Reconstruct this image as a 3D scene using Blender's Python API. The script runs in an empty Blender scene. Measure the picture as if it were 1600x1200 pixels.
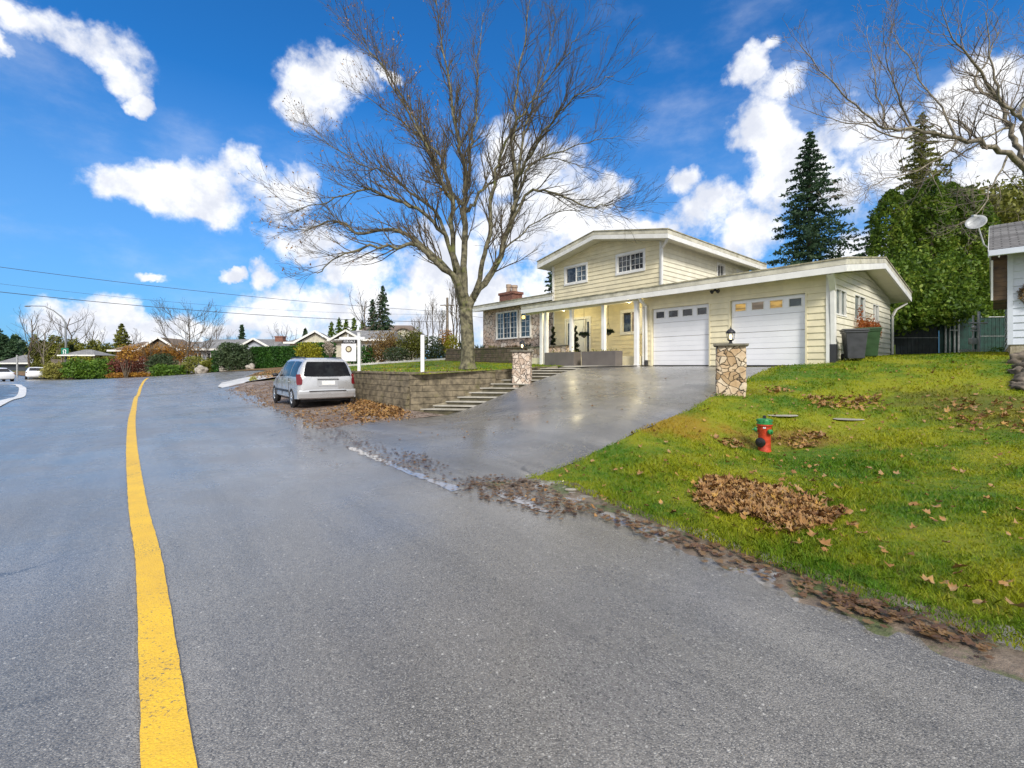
import bpy, bmesh, math, random
import numpy as np
from mathutils import Vector, Matrix, geometry
R = math.radians
random.seed(7); RNG = np.random.default_rng(11)
S = bpy.context.scene
COL = S.collection
# ------------------------------------------------------------------ camera, sky, sun, exposure
F, CX, HY = 711.0, 800.0, 571.0            # focal length and horizon in pixels of the 1600 wide photograph
cd = bpy.data.cameras.new('camera'); cam = bpy.data.objects.new('camera', cd); COL.objects.link(cam)
cd.sensor_width = 36; cd.lens = 16.0; cd.shift_y = -(600 - HY) / 1600.0
cd.clip_start = 0.05; cd.clip_end = 5000
cam.location = (0, 0, 0); cam.rotation_euler = (R(90), 0, 0)
S.camera = cam
SUN_EL, SUN_AZ = R(38), R(168)             # azimuth measured clockwise from +Y
S.view_settings.view_transform = 'Standard'; S.view_settings.look = 'None'
S.view_settings.exposure = 0.84; S.view_settings.gamma = 1.0
S.view_settings.use_curve_mapping = False
S.cycles.max_bounces = 6; S.cycles.diffuse_bounces = 3; S.cycles.glossy_bounces = 3
S.cycles.transparent_max_bounces = 6; S.cycles.use_denoising = True
sl = bpy.data.lights.new('sun', 'SUN'); sun = bpy.data.objects.new('sun', sl); COL.objects.link(sun)
sl.energy = 2.1; sl.angle = R(14); sl.color = (1, .95, .87)
sd = Vector((math.sin(SUN_AZ) * math.cos(SUN_EL), math.cos(SUN_AZ) * math.cos(SUN_EL), math.sin(SUN_EL)))
sun.rotation_euler = sd.to_track_quat('Z', 'Y').to_euler()

W = bpy.data.worlds.new('World'); S.world = W; W.use_nodes = True

class NT:
    def __init__(s, tree): s.t = tree; s.n = tree.nodes; s.l = tree.links
    def new(s, typ, **kw):
        nd = s.n.new(typ)
        for k, v in kw.items(): setattr(nd, k, v)
        return nd
    def put(s, sock, v):
        if isinstance(v, bpy.types.NodeSocket): s.l.new(v, sock)
        elif v is not None:
            if hasattr(sock, 'default_value'):
                if isinstance(v, (tuple, list)) and len(v) == 3 and sock.type == 'RGBA': v = (*v, 1)
                sock.default_value = v
    def math(s, op, a, b=None, c=None, clamp=False):
        nd = s.new('ShaderNodeMath', operation=op, use_clamp=clamp)
        s.put(nd.inputs[0], a); s.put(nd.inputs[1], b); s.put(nd.inputs[2], c); return nd.outputs[0]
    def vmath(s, op, a, b=None):
        nd = s.new('ShaderNodeVectorMath', operation=op)
        s.put(nd.inputs[0], a); s.put(nd.inputs[1], b)
        return nd.outputs['Value'] if op in ('LENGTH', 'DISTANCE', 'DOT_PRODUCT') else nd.outputs[0]
    def mix(s, f, a, b, blend='MIX'):
        nd = s.new('ShaderNodeMix', data_type='RGBA', blend_type=blend)
        s.put(nd.inputs[0], f); s.put(nd.inputs[6], a); s.put(nd.inputs[7], b); return nd.outputs[2]
    def ss(s, v, a, b, lo=0.0, hi=1.0, typ='SMOOTHSTEP'):
        nd = s.new('ShaderNodeMapRange', interpolation_type=typ)
        s.put(nd.inputs[0], v); nd.inputs[1].default_value = a; nd.inputs[2].default_value = b
        nd.inputs[3].default_value = lo; nd.inputs[4].default_value = hi; return nd.outputs[0]
    def noise(s, vec, scale, detail=4, rough=.55, dist=0.0):
        nd = s.new('ShaderNodeTexNoise'); s.put(nd.inputs['Vector'], vec)
        nd.inputs['Scale'].default_value = scale; nd.inputs['Detail'].default_value = detail
        nd.inputs['Roughness'].default_value = rough; nd.inputs['Distortion'].default_value = dist
        return nd.outputs[0]
    def voro(s, vec, scale, feature='F1', out=0, rnd=1.0):
        nd = s.new('ShaderNodeTexVoronoi', feature=feature); s.put(nd.inputs['Vector'], vec)
        nd.inputs['Scale'].default_value = scale; nd.inputs['Randomness'].default_value = rnd
        return nd.outputs[out]
    def ramp(s, f, stops):
        nd = s.new('ShaderNodeValToRGB'); s.put(nd.inputs[0], f); cr = nd.color_ramp
        while len(cr.elements) < len(stops): cr.elements.new(.5)
        for e, (p, c) in zip(cr.elements, stops): e.position = p; e.color = (*c, 1)
        return nd.outputs[0]
    def bump(s, h, strength=.3, dist=.01, prev=None):
        nd = s.new('ShaderNodeBump'); nd.inputs['Strength'].default_value = strength
        nd.inputs['Distance'].default_value = dist; s.put(nd.inputs['Height'], h)
        if prev is not None: s.l.new(prev, nd.inputs['Normal'])
        return nd.outputs[0]

def build_sky():
    t = NT(W.node_tree); t.n.clear()
    out = t.new('ShaderNodeOutputWorld'); bg = t.new('ShaderNodeBackground')
    sky = t.new('ShaderNodeTexSky', sky_type='NISHITA'); sky.sun_disc = False
    sky.sun_elevation = SUN_EL; sky.sun_rotation = SUN_AZ
    sky.air_density = 1.0; sky.dust_density = 0.6; sky.ozone_density = 2.5
    tc = t.new('ShaderNodeTexCoord').outputs['Generated']
    d = t.vmath('NORMALIZE', tc)
    sep = t.new('ShaderNodeSeparateXYZ'); t.l.new(d, sep.inputs[0])
    az = t.math('ARCTAN2', sep.outputs[0], sep.outputs[1]); el = t.math('ARCSINE', sep.outputs[2])
    cb = t.new('ShaderNodeCombineXYZ'); t.l.new(az, cb.inputs[0]); t.l.new(el, cb.inputs[1])
    ang = cb.outputs[0]
    warp = t.new('ShaderNodeTexNoise'); t.l.new(d, warp.inputs['Vector'])
    warp.inputs['Scale'].default_value = 7; warp.inputs['Detail'].default_value = 6; warp.inputs['Roughness'].default_value = .6
    w1 = t.vmath('SUBTRACT', warp.outputs['Color'], (.5, .5, .5))
    w2 = t.vmath('MULTIPLY', w1, (.13, .13, 0))
    angw = t.vmath('ADD', ang, w2)
    blobs = [(120,70,95,36),(178,120,42,30),(212,158,22,18),(5,82,22,20),(60,40,60,30),
      (185,285,58,34),(255,300,70,40),(330,300,70,48),(372,262,48,34),(425,300,55,42),(330,340,40,16),
      (490,150,52,48),(545,118,42,30),(600,108,25,14),(240,438,24,7),(355,428,22,8),(410,430,22,18),
      (70,500,46,30),(180,490,45,28),(125,505,80,26),(240,515,90,26),(330,520,60,16),(20,545,50,14),
      (430,505,75,32),(510,480,90,42),(610,470,110,42),(560,420,70,28),(700,420,90,62),(460,300,40,46),(480,370,50,30),
      (820,260,70,52),(870,320,80,60),(800,350,80,60),(930,370,80,40),(950,300,25,28),(760,480,110,60),(660,520,200,34),
      (1060,278,26,24),(1010,370,55,22),(1105,335,62,38),(1160,372,52,36),
      (1160,110,32,32),(1215,130,50,32),(1190,200,52,52),(1240,250,70,60),(1210,290,50,40),(1190,78,22,14),
      (1330,200,62,42),(1400,240,90,60),(1320,300,50,50),(1500,140,55,50),(1560,150,60,50),(1460,200,80,50),(1560,260,80,60),(1340,400,60,40)]
    tot = None
    for (px, py, rx, ry) in blobs:
        x, z = (px - CX) / F, (HY - py) / F
        a = math.atan2(x, 1); e = math.atan2(z, math.hypot(x, 1))
        ra = rx / F * math.cos(a) ** 2 * 1.25; re = ry / F * math.cos(a) * math.cos(e) ** 2 * 1.25
        v = t.vmath('MULTIPLY', t.vmath('SUBTRACT', angw, (a, e, 0)), (1 / ra, 1 / re, 0))
        m = t.ss(t.vmath('LENGTH', v), 0.1, 1.45, 1.0, 0.0, 'SMOOTHSTEP')
        tot = m if tot is None else t.math('MAXIMUM', tot, m)
    back = t.ss(sep.outputs[1], 0.15, -0.25)                       # cloud out of view, thickened to whiten the ambient light
    bn = t.ss(t.noise(d, 1.7, 5), .22, .42)
    tot = t.math('MAXIMUM', tot, t.math('MULTIPLY', back, bn))
    top = t.math('MULTIPLY', t.ss(sep.outputs[2], .60, .74), bn)  # overhead cloud above the frame, also thickened for whiter fill light
    tot = t.math('MAXIMUM', tot, top)
    n1 = t.noise(d, 9, 9, .62); n2 = t.noise(d, 34, 6, .6)
    nn = t.math('ADD', t.math('MULTIPLY', t.math('SUBTRACT', n1, .5), 2.1), t.math('MULTIPLY', t.math('SUBTRACT', n2, .5), .9))
    dens = t.math('ADD', tot, t.math('MULTIPLY', nn, t.ss(tot, .02, .3)))
    mask = t.ss(dens, .12, .90)
    wisp = t.math('MULTIPLY', t.ss(t.noise(t.vmath('MULTIPLY', d, (1, 1, 2.2)), 3.0, 8, .6), .48, .85), .35)
    mask = t.math('MAXIMUM', mask, wisp)
    # cloud bodies: bright billows, faint lavender grey folds
    fold = t.noise(t.vmath('ADD', d, (.02, 0, .03)), 13, 7, .6)
    ccol = t.mix(t.ss(fold, .36, .62), (4.9, 5.15, 5.8), (7.1, 7.15, 7.3))
    skyc = t.mix(1.0, sky.outputs[0], SKYTINT, 'MULTIPLY')
    lowmix = t.ss(el, .0, .50, .72, 0.0, 'LINEAR')
    skyc = t.mix(lowmix, skyc, (1.6, 2.9, 4.9))
    c = t.mix(mask, skyc, ccol)
    t.l.new(c, bg.inputs[0]); bg.inputs[1].default_value = 0.09
    t.l.new(bg.outputs[0], out.inputs[0])
    W.cycles.sampling_method = 'MANUAL'; W.cycles.sample_map_resolution = 512
SKYTINT = (.15, .68, 1.16)
build_sky()

# ------------------------------------------------------------------ helpers
def tag(o, label=None, cat=None, group=None, kind=None):
    if label: o['label'] = label
    if cat: o['category'] = cat
    if group: o['group'] = group
    if kind: o['kind'] = kind
    return o
def thing(name, label, cat, loc=(0, 0, 0), rz=0.0, group=None):
    o = bpy.data.objects.new(name, None); COL.objects.link(o)
    o.location = loc; o.rotation_euler = (0, 0, rz); o.empty_display_size = .2
    return tag(o, label, cat, group)
def at(px, py, Y):
    return Vector(((px - CX) / F * Y, Y, (HY - py) / F * Y))
def link(name, me, m, parent=None, smooth=False):
    o = bpy.data.objects.new(name, me); COL.objects.link(o)
    if m is not None:
        for q in (m if isinstance(m, (list, tuple)) else [m]): me.materials.append(q)
    if smooth: me.polygons.foreach_set('use_smooth', [True] * len(me.polygons))
    if parent is not None: o.parent = parent
    return o
def npmesh(name, V, Fc, m, parent=None, smooth=False):
    me = bpy.data.meshes.new(name); V = np.asarray(V, dtype=np.float32); Fc = np.asarray(Fc, dtype=np.int32)
    k = Fc.shape[1]; me.vertices.add(len(V)); me.vertices.foreach_set('co', V.ravel())
    me.loops.add(Fc.size); me.loops.foreach_set('vertex_index', Fc.ravel())
    me.polygons.add(len(Fc)); me.polygons.foreach_set('loop_start', np.arange(0, Fc.size, k, dtype=np.int32))
    me.polygons.foreach_set('loop_total', np.full(len(Fc), k, dtype=np.int32))
    me.update(calc_edges=True)
    return link(name, me, m, parent, smooth)
class MB:
    def __init__(s): s.v = []; s.f = []; s.mi = []; s.M = Matrix.Identity(4); s.k = 0
    def add(s, vs, fs):
        b = len(s.v); s.v += [tuple(s.M @ Vector(v)) for v in vs]
        for f in fs: s.f.append(tuple(b + i for i in f)); s.mi.append(s.k)
    def box(s, x0, x1, y0, y1, z0, z1):
        v = [(x, y, z) for z in (z0, z1) for y in (y0, y1) for x in (x0, x1)]
        s.add(v, [(0, 2, 3, 1), (4, 5, 7, 6), (0, 1, 5, 4), (2, 6, 7, 3), (0, 4, 6, 2), (1, 3, 7, 5)]); return s
    def bar(s, a, b, w, h=None, up=(0, 0, 1)):
        a = Vector(a); b = Vector(b); h = h or w; d = (b - a).normalized(); u = Vector(up)
        if abs(d.dot(u)) > .99: u = Vector((1, 0, 0))
        x = d.cross(u).normalized() * w / 2; y = x.cross(d).normalized() * h / 2
        v = [p + i * x + j * y for p in (a, b) for (i, j) in ((-1, -1), (1, -1), (1, 1), (-1, 1))]
        s.add(v, [(0, 1, 2, 3), (7, 6, 5, 4), (0, 4, 5, 1), (1, 5, 6, 2), (2, 6, 7, 3), (3, 7, 4, 0)]); return s
    def tube(s, pts, rad, n=8, cap=True):
        pts = [Vector(p) for p in pts]; m = len(pts)
        if not isinstance(rad, (list, tuple)): rad = [rad] * m
        vs = []; x = None
        for i, p in enumerate(pts):
            d = (pts[min(i + 1, m - 1)] - pts[max(i - 1, 0)])
            d = d.normalized() if d.length > 1e-9 else Vector((0, 0, 1))
            if x is None: x = d.orthogonal().normalized()
            x = (x - d * x.dot(d)); x = x.normalized() if x.length > 1e-6 else d.orthogonal().normalized()
            y = d.cross(x)
            for j in range(n):
                a = 2 * math.pi * j / n; vs.append(p + (x * math.cos(a) + y * math.sin(a)) * rad[i])
        fs = [(i * n + j, i * n + (j + 1) % n, (i + 1) * n + (j + 1) % n, (i + 1) * n + j) for i in range(m - 1) for j in range(n)]
        if cap: fs += [tuple(range(n - 1, -1, -1)), tuple((m - 1) * n + j for j in range(n))]
        s.add(vs, fs); return s
    def lathe(s, prof, n=20, c=(0, 0, 0), M=None):
        vs = []; c = Vector(c)
        for (r, z) in prof:
            for j in range(n):
                a = 2 * math.pi * j / n; p = Vector((r * math.cos(a), r * math.sin(a), z))
                vs.append(c + (M @ p if M else p))
        m = len(prof)
        fs = [(i * n + j, i * n + (j + 1) % n, (i + 1) * n + (j + 1) % n, (i + 1) * n + j) for i in range(m - 1) for j in range(n)]
        fs += [tuple(range(n - 1, -1, -1)), tuple((m - 1) * n + j for j in range(n))]
        s.add(vs, fs); return s
    def prism(s, poly, y0, y1, axis='y'):           # poly of (a, b) swept along an axis
        n = len(poly)
        P = {'y': lambda a, b, t: (a, t, b), 'x': lambda a, b, t: (t, a, b), 'z': lambda a, b, t: (a, b, t)}[axis]
        vs = [P(a, b, y0) for a, b in poly] + [P(a, b, y1) for a, b in poly]
        s.add(vs, [tuple(range(n)), tuple(range(2 * n - 1, n - 1, -1))] + [(i, n + i, n + (i + 1) % n, (i + 1) % n) for i in range(n)]); return s
    def blob(s, c, r, seed=0, amp=.25, n=2):
        bm = bmesh.new(); bmesh.ops.create_icosphere(bm, subdivisions=n, radius=1)
        rr = random.Random(seed); ph = [rr.uniform(0, 6) for _ in range(6)]
        vs = []
        for v in bm.verts:
            p = v.co; k = 1 + amp * (math.sin(p.x * 3 + ph[0]) * math.sin(p.y * 3.3 + ph[1]) + .5 * math.sin(p.z * 5 + ph[2] + p.x * 4) + .4 * math.sin(p.y * 7 + ph[3]) * math.sin(p.z * 6 + ph[4]))
            vs.append((c[0] + p.x * k * r[0], c[1] + p.y * k * r[1], c[2] + p.z * k * r[2]))
        fs = [tuple(v.index for v in f.verts) for f in bm.faces]; bm.free(); s.add(vs, fs); return s
    def build(s, name, m, parent=None, smooth=False, bevel=0.0, fix=True, autosm=False):
        me = bpy.data.meshes.new(name); me.from_pydata(s.v, [], s.f)
        if fix or bevel:
            bm = bmesh.new(); bm.from_mesh(me)
            for f, k in zip(bm.faces, s.mi): f.material_index = k
            if fix: bmesh.ops.recalc_face_normals(bm, faces=bm.faces)
            if bevel:
                bmesh.ops.bevel(bm, geom=[e for e in bm.edges if len(e.link_faces) == 2 and e.calc_face_angle(0) > .6], offset=bevel, segments=2, affect='EDGES', profile=.6)
            bm.to_mesh(me); bm.free()
        else:
            me.polygons.foreach_set('material_index', s.mi)
        o = link(name, me, m, parent, smooth)
        if autosm:
            me.polygons.foreach_set('use_smooth', [True] * len(me.polygons))
            me.set_sharp_from_angle(angle=R(35))
        return o

# ------------------------------------------------------------------ materials
MATS = {}
def newmat(name):
    m = bpy.data.materials.new(name); m.use_nodes = True; t = NT(m.node_tree)
    b = m.node_tree.nodes['Principled BSDF']; MATS[name] = m; return m, t, b
def paint(name, col, rough=.5, var=.12, scale=6, bump=.05, metal=0.0, spec=.5, dirt=None, bs=60, coat=0):
    m, t, b = newmat(name); o = t.new('ShaderNodeTexCoord').outputs['Object']
    n = t.noise(o, scale, 6, .6)
    dark = tuple(c * (1 - var * 1.6) for c in col); lite = tuple(min(1, c * (1 + var)) for c in col)
    c = t.mix(t.ss(n, .3, .7), dark, lite)
    if dirt: c = t.mix(t.math('MULTIPLY', t.ss(t.noise(o, scale * .35, 7, .7), .52, .75), dirt[1]), c, dirt[0])
    t.put(b.inputs['Base Color'], c); t.put(b.inputs['Roughness'], t.ss(t.noise(o, scale * 2, 4), .3, .7, max(.02, rough - .1), min(1, rough + .12)))
    b.inputs['Metallic'].default_value = metal; b.inputs['Specular IOR Level'].default_value = spec
    if coat: b.inputs['Coat Weight'].default_value = coat; b.inputs['Coat Roughness'].default_value = .08
    if bump: t.l.new(t.bump(t.noise(o, bs, 5, .6), bump * 2, .004), b.inputs['Normal'])
    return m
def foliage(name, cols, rough=.55, scale=.8, trans=.25):
    m, t, b = newmat(name)
    g = t.new('ShaderNodeNewGeometry'); rnd = g.outputs['Random Per Island']; pos = g.outputs['Position']
    n = t.noise(pos, scale, 4, .6)
    f = t.math('ADD', t.math('MULTIPLY', rnd, .55), t.math('MULTIPLY', t.ss(n, .3, .7), .45))
    k = len(cols); c = t.ramp(f, [((i + .5) / k, cc) for i, cc in enumerate(cols)])
    t.put(b.inputs['Base Color'], c); b.inputs['Roughness'].default_value = rough
    b.inputs['Specular IOR Level'].default_value = .3
    if trans:
        tr = t.new('ShaderNodeBsdfTranslucent'); t.l.new(c, tr.inputs[0])
        mx = t.new('ShaderNodeMixShader'); mx.inputs[0].default_value = trans
        t.l.new(b.outputs[0], mx.inputs[1]); t.l.new(tr.outputs[0], mx.inputs[2])
        t.l.new(mx.outputs[0], t.n['Material Output'].inputs[0])
    return m
def stone(name, scale=5.5, cols=None, joint=(.055, .045, .035), w=.05):
    m, t, b = newmat(name); o = t.new('ShaderNodeTexCoord').outputs['Object']
    ow = t.vmath('ADD', o, t.vmath('MULTIPLY', t.vmath('SUBTRACT', (lambda q: (t.put(q.inputs['Vector'], o), q.inputs['Scale'].__setattr__('default_value', 4.0), q.outputs['Color'])[2])(t.new('ShaderNodeTexNoise')), (.5, .5, .5)), (.20, .20, .20)))
    e = t.voro(ow, scale, 'DISTANCE_TO_EDGE'); cid = t.voro(ow, scale, 'F1', 1)
    sp = t.new('ShaderNodeSeparateColor'); t.l.new(cid, sp.inputs[0])
    cols = cols or [(.42, .32, .22), (.56, .46, .35), (.62, .54, .45), (.47, .36, .27), (.66, .6, .52)]
    k = len(cols); c = t.ramp(sp.outputs[0], [((i + .5) / k, cc) for i, cc in enumerate(cols)])
    c = t.mix(t.ss(t.noise(o, 9, 7, .65), .35, .72), c, t.mix(1, c, (.80, .72, .64), 'MULTIPLY'))
    j = t.ss(e, w * .35, w); c = t.mix(j, joint, c)
    t.put(b.inputs['Base Color'], c); b.inputs['Roughness'].default_value = .75
    n1 = t.bump(t.ss(e, 0, w * 2.4), .9, .03); t.l.new(t.bump(t.noise(o, 26, 7, .65), .45, .012, n1), b.inputs['Normal'])
    return m
def blocks(name, bw, bh, c1, c2, mort, moss=None, msz=.012, off=.5):
    m, t, b = newmat(name); o = t.new('ShaderNodeTexCoord').outputs['Object']
    sp = t.new('ShaderNodeSeparateXYZ'); t.l.new(o, sp.inputs[0])
    cb = t.new('ShaderNodeCombineXYZ'); t.l.new(t.math('ADD', sp.outputs[0], sp.outputs[1]), cb.inputs[0]); t.l.new(sp.outputs[2], cb.inputs[1])
    br = t.new('ShaderNodeTexBrick'); t.l.new(cb.outputs[0], br.inputs['Vector'])
    br.offset = off; br.inputs['Scale'].default_value = 1; br.inputs['Brick Width'].default_value = bw
    br.inputs['Row Height'].default_value = bh; br.inputs['Mortar Size'].default_value = msz; br.inputs['Mortar Smooth'].default_value = .3
    br.inputs['Color1'].default_value = (*c1, 1); br.inputs['Color2'].default_value = (*c2, 1); br.inputs['Mortar'].default_value = (*mort, 1)
    c = t.mix(t.ss(t.noise(o, 7, 8, .7), .3, .7), br.outputs[0], t.mix(1, br.outputs[0], (.5, .46, .4), 'MULTIPLY'))
    c = t.mix(t.ss(t.noise(o, 34, 6, .7), .5, .8, 0, .35), c, (.5, .42, .3))
    if moss: c = t.mix(t.math('MULTIPLY', t.ss(t.noise(o, 2.2, 8, .7), .46, .66), .75), c, moss)
    t.put(b.inputs['Base Color'], c); b.inputs['Roughness'].default_value = .85
    n1 = t.bump(br.outputs['Fac'], -.8, .02); t.l.new(t.bump(t.noise(o, 22, 8, .7), .7, .03, n1), b.inputs['Normal'])
    return m
def emit(name, col, st):
    m, t, b = newmat(name); b.inputs['Base Color'].default_value = (*[c * .5 for c in col], 1)
    b.inputs['Emission Color'].default_value = (*col, 1); b.inputs['Emission Strength'].default_value = st; return m
def glassy(name, col=(.02, .025, .03), rough=.06, var=(.1, .12, .13)):
    m, t, b = newmat(name); o = t.new('ShaderNodeTexCoord').outputs['Object']
    t.put(b.inputs['Base Color'], t.mix(t.ss(t.noise(o, 3.2, 6, .6), .45, .65), col, var)); b.inputs['Roughness'].default_value = rough
    b.inputs['Specular IOR Level'].default_value = .7
    t.l.new(t.bump(t.noise(o, 2.5, 2), .06, .02), b.inputs['Normal']); return m

def ground_mats():
    # wet asphalt with pale aggregate
    def asphalt(name, base, dark, wet, agg=1.0):
        m, t, b = newmat(name); p = t.new('ShaderNodeNewGeometry').outputs['Position']
        big = t.noise(p, .35, 6, .6); mid = t.noise(p, 2.5, 6, .65)
        c = t.mix(t.ss(big, .35, .68), dark, base)
        c = t.mix(t.ss(mid, .35, .7, 0, .4), c, dark)
        al = t.vmath('DOT_PRODUCT', p, (-.64, .77, 0)); ac = t.vmath('DOT_PRODUCT', p, (.77, .64, 0)); cbx = t.new('ShaderNodeCombineXYZ'); t.l.new(t.math('MULTIPLY', al, .07), cbx.inputs[0]); t.l.new(ac, cbx.inputs[1])
        c = t.mix(t.ss(t.noise(cbx.outputs[0], 1.5, 5, .65), .42, .62, 0, .55), c, tuple(x * .62 for x in dark))
        ck = t.voro(t.vmath('ADD', p, t.vmath('MULTIPLY', (lambda q: (t.put(q.inputs['Vector'], p), q.inputs['Scale'].__setattr__('default_value', 1.3), q.outputs['Color'])[2])(t.new('ShaderNodeTexNoise')), (1.1, 1.1, 0))), .28, 'DISTANCE_TO_EDGE')
        cm = t.math('MULTIPLY', t.ss(ck, .006, .0015), t.ss(t.noise(p, .33, 3), .50, .60)); c = t.mix(t.math('MULTIPLY', cm, .8), c, (.03, .028, .026))
        v = t.voro(p, 130, 'F1', 1); sp = t.new('ShaderNodeSeparateColor'); t.l.new(v, sp.inputs[0])
        dd = t.voro(p, 130)
        ch = t.math('MULTIPLY', t.ss(sp.outputs[0], .35, 1.0), t.ss(dd, .75, .2))
        c = t.mix(t.math('MULTIPLY', ch, .62 * agg), c, (.50, .48, .44))
        c = t.mix(t.math('MULTIPLY', t.ss(sp.outputs[1], .70, .95), .55), c, (.014, .014, .016))
        b2 = t.voro(p, 41, 'F1', 1); s2 = t.new('ShaderNodeSeparateColor'); t.l.new(b2, s2.inputs[0])
        c = t.mix(t.math('MULTIPLY', t.math('MULTIPLY', t.ss(s2.outputs[0], .90, .99), t.ss(t.voro(p, 41), .40, .12)), agg), c, (.50, .48, .44))
        t.put(b.inputs['Base Color'], c)
        t.put(b.inputs['Roughness'], t.ss(t.noise(p, .8, 5, .6), .35, .68, wet[0], wet[1]))
        b.inputs['Specular IOR Level'].default_value = .5
        h = t.math('ADD', t.math('MULTIPLY', dd, -1.0), t.math('MULTIPLY', t.noise(p, 120, 3), .6))
        t.l.new(t.bump(h, .8, .0065), b.inputs['Normal']); b.inputs['Coat Weight'].default_value = .8; t.put(b.inputs['Coat Roughness'], t.ss(t.noise(p, .55, 5, .6), .35, .65, .20, .38)); return m
    asphalt('asphalt', (.265, .246, .220), (.185, .172, .155), (.26, .46))
    asphalt('driveway_asphalt', (.26, .25, .238), (.14, .135, .13), (.22, .42), .35)
    asphalt('old_asphalt', (.10, .095, .09), (.06, .058, .055), (.5, .7), .6)
    # painted line
    for nm, col, col2 in (('line_yellow', (.80, .50, .03), (.66, .40, .04)), ('line_white', (.75, .75, .75), (.55, .55, .55))):
        m, t, b = newmat(nm); p = t.new('ShaderNodeNewGeometry').outputs['Position']
        c = t.mix(t.ss(t.noise(p, 3, 6, .7), .35, .7), col2, col)
        c = t.mix(t.ss(t.voro(p, 110), .30, .75, 0, .5), c, tuple(x * .75 for x in col))
        e = t.math('ADD', t.noise(p, 60, 5, .7), t.math('MULTIPLY', t.noise(p, 2.2, 4), .35))
        c = t.mix(t.ss(e, .74, .88), c, (.13, .12, .09))
        t.put(b.inputs['Base Color'], c); b.inputs['Roughness'].default_value = .55
        t.l.new(t.bump(t.math('MULTIPLY', t.voro(p, 105), -1), .5, .004), b.inputs['Normal'])
    # concrete
    m, t, b = newmat('concrete'); p = t.new('ShaderNodeNewGeometry').outputs['Position']
    c = t.mix(t.ss(t.noise(p, 1.5, 7, .65), .3, .7), (.26, .24, .20), (.44, .42, .37)); c = t.mix(t.ss(t.noise(p, 14, 6, .7), .5, .75, 0, .6), c, (.18, .17, .12))
    t.put(b.inputs['Base Color'], c); b.inputs['Roughness'].default_value = .6; t.l.new(t.bump(t.noise(p, 45, 6, .7), .4, .008), b.inputs['Normal'])
    m, t, b = newmat('pale_concrete'); p = t.new('ShaderNodeNewGeometry').outputs['Position']
    c = t.mix(t.ss(t.noise(p, 1.1, 7, .65), .3, .7), (.42, .42, .42), (.62, .61, .60))
    t.put(b.inputs['Base Color'], c); b.inputs['Roughness'].default_value = .55; t.l.new(t.bump(t.noise(p, 40, 6, .7), .3, .008), b.inputs['Normal'])
    # gravel, mud, soil
    m, t, b = newmat('gravel'); p = t.new('ShaderNodeNewGeometry').outputs['Position']
    c = t.mix(t.ss(t.noise(p, .9, 7, .7), .35, .65), (.12, .07, .05), (.30, .23, .19)); c = t.mix(t.ss(t.noise(p, 4, 8, .78), .46, .56, 0, .9), c, (.07, .045, .025))
    v = t.voro(p, 38, 'F1', 1); sp = t.new('ShaderNodeSeparateColor'); t.l.new(v, sp.inputs[0]); c = t.mix(t.ss(sp.outputs[0], .6, 1, 0, .6), c, (.36, .32, .29))
    t.put(b.inputs['Base Color'], c); b.inputs['Roughness'].default_value = .7; t.l.new(t.bump(t.math('ADD', t.noise(p, 30, 6, .7), t.voro(p, 38)), .9, .02), b.inputs['Normal'])
    m, t, b = newmat('mud'); p = t.new('ShaderNodeNewGeometry').outputs['Position']
    c = t.mix(t.ss(t.noise(p, 3, 7, .7), .35, .65), (.085, .06, .04), (.22, .165, .12)); c = t.mix(t.ss(t.noise(p, 2.6, 7, .75), .48, .60, 0, .85), c, (.075, .11, .02)); c = t.mix(t.ss(t.noise(p, 28, 5, .7), .55, .7, 0, .6), c, (.30, .24, .18))
    wtr = t.ss(t.noise(t.vmath('ADD', p, (4.4, 1.7, 0)), 2.9, 5, .6), .53, .55); c = t.mix(wtr, c, (.24, .225, .21)); t.put(b.inputs['Base Color'], c); t.put(b.inputs['Roughness'], t.mix(wtr, (.6, .6, .6), (.03, .03, .03))); b.inputs['Specular IOR Level'].default_value = .8
    bp = t.bump(t.noise(p, 20, 8, .7), 1.0, .03); t.put(bp.node.inputs['Strength'], t.math('SUBTRACT', 1.0, wtr)); t.l.new(bp, b.inputs['Normal'])
    m, t, b = newmat('soil'); p = t.new('ShaderNodeNewGeometry').outputs['Position']
    c = t.mix(t.ss(t.noise(p, 2.2, 8, .75), .4, .6), (.10, .06, .032), (.22, .12, .045)); c = t.mix(t.ss(t.noise(p, .7, 5), .5, .65, 0, .8), c, (.07, .10, .02))
    t.put(b.inputs['Base Color'], c); b.inputs['Roughness'].default_value = .9; t.l.new(t.bump(t.noise(p, 15, 8, .7), 1.0, .05), b.inputs['Normal'])
    m, t, b = newmat('meadow'); p = t.new('ShaderNodeNewGeometry').outputs['Position']
    c = t.mix(t.ss(t.noise(p, .12, 8, .75), .4, .6), (.07, .10, .02), (.11, .10, .04))
    t.put(b.inputs['Base Color'], c); b.inputs['Roughness'].default_value = .9
    m, t, b = newmat('puddle'); b.inputs['Base Color'].default_value = (.27, .26, .265, 1); b.inputs['Roughness'].default_value = .03; b.inputs['IOR'].default_value = 1.5  # milky water, its pale base standing in for reflected cloud
    b.inputs['Specular IOR Level'].default_value = .8
    p = t.new('ShaderNodeNewGeometry').outputs['Position']; t.l.new(t.bump(t.noise(p, 9, 3), .05, .01), b.inputs['Normal'])
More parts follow.
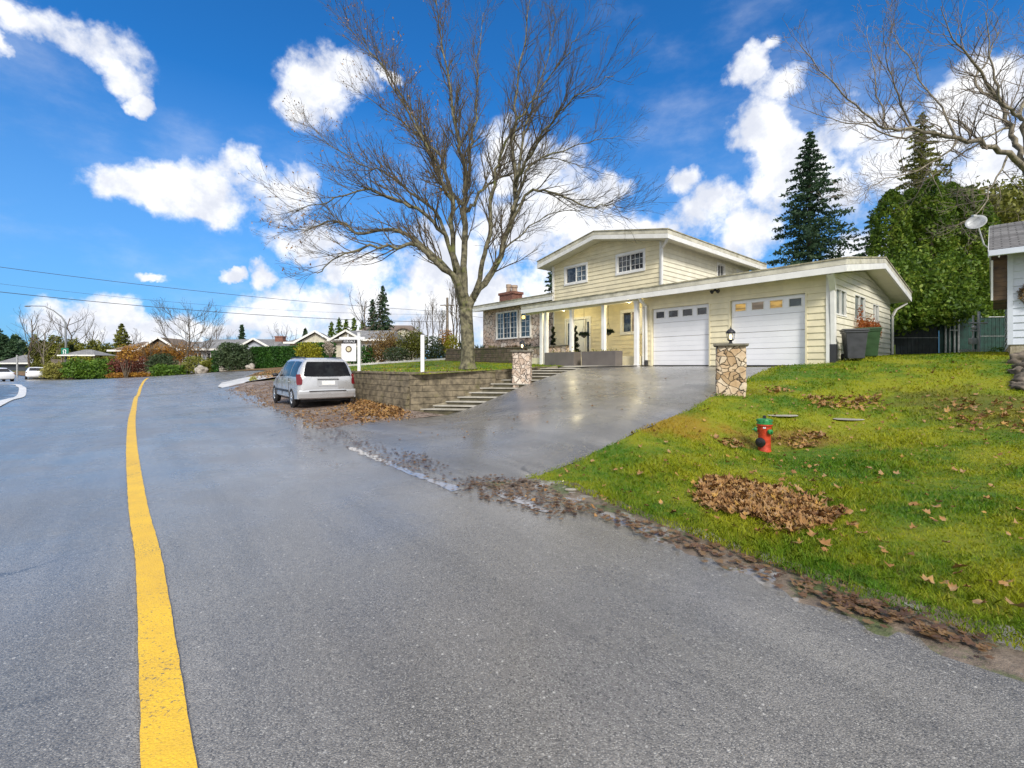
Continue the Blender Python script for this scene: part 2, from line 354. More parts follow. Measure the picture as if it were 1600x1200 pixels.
def grass_mat(name, blade):
    m, t, b = newmat(name); g = t.new('ShaderNodeNewGeometry'); p = g.outputs['Position']
    flat = t.vmath('MULTIPLY', p, (1, 1, 0))
    a = t.noise(flat, .55, 6, .62); a2 = t.noise(t.vmath('ADD', flat, (31, 7, 0)), 2.1, 5, .6); a3 = t.noise(flat, 6.5, 5, .7)
    f = t.math('ADD', t.math('MULTIPLY', a, .75), t.math('MULTIPLY', a2, .35))
    c = t.mix(t.ss(f, .44, .66), (.080, .185, .007), (.29, .315, .011))
    c = t.mix(t.ss(a3, .50, .72, 0, .6), c, (.33, .28, .03)); c = t.mix(t.ss(t.noise(flat, 3.1, 7, .75), .56, .70, 0, .55), c, (.05, .085, .012)); c = t.mix(t.ss(t.noise(t.vmath('ADD', flat, (9, 3, 0)), 4.3, 8, .75), .60, .70, 0, .7), c, (.20, .15, .05))
    # dry moss patches round the hydrant and along the upper lawn
    for (x, y, rx, ry, col, k) in ((2.75, 8.3, 1.35, .75, (.36, .235, .02), .85), (4.9, 7.9, .95, .55, (.30, .18, .04), .7), (8.6, 8.2, 1.2, 1.8, (.20, .14, .03), .5), (5.4, 10.6, 1.0, .5, (.30, .27, .012), .6)):
        v = t.vmath('LENGTH', t.vmath('MULTIPLY', t.vmath('SUBTRACT', flat, (x, y, 0)), (1 / rx, 1 / ry, 0)))
        v = t.math('ADD', v, t.math('MULTIPLY', t.math('SUBTRACT', a2, .5), 2.6))
        c = t.mix(t.math('MULTIPLY', t.ss(v, 1.15, .45), k), c, col)
    if blade:
        rnd = g.outputs['Random Per Island']; c = t.mix(t.ss(rnd, 0, 1, .0, .55), c, t.mix(1, c, (1.25, 1.15, .9), 'MULTIPLY'))
        c = t.mix(t.ss(rnd, .86, 1.0, 0, .55), c, (.36, .30, .07))
    else:
        c = t.mix(1, c, (.8, .8, .8), 'MULTIPLY')
    t.put(b.inputs['Base Color'], c); b.inputs['Roughness'].default_value = .6; b.inputs['Specular IOR Level'].default_value = .25
    if blade:
        tr = t.new('ShaderNodeBsdfTranslucent'); t.l.new(c, tr.inputs[0]); mx = t.new('ShaderNodeMixShader'); mx.inputs[0].default_value = .3
        t.l.new(b.outputs[0], mx.inputs[1]); t.l.new(tr.outputs[0], mx.inputs[2]); t.l.new(mx.outputs[0], t.n['Material Output'].inputs[0])
    else: t.l.new(t.bump(t.noise(p, 45, 6, .75), .9, .03), b.inputs['Normal'])
    return m
def shingle(name, c1, c2, rowh=.16, axis=1):
    m, t, b = newmat(name); o = t.new('ShaderNodeTexCoord').outputs['Object']
    br = t.new('ShaderNodeTexBrick'); t.l.new(o, br.inputs['Vector']); br.inputs['Scale'].default_value = 1
    br.inputs['Brick Width'].default_value = .3; br.inputs['Row Height'].default_value = rowh; br.inputs['Mortar Size'].default_value = .016
    br.inputs['Color1'].default_value = (*c1, 1); br.inputs['Color2'].default_value = (*c2, 1); br.inputs['Mortar'].default_value = (*[c * .35 for c in c1], 1)
    c = t.mix(t.ss(t.noise(o, 1.3, 7, .7), .4, .65, 0, .6), br.outputs[0], tuple(x * .6 for x in c2))
    t.put(b.inputs['Base Color'], c); b.inputs['Roughness'].default_value = .85
    t.l.new(t.bump(br.outputs['Fac'], -.6, .02), b.inputs['Normal']); return m

ground_mats(); grass_mat('grass', True); grass_mat('turf', False)
M = MATS
paint('cream', (.78, .70, .475), .5, .07, 2.2, .04, dirt=((.42, .36, .2), .3))
paint('cream_sunlit', (.80, .76, .61), .5, .06, 2.2, .04, dirt=((.5, .42, .25), .3))  # paler copy of cream: sun on the side walls put into the colour
paint('white_trim', (.80, .79, .75), .45, .05, 3, .03, dirt=((.45, .42, .33), .3))
paint('roof_edge', (.60, .57, .46), .6, .15, 2.5, .1, dirt=((.22, .20, .10), .75))
paint('moss_edge', (.36, .33, .22), .8, .3, 5, .3, dirt=((.08, .09, .03), .8))
paint('soffit', (.74, .71, .56), .6, .05, 2, .03)
paint('garage_white', (.84, .84, .86), .38, .03, 1.5, .02)
paint('white_post', (.84, .83, .80), .4, .05, 3, .03)
paint('door_white', (.80, .82, .82), .35, .04, 2, .02)
paint('tar_roof', (.16, .15, .14), .9, .3, 2, .3)
stone('flagstone', 3.8, [(.58, .44, .34), (.70, .57, .46), (.76, .66, .57), (.62, .49, .39), (.80, .73, .64)], (.12, .09, .07), .05)
stone('pillar_stone', 6.2, [(.42, .29, .16), (.60, .46, .30), (.68, .59, .46), (.54, .38, .22), (.64, .54, .40)], (.07, .05, .035), .034)
stone('pillar_stone_pink', 6.2, [(.50, .40, .32), (.62, .52, .43), (.68, .61, .53), (.56, .46, .38)], (.08, .06, .05), .034)
paint('slab_cap', (.17, .155, .12), .8, .25, 6, .4)
paint('block_wall', (.20, .165, .11), .88, .35, 5, .6, dirt=((.15, .14, .04), .7), bs=34)
blocks('terrace_block', .45, .22, (.16, .12, .085), (.22, .17, .12), (.03, .024, .018), (.09, .10, .03), .018)
blocks('red_brick', .2, .07, (.32, .10, .06), (.24, .08, .05), (.30, .24, .2), None, .008)
blocks('foundation', .4, .2, (.45, .40, .30), (.5, .45, .35), (.4, .36, .28), None, .004)
glassy('glass', (.012, .014, .016)); glassy('glass_pale', (.05, .07, .08), .08, (.22, .27, .3)); glassy('glass_car', (.004, .004, .006), .10, (.012, .014, .016)); MATS['glass_car'].node_tree.nodes['Principled BSDF'].inputs['Specular IOR Level'].default_value = .22
glassy('glass_curtain', (.05, .07, .07), .1, (.16, .20, .19))
emit('lit_amber', (.85, .50, .10), .30); emit('lit_pale', (.50, .38, .28), .16)
for nm in ('lit_amber', 'lit_pale'):
    t_ = NT(MATS[nm].node_tree); b_ = t_.n['Principled BSDF']; o_ = t_.new('ShaderNodeTexCoord').outputs['Object']; c_ = b_.inputs['Emission Color'].default_value[:3]
    k_ = t_.ss(t_.noise(t_.vmath('MULTIPLY', o_, (1.0, 1, 5.0)), 2.2, 4), .35, .62); t_.put(b_.inputs['Emission Color'], t_.mix(k_, tuple(x * .35 for x in c_), tuple(min(1, x * 1.2) for x in c_))); b_.inputs['Base Color'].default_value = (.12, .09, .05, 1); b_.inputs['Roughness'].default_value = .08; emit('lit_bulb', (1, .72, .25), 6.0); emit('lit_ceiling', (1, .90, .55), 4.0)
emit('lit_room', (1, .72, .22), 1.4)
paint('planter_grey', (.15, .13, .115), .55, .1, 3, .05); paint('dark_metal', (.03, .03, .035), .45, .1, 8, .02, .3)
paint('black_plastic', (.035, .036, .04), .45, .1, 5, .03); paint('bin_grey', (.045, .047, .055), .5, .12, 4, .04); paint('bin_green', (.022, .065, .018), .5, .15, 4, .04)
paint('galv', (.45, .46, .46), .45, .15, 8, .04, .5); paint('steel', (.5, .5, .52), .3, .1, 8, .02, .9)
paint('hydrant_red', (.48, .05, .018), .36, .22, 14, .12, dirt=((.22, .03, .015), .5)); paint('hydrant_green', (.02, .20, .05), .35, .2, 14, .1, dirt=((.3, .42, .3), .3)); paint('hydrant_black', (.02, .018, .018), .4, .2, 14, .1)
paint('silver_paint', (.54, .55, .57), .30, .03, 1, 0, .5, .6, coat=.5); paint('white_paint', (.80, .81, .83), .25, .02, 1, 0, 0, .6, coat=.5); paint('rubber', (.022, .022, .024), .8, .15, 20, .05)
paint('alloy', (.62, .63, .65), .3, .05, 5, 0, .85); paint('tail_red', (.15, .008, .014), .15, .1, 10, 0); paint('plate', (.80, .80, .78), .4, .05, 10, 0); paint('dark_red', (.2, .03, .03), .4)
paint('bark_moss', (.15, .135, .085), .9, .5, 6, .9, dirt=((.12, .145, .015), 1.0), bs=18); paint('bark_pale', (.23, .20, .145), .9, .35, 5, .7, dirt=((.13, .14, .04), .6), bs=18)
paint('bark', (.11, .085, .06), .9, .3, 5, .5); paint('twig', (.09, .072, .045), .85, .25, 3, 0); paint('twig_pale', (.20, .165, .13), .85, .25, 3, 0); paint('lamp_grey', (.20, .21, .21), .5, .1, 4, .02, .3); paint('pole_wood', (.20, .165, .13), .85, .2, 3, .2)
foliage('cedar_leaf', [(.03, .065, .008), (.08, .15, .014), (.15, .24, .024), (.25, .31, .04)], scale=1.3, trans=.35)
foliage('spruce_leaf', [(.018, .045, .022), (.035, .075, .035), (.055, .105, .045), (.08, .14, .06)], scale=.7)
foliage('olive_leaf', [(.055, .065, .010), (.12, .135, .02), (.20, .21, .035), (.30, .30, .07)], scale=.5)
foliage('hedge_leaf', [(.012, .05, .008), (.025, .085, .012), (.04, .12, .018), (.06, .15, .02)], scale=1.2)
foliage('juniper_leaf', [(.03, .07, .008), (.06, .13, .012), (.11, .20, .02), (.16, .26, .03)], scale=1.0)
foliage('shrub_leaf', [(.02, .04, .015), (.045, .075, .03), (.075, .11, .05), (.11, .15, .07)], scale=1.4)
foliage('yellow_leaf', [(.16, .15, .01), (.28, .27, .02), (.42, .40, .03)], scale=1.4)
foliage('orange_leaf', [(.14, .06, .015), (.26, .12, .02), (.40, .20, .03), (.48, .28, .05)], scale=1.0)
foliage('brown_leaf', [(.10, .06, .025), (.19, .115, .04), (.28, .18, .06), (.34, .25, .09)], scale=1.0)
foliage('red_leaf', [(.07, .02, .02), (.14, .04, .03), (.22, .07, .04), (.16, .09, .06)], scale=1.0)
foliage('rust_leaf', [(.20, .05, .012), (.34, .09, .02), (.42, .15, .03)], scale=2)
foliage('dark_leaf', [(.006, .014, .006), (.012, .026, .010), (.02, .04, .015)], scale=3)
foliage('wet_leaf', [(.035, .018, .010), (.075, .038, .018), (.13, .07, .035), (.20, .12, .05), (.09, .06, .045)], .3, 6, .05)
foliage('dead_leaf', [(.07, .034, .015), (.17, .08, .028), (.26, .13, .045), (.33, .18, .06), (.31, .20, .11), (.44, .25, .05), (.13, .06, .03)], .6, 6, .1)
foliage('pale_grass', [(.14, .14, .02), (.26, .25, .05), (.36, .33, .10)], scale=1.5)
foliage('pampas', [(.35, .30, .24), (.5, .44, .36)], scale=1.5)
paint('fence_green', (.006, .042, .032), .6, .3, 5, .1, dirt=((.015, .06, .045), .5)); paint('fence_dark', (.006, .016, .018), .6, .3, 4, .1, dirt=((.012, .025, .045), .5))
paint('grey_house', (.62, .66, .74), .5, .05, 2, .03, dirt=((.45, .48, .55), .3)); paint('brown_soffit', (.13, .08, .045), .7, .4, 3, .1)
shingle('shingle_grey', (.30, .30, .30), (.20, .20, .21)); shingle('shingle_brown', (.26, .20, .15), (.20, .15, .12)); shingle('shingle_dark', (.20, .19, .19), (.34, .33, .33), .19)
paint('wall_brown', (.20, .15, .10), .7, .15, 3, .05); paint('wall_grey', (.42, .45, .52), .7, .1, 3, .05); paint('wall_cream', (.55, .52, .42), .7, .1, 3, .05); paint('wall_dark', (.05, .06, .075), .6)
paint('sign_white', (.82, .82, .84), .4, .03, 3, 0); paint('sign_black', (.012, .012, .014), .4); paint('sign_brown', (.14, .10, .055), .4); paint('sign_cream', (.75, .68, .45), .4); paint('sign_green', (.01, .16, .10), .4, .05, 3, 0)
paint('rock', (.34, .31, .27), .85, .3, 6, .6); paint('rock_dark', (.16, .13, .10), .85, .4, 6, .6, dirt=((.07, .08, .02), .7)); paint('lime_plastic', (.32, .42, .05), .5)
paint('mossy_concrete', (.27, .235, .165), .85, .25, 3, .2, dirt=((.13, .12, .05), .6), bs=30); paint('mortar_grey', (.3, .29, .27), .8); paint('terracotta', (.40, .30, .22), .7)

# ------------------------------------------------------------------ terrain height (thin plate through surveyed points)
HO = Vector((6.76, 15.56, 0.0)); HA = math.atan2(-.7616, .648)      # house corner frame: x along the front, y to the back
HM = Matrix.Translation(HO) @ Matrix.Rotation(HA, 4, 'Z')
UV = (Vector((.648, -.7616)), Vector((.7616, .648)))
def hp(s, b, z=0.0): return HM @ Vector((s, b, z))
CORNER = Vector((-3.33, 14.8))
def H_up(x, y):
    p = Vector((x, y)) - CORNER; d = p.dot(UV[1]); u = p.dot(UV[0])
    return -.30 + .043 * max(-.5, d) + .0035 * max(0, d) * max(0, -u - 2)
ctrl = [(2.4,2.14,-1.5),(1.93,2.74,-1.5),(1.15,4.0,-1.5),(.38,5.36,-1.5),(-.63,5.6,-1.5),(-2.08,7.4,-1.5),(-4.6,10.56,-1.5),(-8.05,15.5,-1.5),(-12.7,21.8,-1.5),
 (0,0,-1.5),(-3,2,-1.5),(-6,6,-1.5),(-10,3,-1.5),(-12,12,-1.5),(-20,8,-1.5),(-8,10,-1.5),(-20,20,-1.5),(3,-4,-1.5),(-4,-6,-1.5),(5,-1.5,-1.5),(8,-6,-1.5),(-20,-10,-1.5),(-40,0,-1.5),(-35,20,-1.5),
 (-18,29.6,-1.5),(-31,29.6,-1.5),(-29,37,-1.5),(-58,57,-1.78),(-46.4,53,-1.55),(-39.7,50,-1.22),(-33,47,-.9),(-29,45,-.65),(-21.8,42,-.42),(-36,35,-1.5),(-60,45,-1.7),(-80,70,-2.2),(-20,35,-1.15),
 (-24,38,-1.1),(-17.9,28,-1.42),(-16.6,28.5,-1.04),(-15.6,30,-.80),(-16,25.5,-1.42),(-12.5,26,-.9),(-15,34,-.6),(-12,32,-.2),
 (4.15,7.5,-1.43),(5.05,10.4,-.64),(2.2,7.9,-1.12),(.17,6.05,-1.48),(3.4,8.9,-.93),(8.14,13.94,-.03),(9.0,12.9,.08),(9.6,12.6,.12),(12.7,11.6,.23),(17,19.5,.4),(21,19.5,.42),(14,17,.33),(11,14.9,.2),
 (10,9,-.47),(7,9.6,-.82),(5.2,6.1,-1.30),(4.5,4,-1.33),(3.04,2.7,-1.46),(9,5,-1.0),(12,2,-.95),(20,8,.1),(30,15,.4),(8,1,-1.35),
 (-1.95,13.85,-1.5),(2.37,16.86,-.13),(.36,15.6,-.68),(-3.3,13.6,-1.5),(-5,13.5,-1.5),(-7,16,-1.5),(-9.5,20,-1.47),(-.2,10.5,-1.25),(1.6,12.6,-.83),(-2.2,10.8,-1.5),
 (3.2,13.1,-.62),(5,15.1,-.12),(6.1,12.9,-.3),
 (-9.6,27,.0),(-4.2,29.5,.3),(-8,34,.2),(0,40,.5),(10,40,1.0),(25,35,1.0),(-20,60,0),(0,80,1),(-50,90,-1.5),(40,60,1.5)]
ctrl += [tuple(hp(s, b))[:2] + (z,) for (s, b, z) in ((-2.6,0,-.03),(0,0,-.03),(2,0,-.03),(-2.6,-1.3,-.07),(0,-1.3,-.09),(-4.5,-.8,-.03),(-7,-.6,-.03),(3.46,7.7,.3),(3.46,4,.22),(-6,6,.0),(-14,6,.1))]
C = np.array(ctrl); n_ = len(C)
def phi(r2): return .5 * r2 * np.log(np.maximum(r2, 1e-9))
def _fit():
    D = ((C[:, None, :2] - C[None, :, :2]) ** 2).sum(-1)
    A = np.zeros((n_ + 3, n_ + 3)); A[:n_, :n_] = phi(D) + np.eye(n_) * .02
    P = np.c_[np.ones(n_), C[:, :2]]; A[:n_, n_:] = P; A[n_:, :n_] = P.T
    return np.linalg.solve(A, np.r_[C[:, 2], 0, 0, 0])
WGT = _fit()
def Hn(X, Y):
    X = np.asarray(X, float); Y = np.asarray(Y, float); sh = X.shape; X = X.ravel(); Y = Y.ravel(); out = np.empty(len(X))
    for i in range(0, len(X), 20000):
        x = X[i:i + 20000]; y = Y[i:i + 20000]
        r2 = (x[:, None] - C[None, :, 0]) ** 2 + (y[:, None] - C[None, :, 1]) ** 2
        out[i:i + 20000] = phi(r2) @ WGT[:n_] + WGT[n_] + WGT[n_ + 1] * x + WGT[n_ + 2] * y
    far = np.clip((np.hypot(X, Y) - 75) / 40, 0, 1)
    base = np.clip(out, -3, 2.5); return (base * (1 - far) + (-.8) * far).reshape(sh)
def H(x, y): return float(Hn(np.array([x]), np.array([y]))[0])
def gpx(px, py, hf=None, lo=1.0, hi=90):
    """the place on the ground seen at this spot of the photograph"""
    hf = hf or H; prev = lo; t = (px - CX) / F; k = (HY - py) / F
    for i in range(400):
        Y = lo * (hi / lo) ** (i / 399)
        if k * Y < hf(t * Y, Y):
            a, b = prev, Y
            for _ in range(25):
                m = (a + b) / 2
                if k * m < hf(t * m, m): b = m
                else: a = m
            return Vector((t * b, b, hf(t * b, b)))
        prev = Y
    return Vector((t * hi, hi, k * hi))
def inside(P, poly):
    x, y = P[:, 0], P[:, 1]; r = np.zeros(len(P), bool); q = np.asarray(poly, float); j = len(q) - 1
    for i in range(len(q)):
        c = ((q[i, 1] > y) != (q[j, 1] > y)) & (x < (q[j, 0] - q[i, 0]) * (y - q[i, 1]) / (q[j, 1] - q[i, 1] + 1e-12) + q[i, 0])
        r ^= c; j = i
    return r
def densify(poly, closed=True, fac=.05, wob=0.0, seed=0):
    out = []; n = len(poly); rr = random.Random(seed)
    for i in range(n if closed else n - 1):
        a = Vector(poly[i][:2]); b = Vector(poly[(i + 1) % n][:2]); k = max(1, int((b - a).length / max(.12, fac * min(a.length, b.length) + .05)))
        nrm = Vector((-(b - a).y, (b - a).x)).normalized() if (b - a).length > 0 else Vector((0, 0))
        for j in range(k):
            p = a.lerp(b, j / k); w = rr.uniform(-1, 1) * wob if j else 0; out.append((p.x + nrm.x * w, p.y + nrm.y * w))
    if not closed: out.append(tuple(poly[-1][:2]))
    return out
def polar_pts(rmax=260):
    r = .8; out = []; k = 0
    while r < rmax:
        na = 150 if r < 60 else 90
        a = np.arange(na) / na * 2 * math.pi + (k % 2) * math.pi / na
        out.append(np.c_[np.sin(a) * r, np.cos(a) * r]); r *= 1.045; k += 1
    return np.concatenate(out)
POLAR = polar_pts()
def sheet(name, poly, lift, m, hf=None, kind='structure', wob=0.0, fac=.05, parent=None, extra=None, edge=None):
    b = densify(poly, True, fac, wob, len(name)); nb = len(b)
    P = POLAR[inside(POLAR, b)]
    if extra is not None: P = np.r_[P, extra[inside(extra, b)]]
    # keep inner points away from the border
    bb = np.array(b); keep = []
    for i in range(0, len(P), 4000):
        d = np.sqrt(((P[i:i + 4000, None] - bb[None]) ** 2).sum(-1)).min(1); keep.append(d > .015 + .012 * np.hypot(P[i:i + 4000, 0], P[i:i + 4000, 1]))
    P = P[np.concatenate(keep)] if len(P) else P
    vs = [Vector(p) for p in b] + [Vector(p) for p in P]
    r = geometry.delaunay_2d_cdt(vs, [], [list(range(nb))], 1, 1e-5)
    X = np.array([v[:] for v in r[0]]); 
    Z = Hn(X[:, 0], X[:, 1]) if hf is None else np.array([hf(x, y) for x, y in X])
    Z = Z + lift
    if edge is not None: Z[:nb] += edge - lift
    tri = []
    for f in r[2]:
        for k in range(1, len(f) - 1): tri.append((f[0], f[k], f[k + 1]))
    T = np.array(tri); a = X[T[:, 1]] - X[T[:, 0]]; c = X[T[:, 2]] - X[T[:, 0]]; fl = (a[:, 0] * c[:, 1] - a[:, 1] * c[:, 0]) < 0
    T[fl] = T[fl][:, ::-1]
    o = npmesh(name, np.c_[X, Z], T, m, parent, True)
    if kind: o['kind'] = kind
    return o

# ------------------------------------------------------------------ ground sheets
big = [(math.sin(a) * 2500, math.cos(a) * 2500) for a in np.arange(0, 2 * math.pi, math.pi / 24)]
g1 = polar_pts(2400)
POLAR_SAVE = POLAR; POLAR = g1
sheet('ground', big, -.09, M['meadow'], fac=1)
POLAR = POLAR_SAVE
RE = [(12,-11),(8,-5.8),(5,-1.4),(3.35,.8),(2.4,2.14),(1.93,2.74),(1.15,4.0),(.38,5.36),(-.63,5.6),(-2.08,7.4),(-4.6,10.56),(-5.57,12),(-8.05,15.5),(-12.7,21.8),(-17.6,27.6)]
FARE = [(-21.8,42),(-29,45),(-33,47),(-39.7,50),(-46.4,53),(-58,57.5),(-80,70)]
road = RE + [(-19.5,29.2),(-19.2,32),(-17.0,34.5),(-14,37)] + [(-12,40)] + FARE + [(-120,90),(-120,-60),(20,-60)]
road = [(x + .31, y + .26) for x, y in RE[:11]] + [(x + .5, y + .4) for x, y in RE[11:]] + road[len(RE):]
sheet('road', road, 0, M['asphalt'])
OLDR = [(-19.7,17.5),(-25.1,23.2),(-31.2,29.6),(-36.0,33.6),(-39.4,35.5),(-52,38),(-70,36),(-60,10)]
sheet('old_road_patch', OLDR, .012, M['old_asphalt'], edge=-.01)
def strip(name, pts, w, lift, m, kind='structure', wob=0.0, hf=None, step=.25):
    P = []
    for i in range(len(pts) - 1):
        a = Vector(pts[i][:2]); b = Vector(pts[i + 1][:2]); k = max(1, int((b - a).length / step))
        P += [a.lerp(b, j / k) for j in range(k)]
    P.append(Vector(pts[-1][:2])); V = []; rr = random.Random(3)
    for i, p in enumerate(P):
        d = (P[min(i + 1, len(P) - 1)] - P[max(0, i - 1)]).normalized(); nn = Vector((-d.y, d.x)); ww = w(i / len(P)) if callable(w) else w
        for s in (-1, 0, 1):
            q = p + nn * s * ww / 2 * (1 + rr.uniform(-wob, wob)); V.append((q.x, q.y, (hf or H)(q.x, q.y) + lift))
    Fc = []
    for i in range(len(P) - 1):
        for s in (0, 1): a = i * 3 + s; Fc.append((a, a + 3, a + 4, a + 1))
    o = npmesh(name, V, Fc, m, None, True); o['kind'] = kind; return o
def smooth_line(pts, n=8):
    out = []; P = [Vector(p[:2]) for p in pts]
    for i in range(len(P) - 1):
        p0 = P[max(0, i - 1)]; p1 = P[i]; p2 = P[i + 1]; p3 = P[min(len(P) - 1, i + 2)]
        for j in range(n):
            t = j / n; out.append(.5 * ((2 * p1) + (p2 - p0) * t + (2 * p0 - 5 * p1 + 4 * p2 - p3) * t * t + (3 * p1 - p0 - 3 * p2 + p3) * t ** 3))
    out.append(P[-1]); return out
yl = [(.15,-.1),(-.66,.95),(-1.45,1.9),(-2.85,3.567),(-4.2,5.1),(-7.49,8.96),(-12.0,14.4),(-20.6,25),(-29.9,36.8),(-34,42.5)]
strip('centre_line', smooth_line(yl), .158, .014, M['line_yellow'], step=.06, wob=.035)
strip('edge_line', smooth_line([(-17.0,14.5),(-19.7,17.5),(-25.1,23.2),(-31.4,29.2),(-35.2,32.5),(-37.6,34.6),(-40.5,35.9),(-52,38.4)]), .32, .030, M['line_white'], step=.4)
# driveway
DR = [(.17,5.98),(-.63,5.62),(-2.08,7.42),(-4.6,10.58),(-4.1,12.0),(-3.0,13.15),(-1.95,13.9),(.36,15.5),(2.37,16.9)]
DR += [tuple(hp(-5.2,-1.2))[:2], tuple(hp(-2.62,-.02))[:2], tuple(hp(2.13,-.02))[:2]] + [(7.2,13.1),(6.2,12.1),(5.5,11.3),(4.75,10.45),(3.4,8.95),(2.2,7.9),(1.1,6.75)]
sheet('driveway', DR, .012, M['driveway_asphalt'], fac=.03, edge=-.012)
AP = [tuple(hp(*q))[:2] for q in ((-7.6,-.05),(-7.6,-.5),(-6.0,-1.9),(-4.2,-2.35),(-3.2,-1.6),(-2.62,-.9),(-2.62,1.5),(-7.6,1.5))]
sheet('entrance_slab', AP, .04, M['concrete'], fac=.03)
# right lawn
LR = [(.17,5.98),(1.1,6.75),(2.2,7.9),(3.4,8.95),(4.75,10.45),(5.5,11.3),(6.2,12.1),(7.2,13.1),tuple(hp(2.13,-.03))[:2],tuple(hp(3.46,-.03))[:2],tuple(hp(3.46,9))[:2],(17,24),(30,24),(40,10),(25,-8),(9.2,-5.8),(6.0,-1.4),(4.0,.75),(2.80,2.38),(2.22,3.1),(1.43,4.42),(.78,5.62)]
sheet('lawn', LR, .022, M['turf'], fac=.02, wob=.05, edge=-.005)
# muddy shoulder between lawn and road
MS = [(.33,5.3),(1.12,3.98),(1.90,2.72),(2.38,2.12),(3.35,.76),(5,-1.4),(6.3,-1.3),(4.3,.9),(3.05,2.5),(2.4,3.25),(1.6,4.55),(.95,5.75),(.40,6.2),(-.2,5.95),(-.7,5.85),(-.66,5.6),(-.2,5.45)]
sheet('muddy_shoulder', MS, .008, M['mud'], fac=.02, wob=.05, edge=-.014)
# gravel verge where the van stands
GV = [(-4.6,10.56),(-5.57,12),(-8.05,15.5),(-12.7,21.8),(-17.6,27.6),(-16.4,28.4),(-14.5,27.5),(-12.4,24.6),(-9.5,21.6),(-6.3,18.2),(-3.1,14.6),(-2.0,13.9),(-3.0,13.15),(-4.1,12.0)]
sheet('gravel_verge', GV, .015, M['gravel'], wob=.08, edge=-.015)
SB = [(-17.8,27.7),(-16.5,28.3),(-14.4,27.6),(-12.2,29.5),(-11.5,33.0),(-14.8,34.0),(-17.6,31.5),(-19.3,29.3)]
sheet('pale_pavement', [tuple(gpx(*q)[:2]) for q in ((340,605),(385,597.5),(432,590),(452,586),(445,580),(400,587),(346,599))], .05, M['pale_concrete'])
# upper lawn behind the retaining wall
C1 = Vector((-9.9, 22.5)); 
UL = [(-3.33,14.8),(-2.85,14.7),(-.9,16.1),(.7,17.2),(2.1,18.2)] + [tuple(hp(*q))[:2] for q in ((-6.4,-.9),(-7.0,-.1),(-8.8,-.1),(-9.6,.6),(-16.5,-.1))] + [(-4.3,29.3),(-9.9,26.9),(-12.0,25.8),(-9.9,22.5)]
sheet('upper_lawn', UL, .0, M['turf'], hf=H_up)
sheet('shrub_bed', [(-4.3,29.3),(-4.0,28.0),tuple(hp(-16.5,-.1))[:2],tuple(hp(-17.5,10))[:2],(-2,44),(-16,42),(-14.5,37),(-12.2,33),(-12.0,25.8),(-9.9,26.9)], .0, M['soil'], hf=lambda x, y: H_up(x, y) if y < 30 else max(H_up(x, 30) , H(x, y)))
sheet('far_verge', [(-21.8,42.2),(-29,45.2),(-33,47.2),(-39.7,50.2),(-46.4,53.2),(-58,57.7),(-80,70.2),(-80,110),(-10,110),(-10,44)], .03, M['soil'])
kb = MB(); cl = [(-12.2,25.7),(-9.9,26.9),(-7,28.1),(-4.3,29.3)]
for a, b in zip(cl, cl[1:]): kb.bar((*a, H_up(*a) + .04), (*b, H_up(*b) + .04), .14, .14)
tag(kb.build('garden_edging', M['pale_concrete']), 'low pale concrete edging strip along the back of the upper lawn', 'edging')
# puddles
def puddle(pts, lift, seed, wob=.03):
    b = densify(pts, True, .010, .045, seed); rr = random.Random(seed); c = Vector((sum(p[0] for p in b) / len(b), sum(p[1] for p in b) / len(b)))
    zz = sum(H(*p) for p in b) / len(b); V = []
    for i, p in enumerate(b):
        q = c + (Vector(p) - c) * (1 + .05 * math.sin(i * .9 + seed)); V.append((q.x, q.y, H(q.x, q.y) + lift))
    me = bpy.data.meshes.new('puddle'); me.from_pydata(V, [], [tuple(range(len(V)))]); bm = bmesh.new(); bm.from_mesh(me); bmesh.ops.triangulate(bm, faces=bm.faces); bmesh.ops.recalc_face_normals(bm, faces=bm.faces)
    for f in bm.faces:
        if f.normal.z < 0: f.normal_flip()
    bm.to_mesh(me); bm.free(); return link('puddle', me, M['puddle'])
PUD = [([(543,697),(565,704),(600,717),(640,735),(680,750),(716,762),(700,766),(655,748),(620,734),(580,716),(545,702)], .004, 'long narrow puddle across the mouth of the driveway'),
 ([(776,770),(800,773),(835,784),(862,800),(850,801),(815,788),(780,776)], .006, 'small bright puddle at the lawn corner beside the driveway')]
for i, (pp, lf, lb) in enumerate(PUD):
    g = [gpx(*p)[:2] for p in pp]; tag(puddle(g, lf, i + 1), lb, 'puddle', 'puddles along the road edge', 'structure')

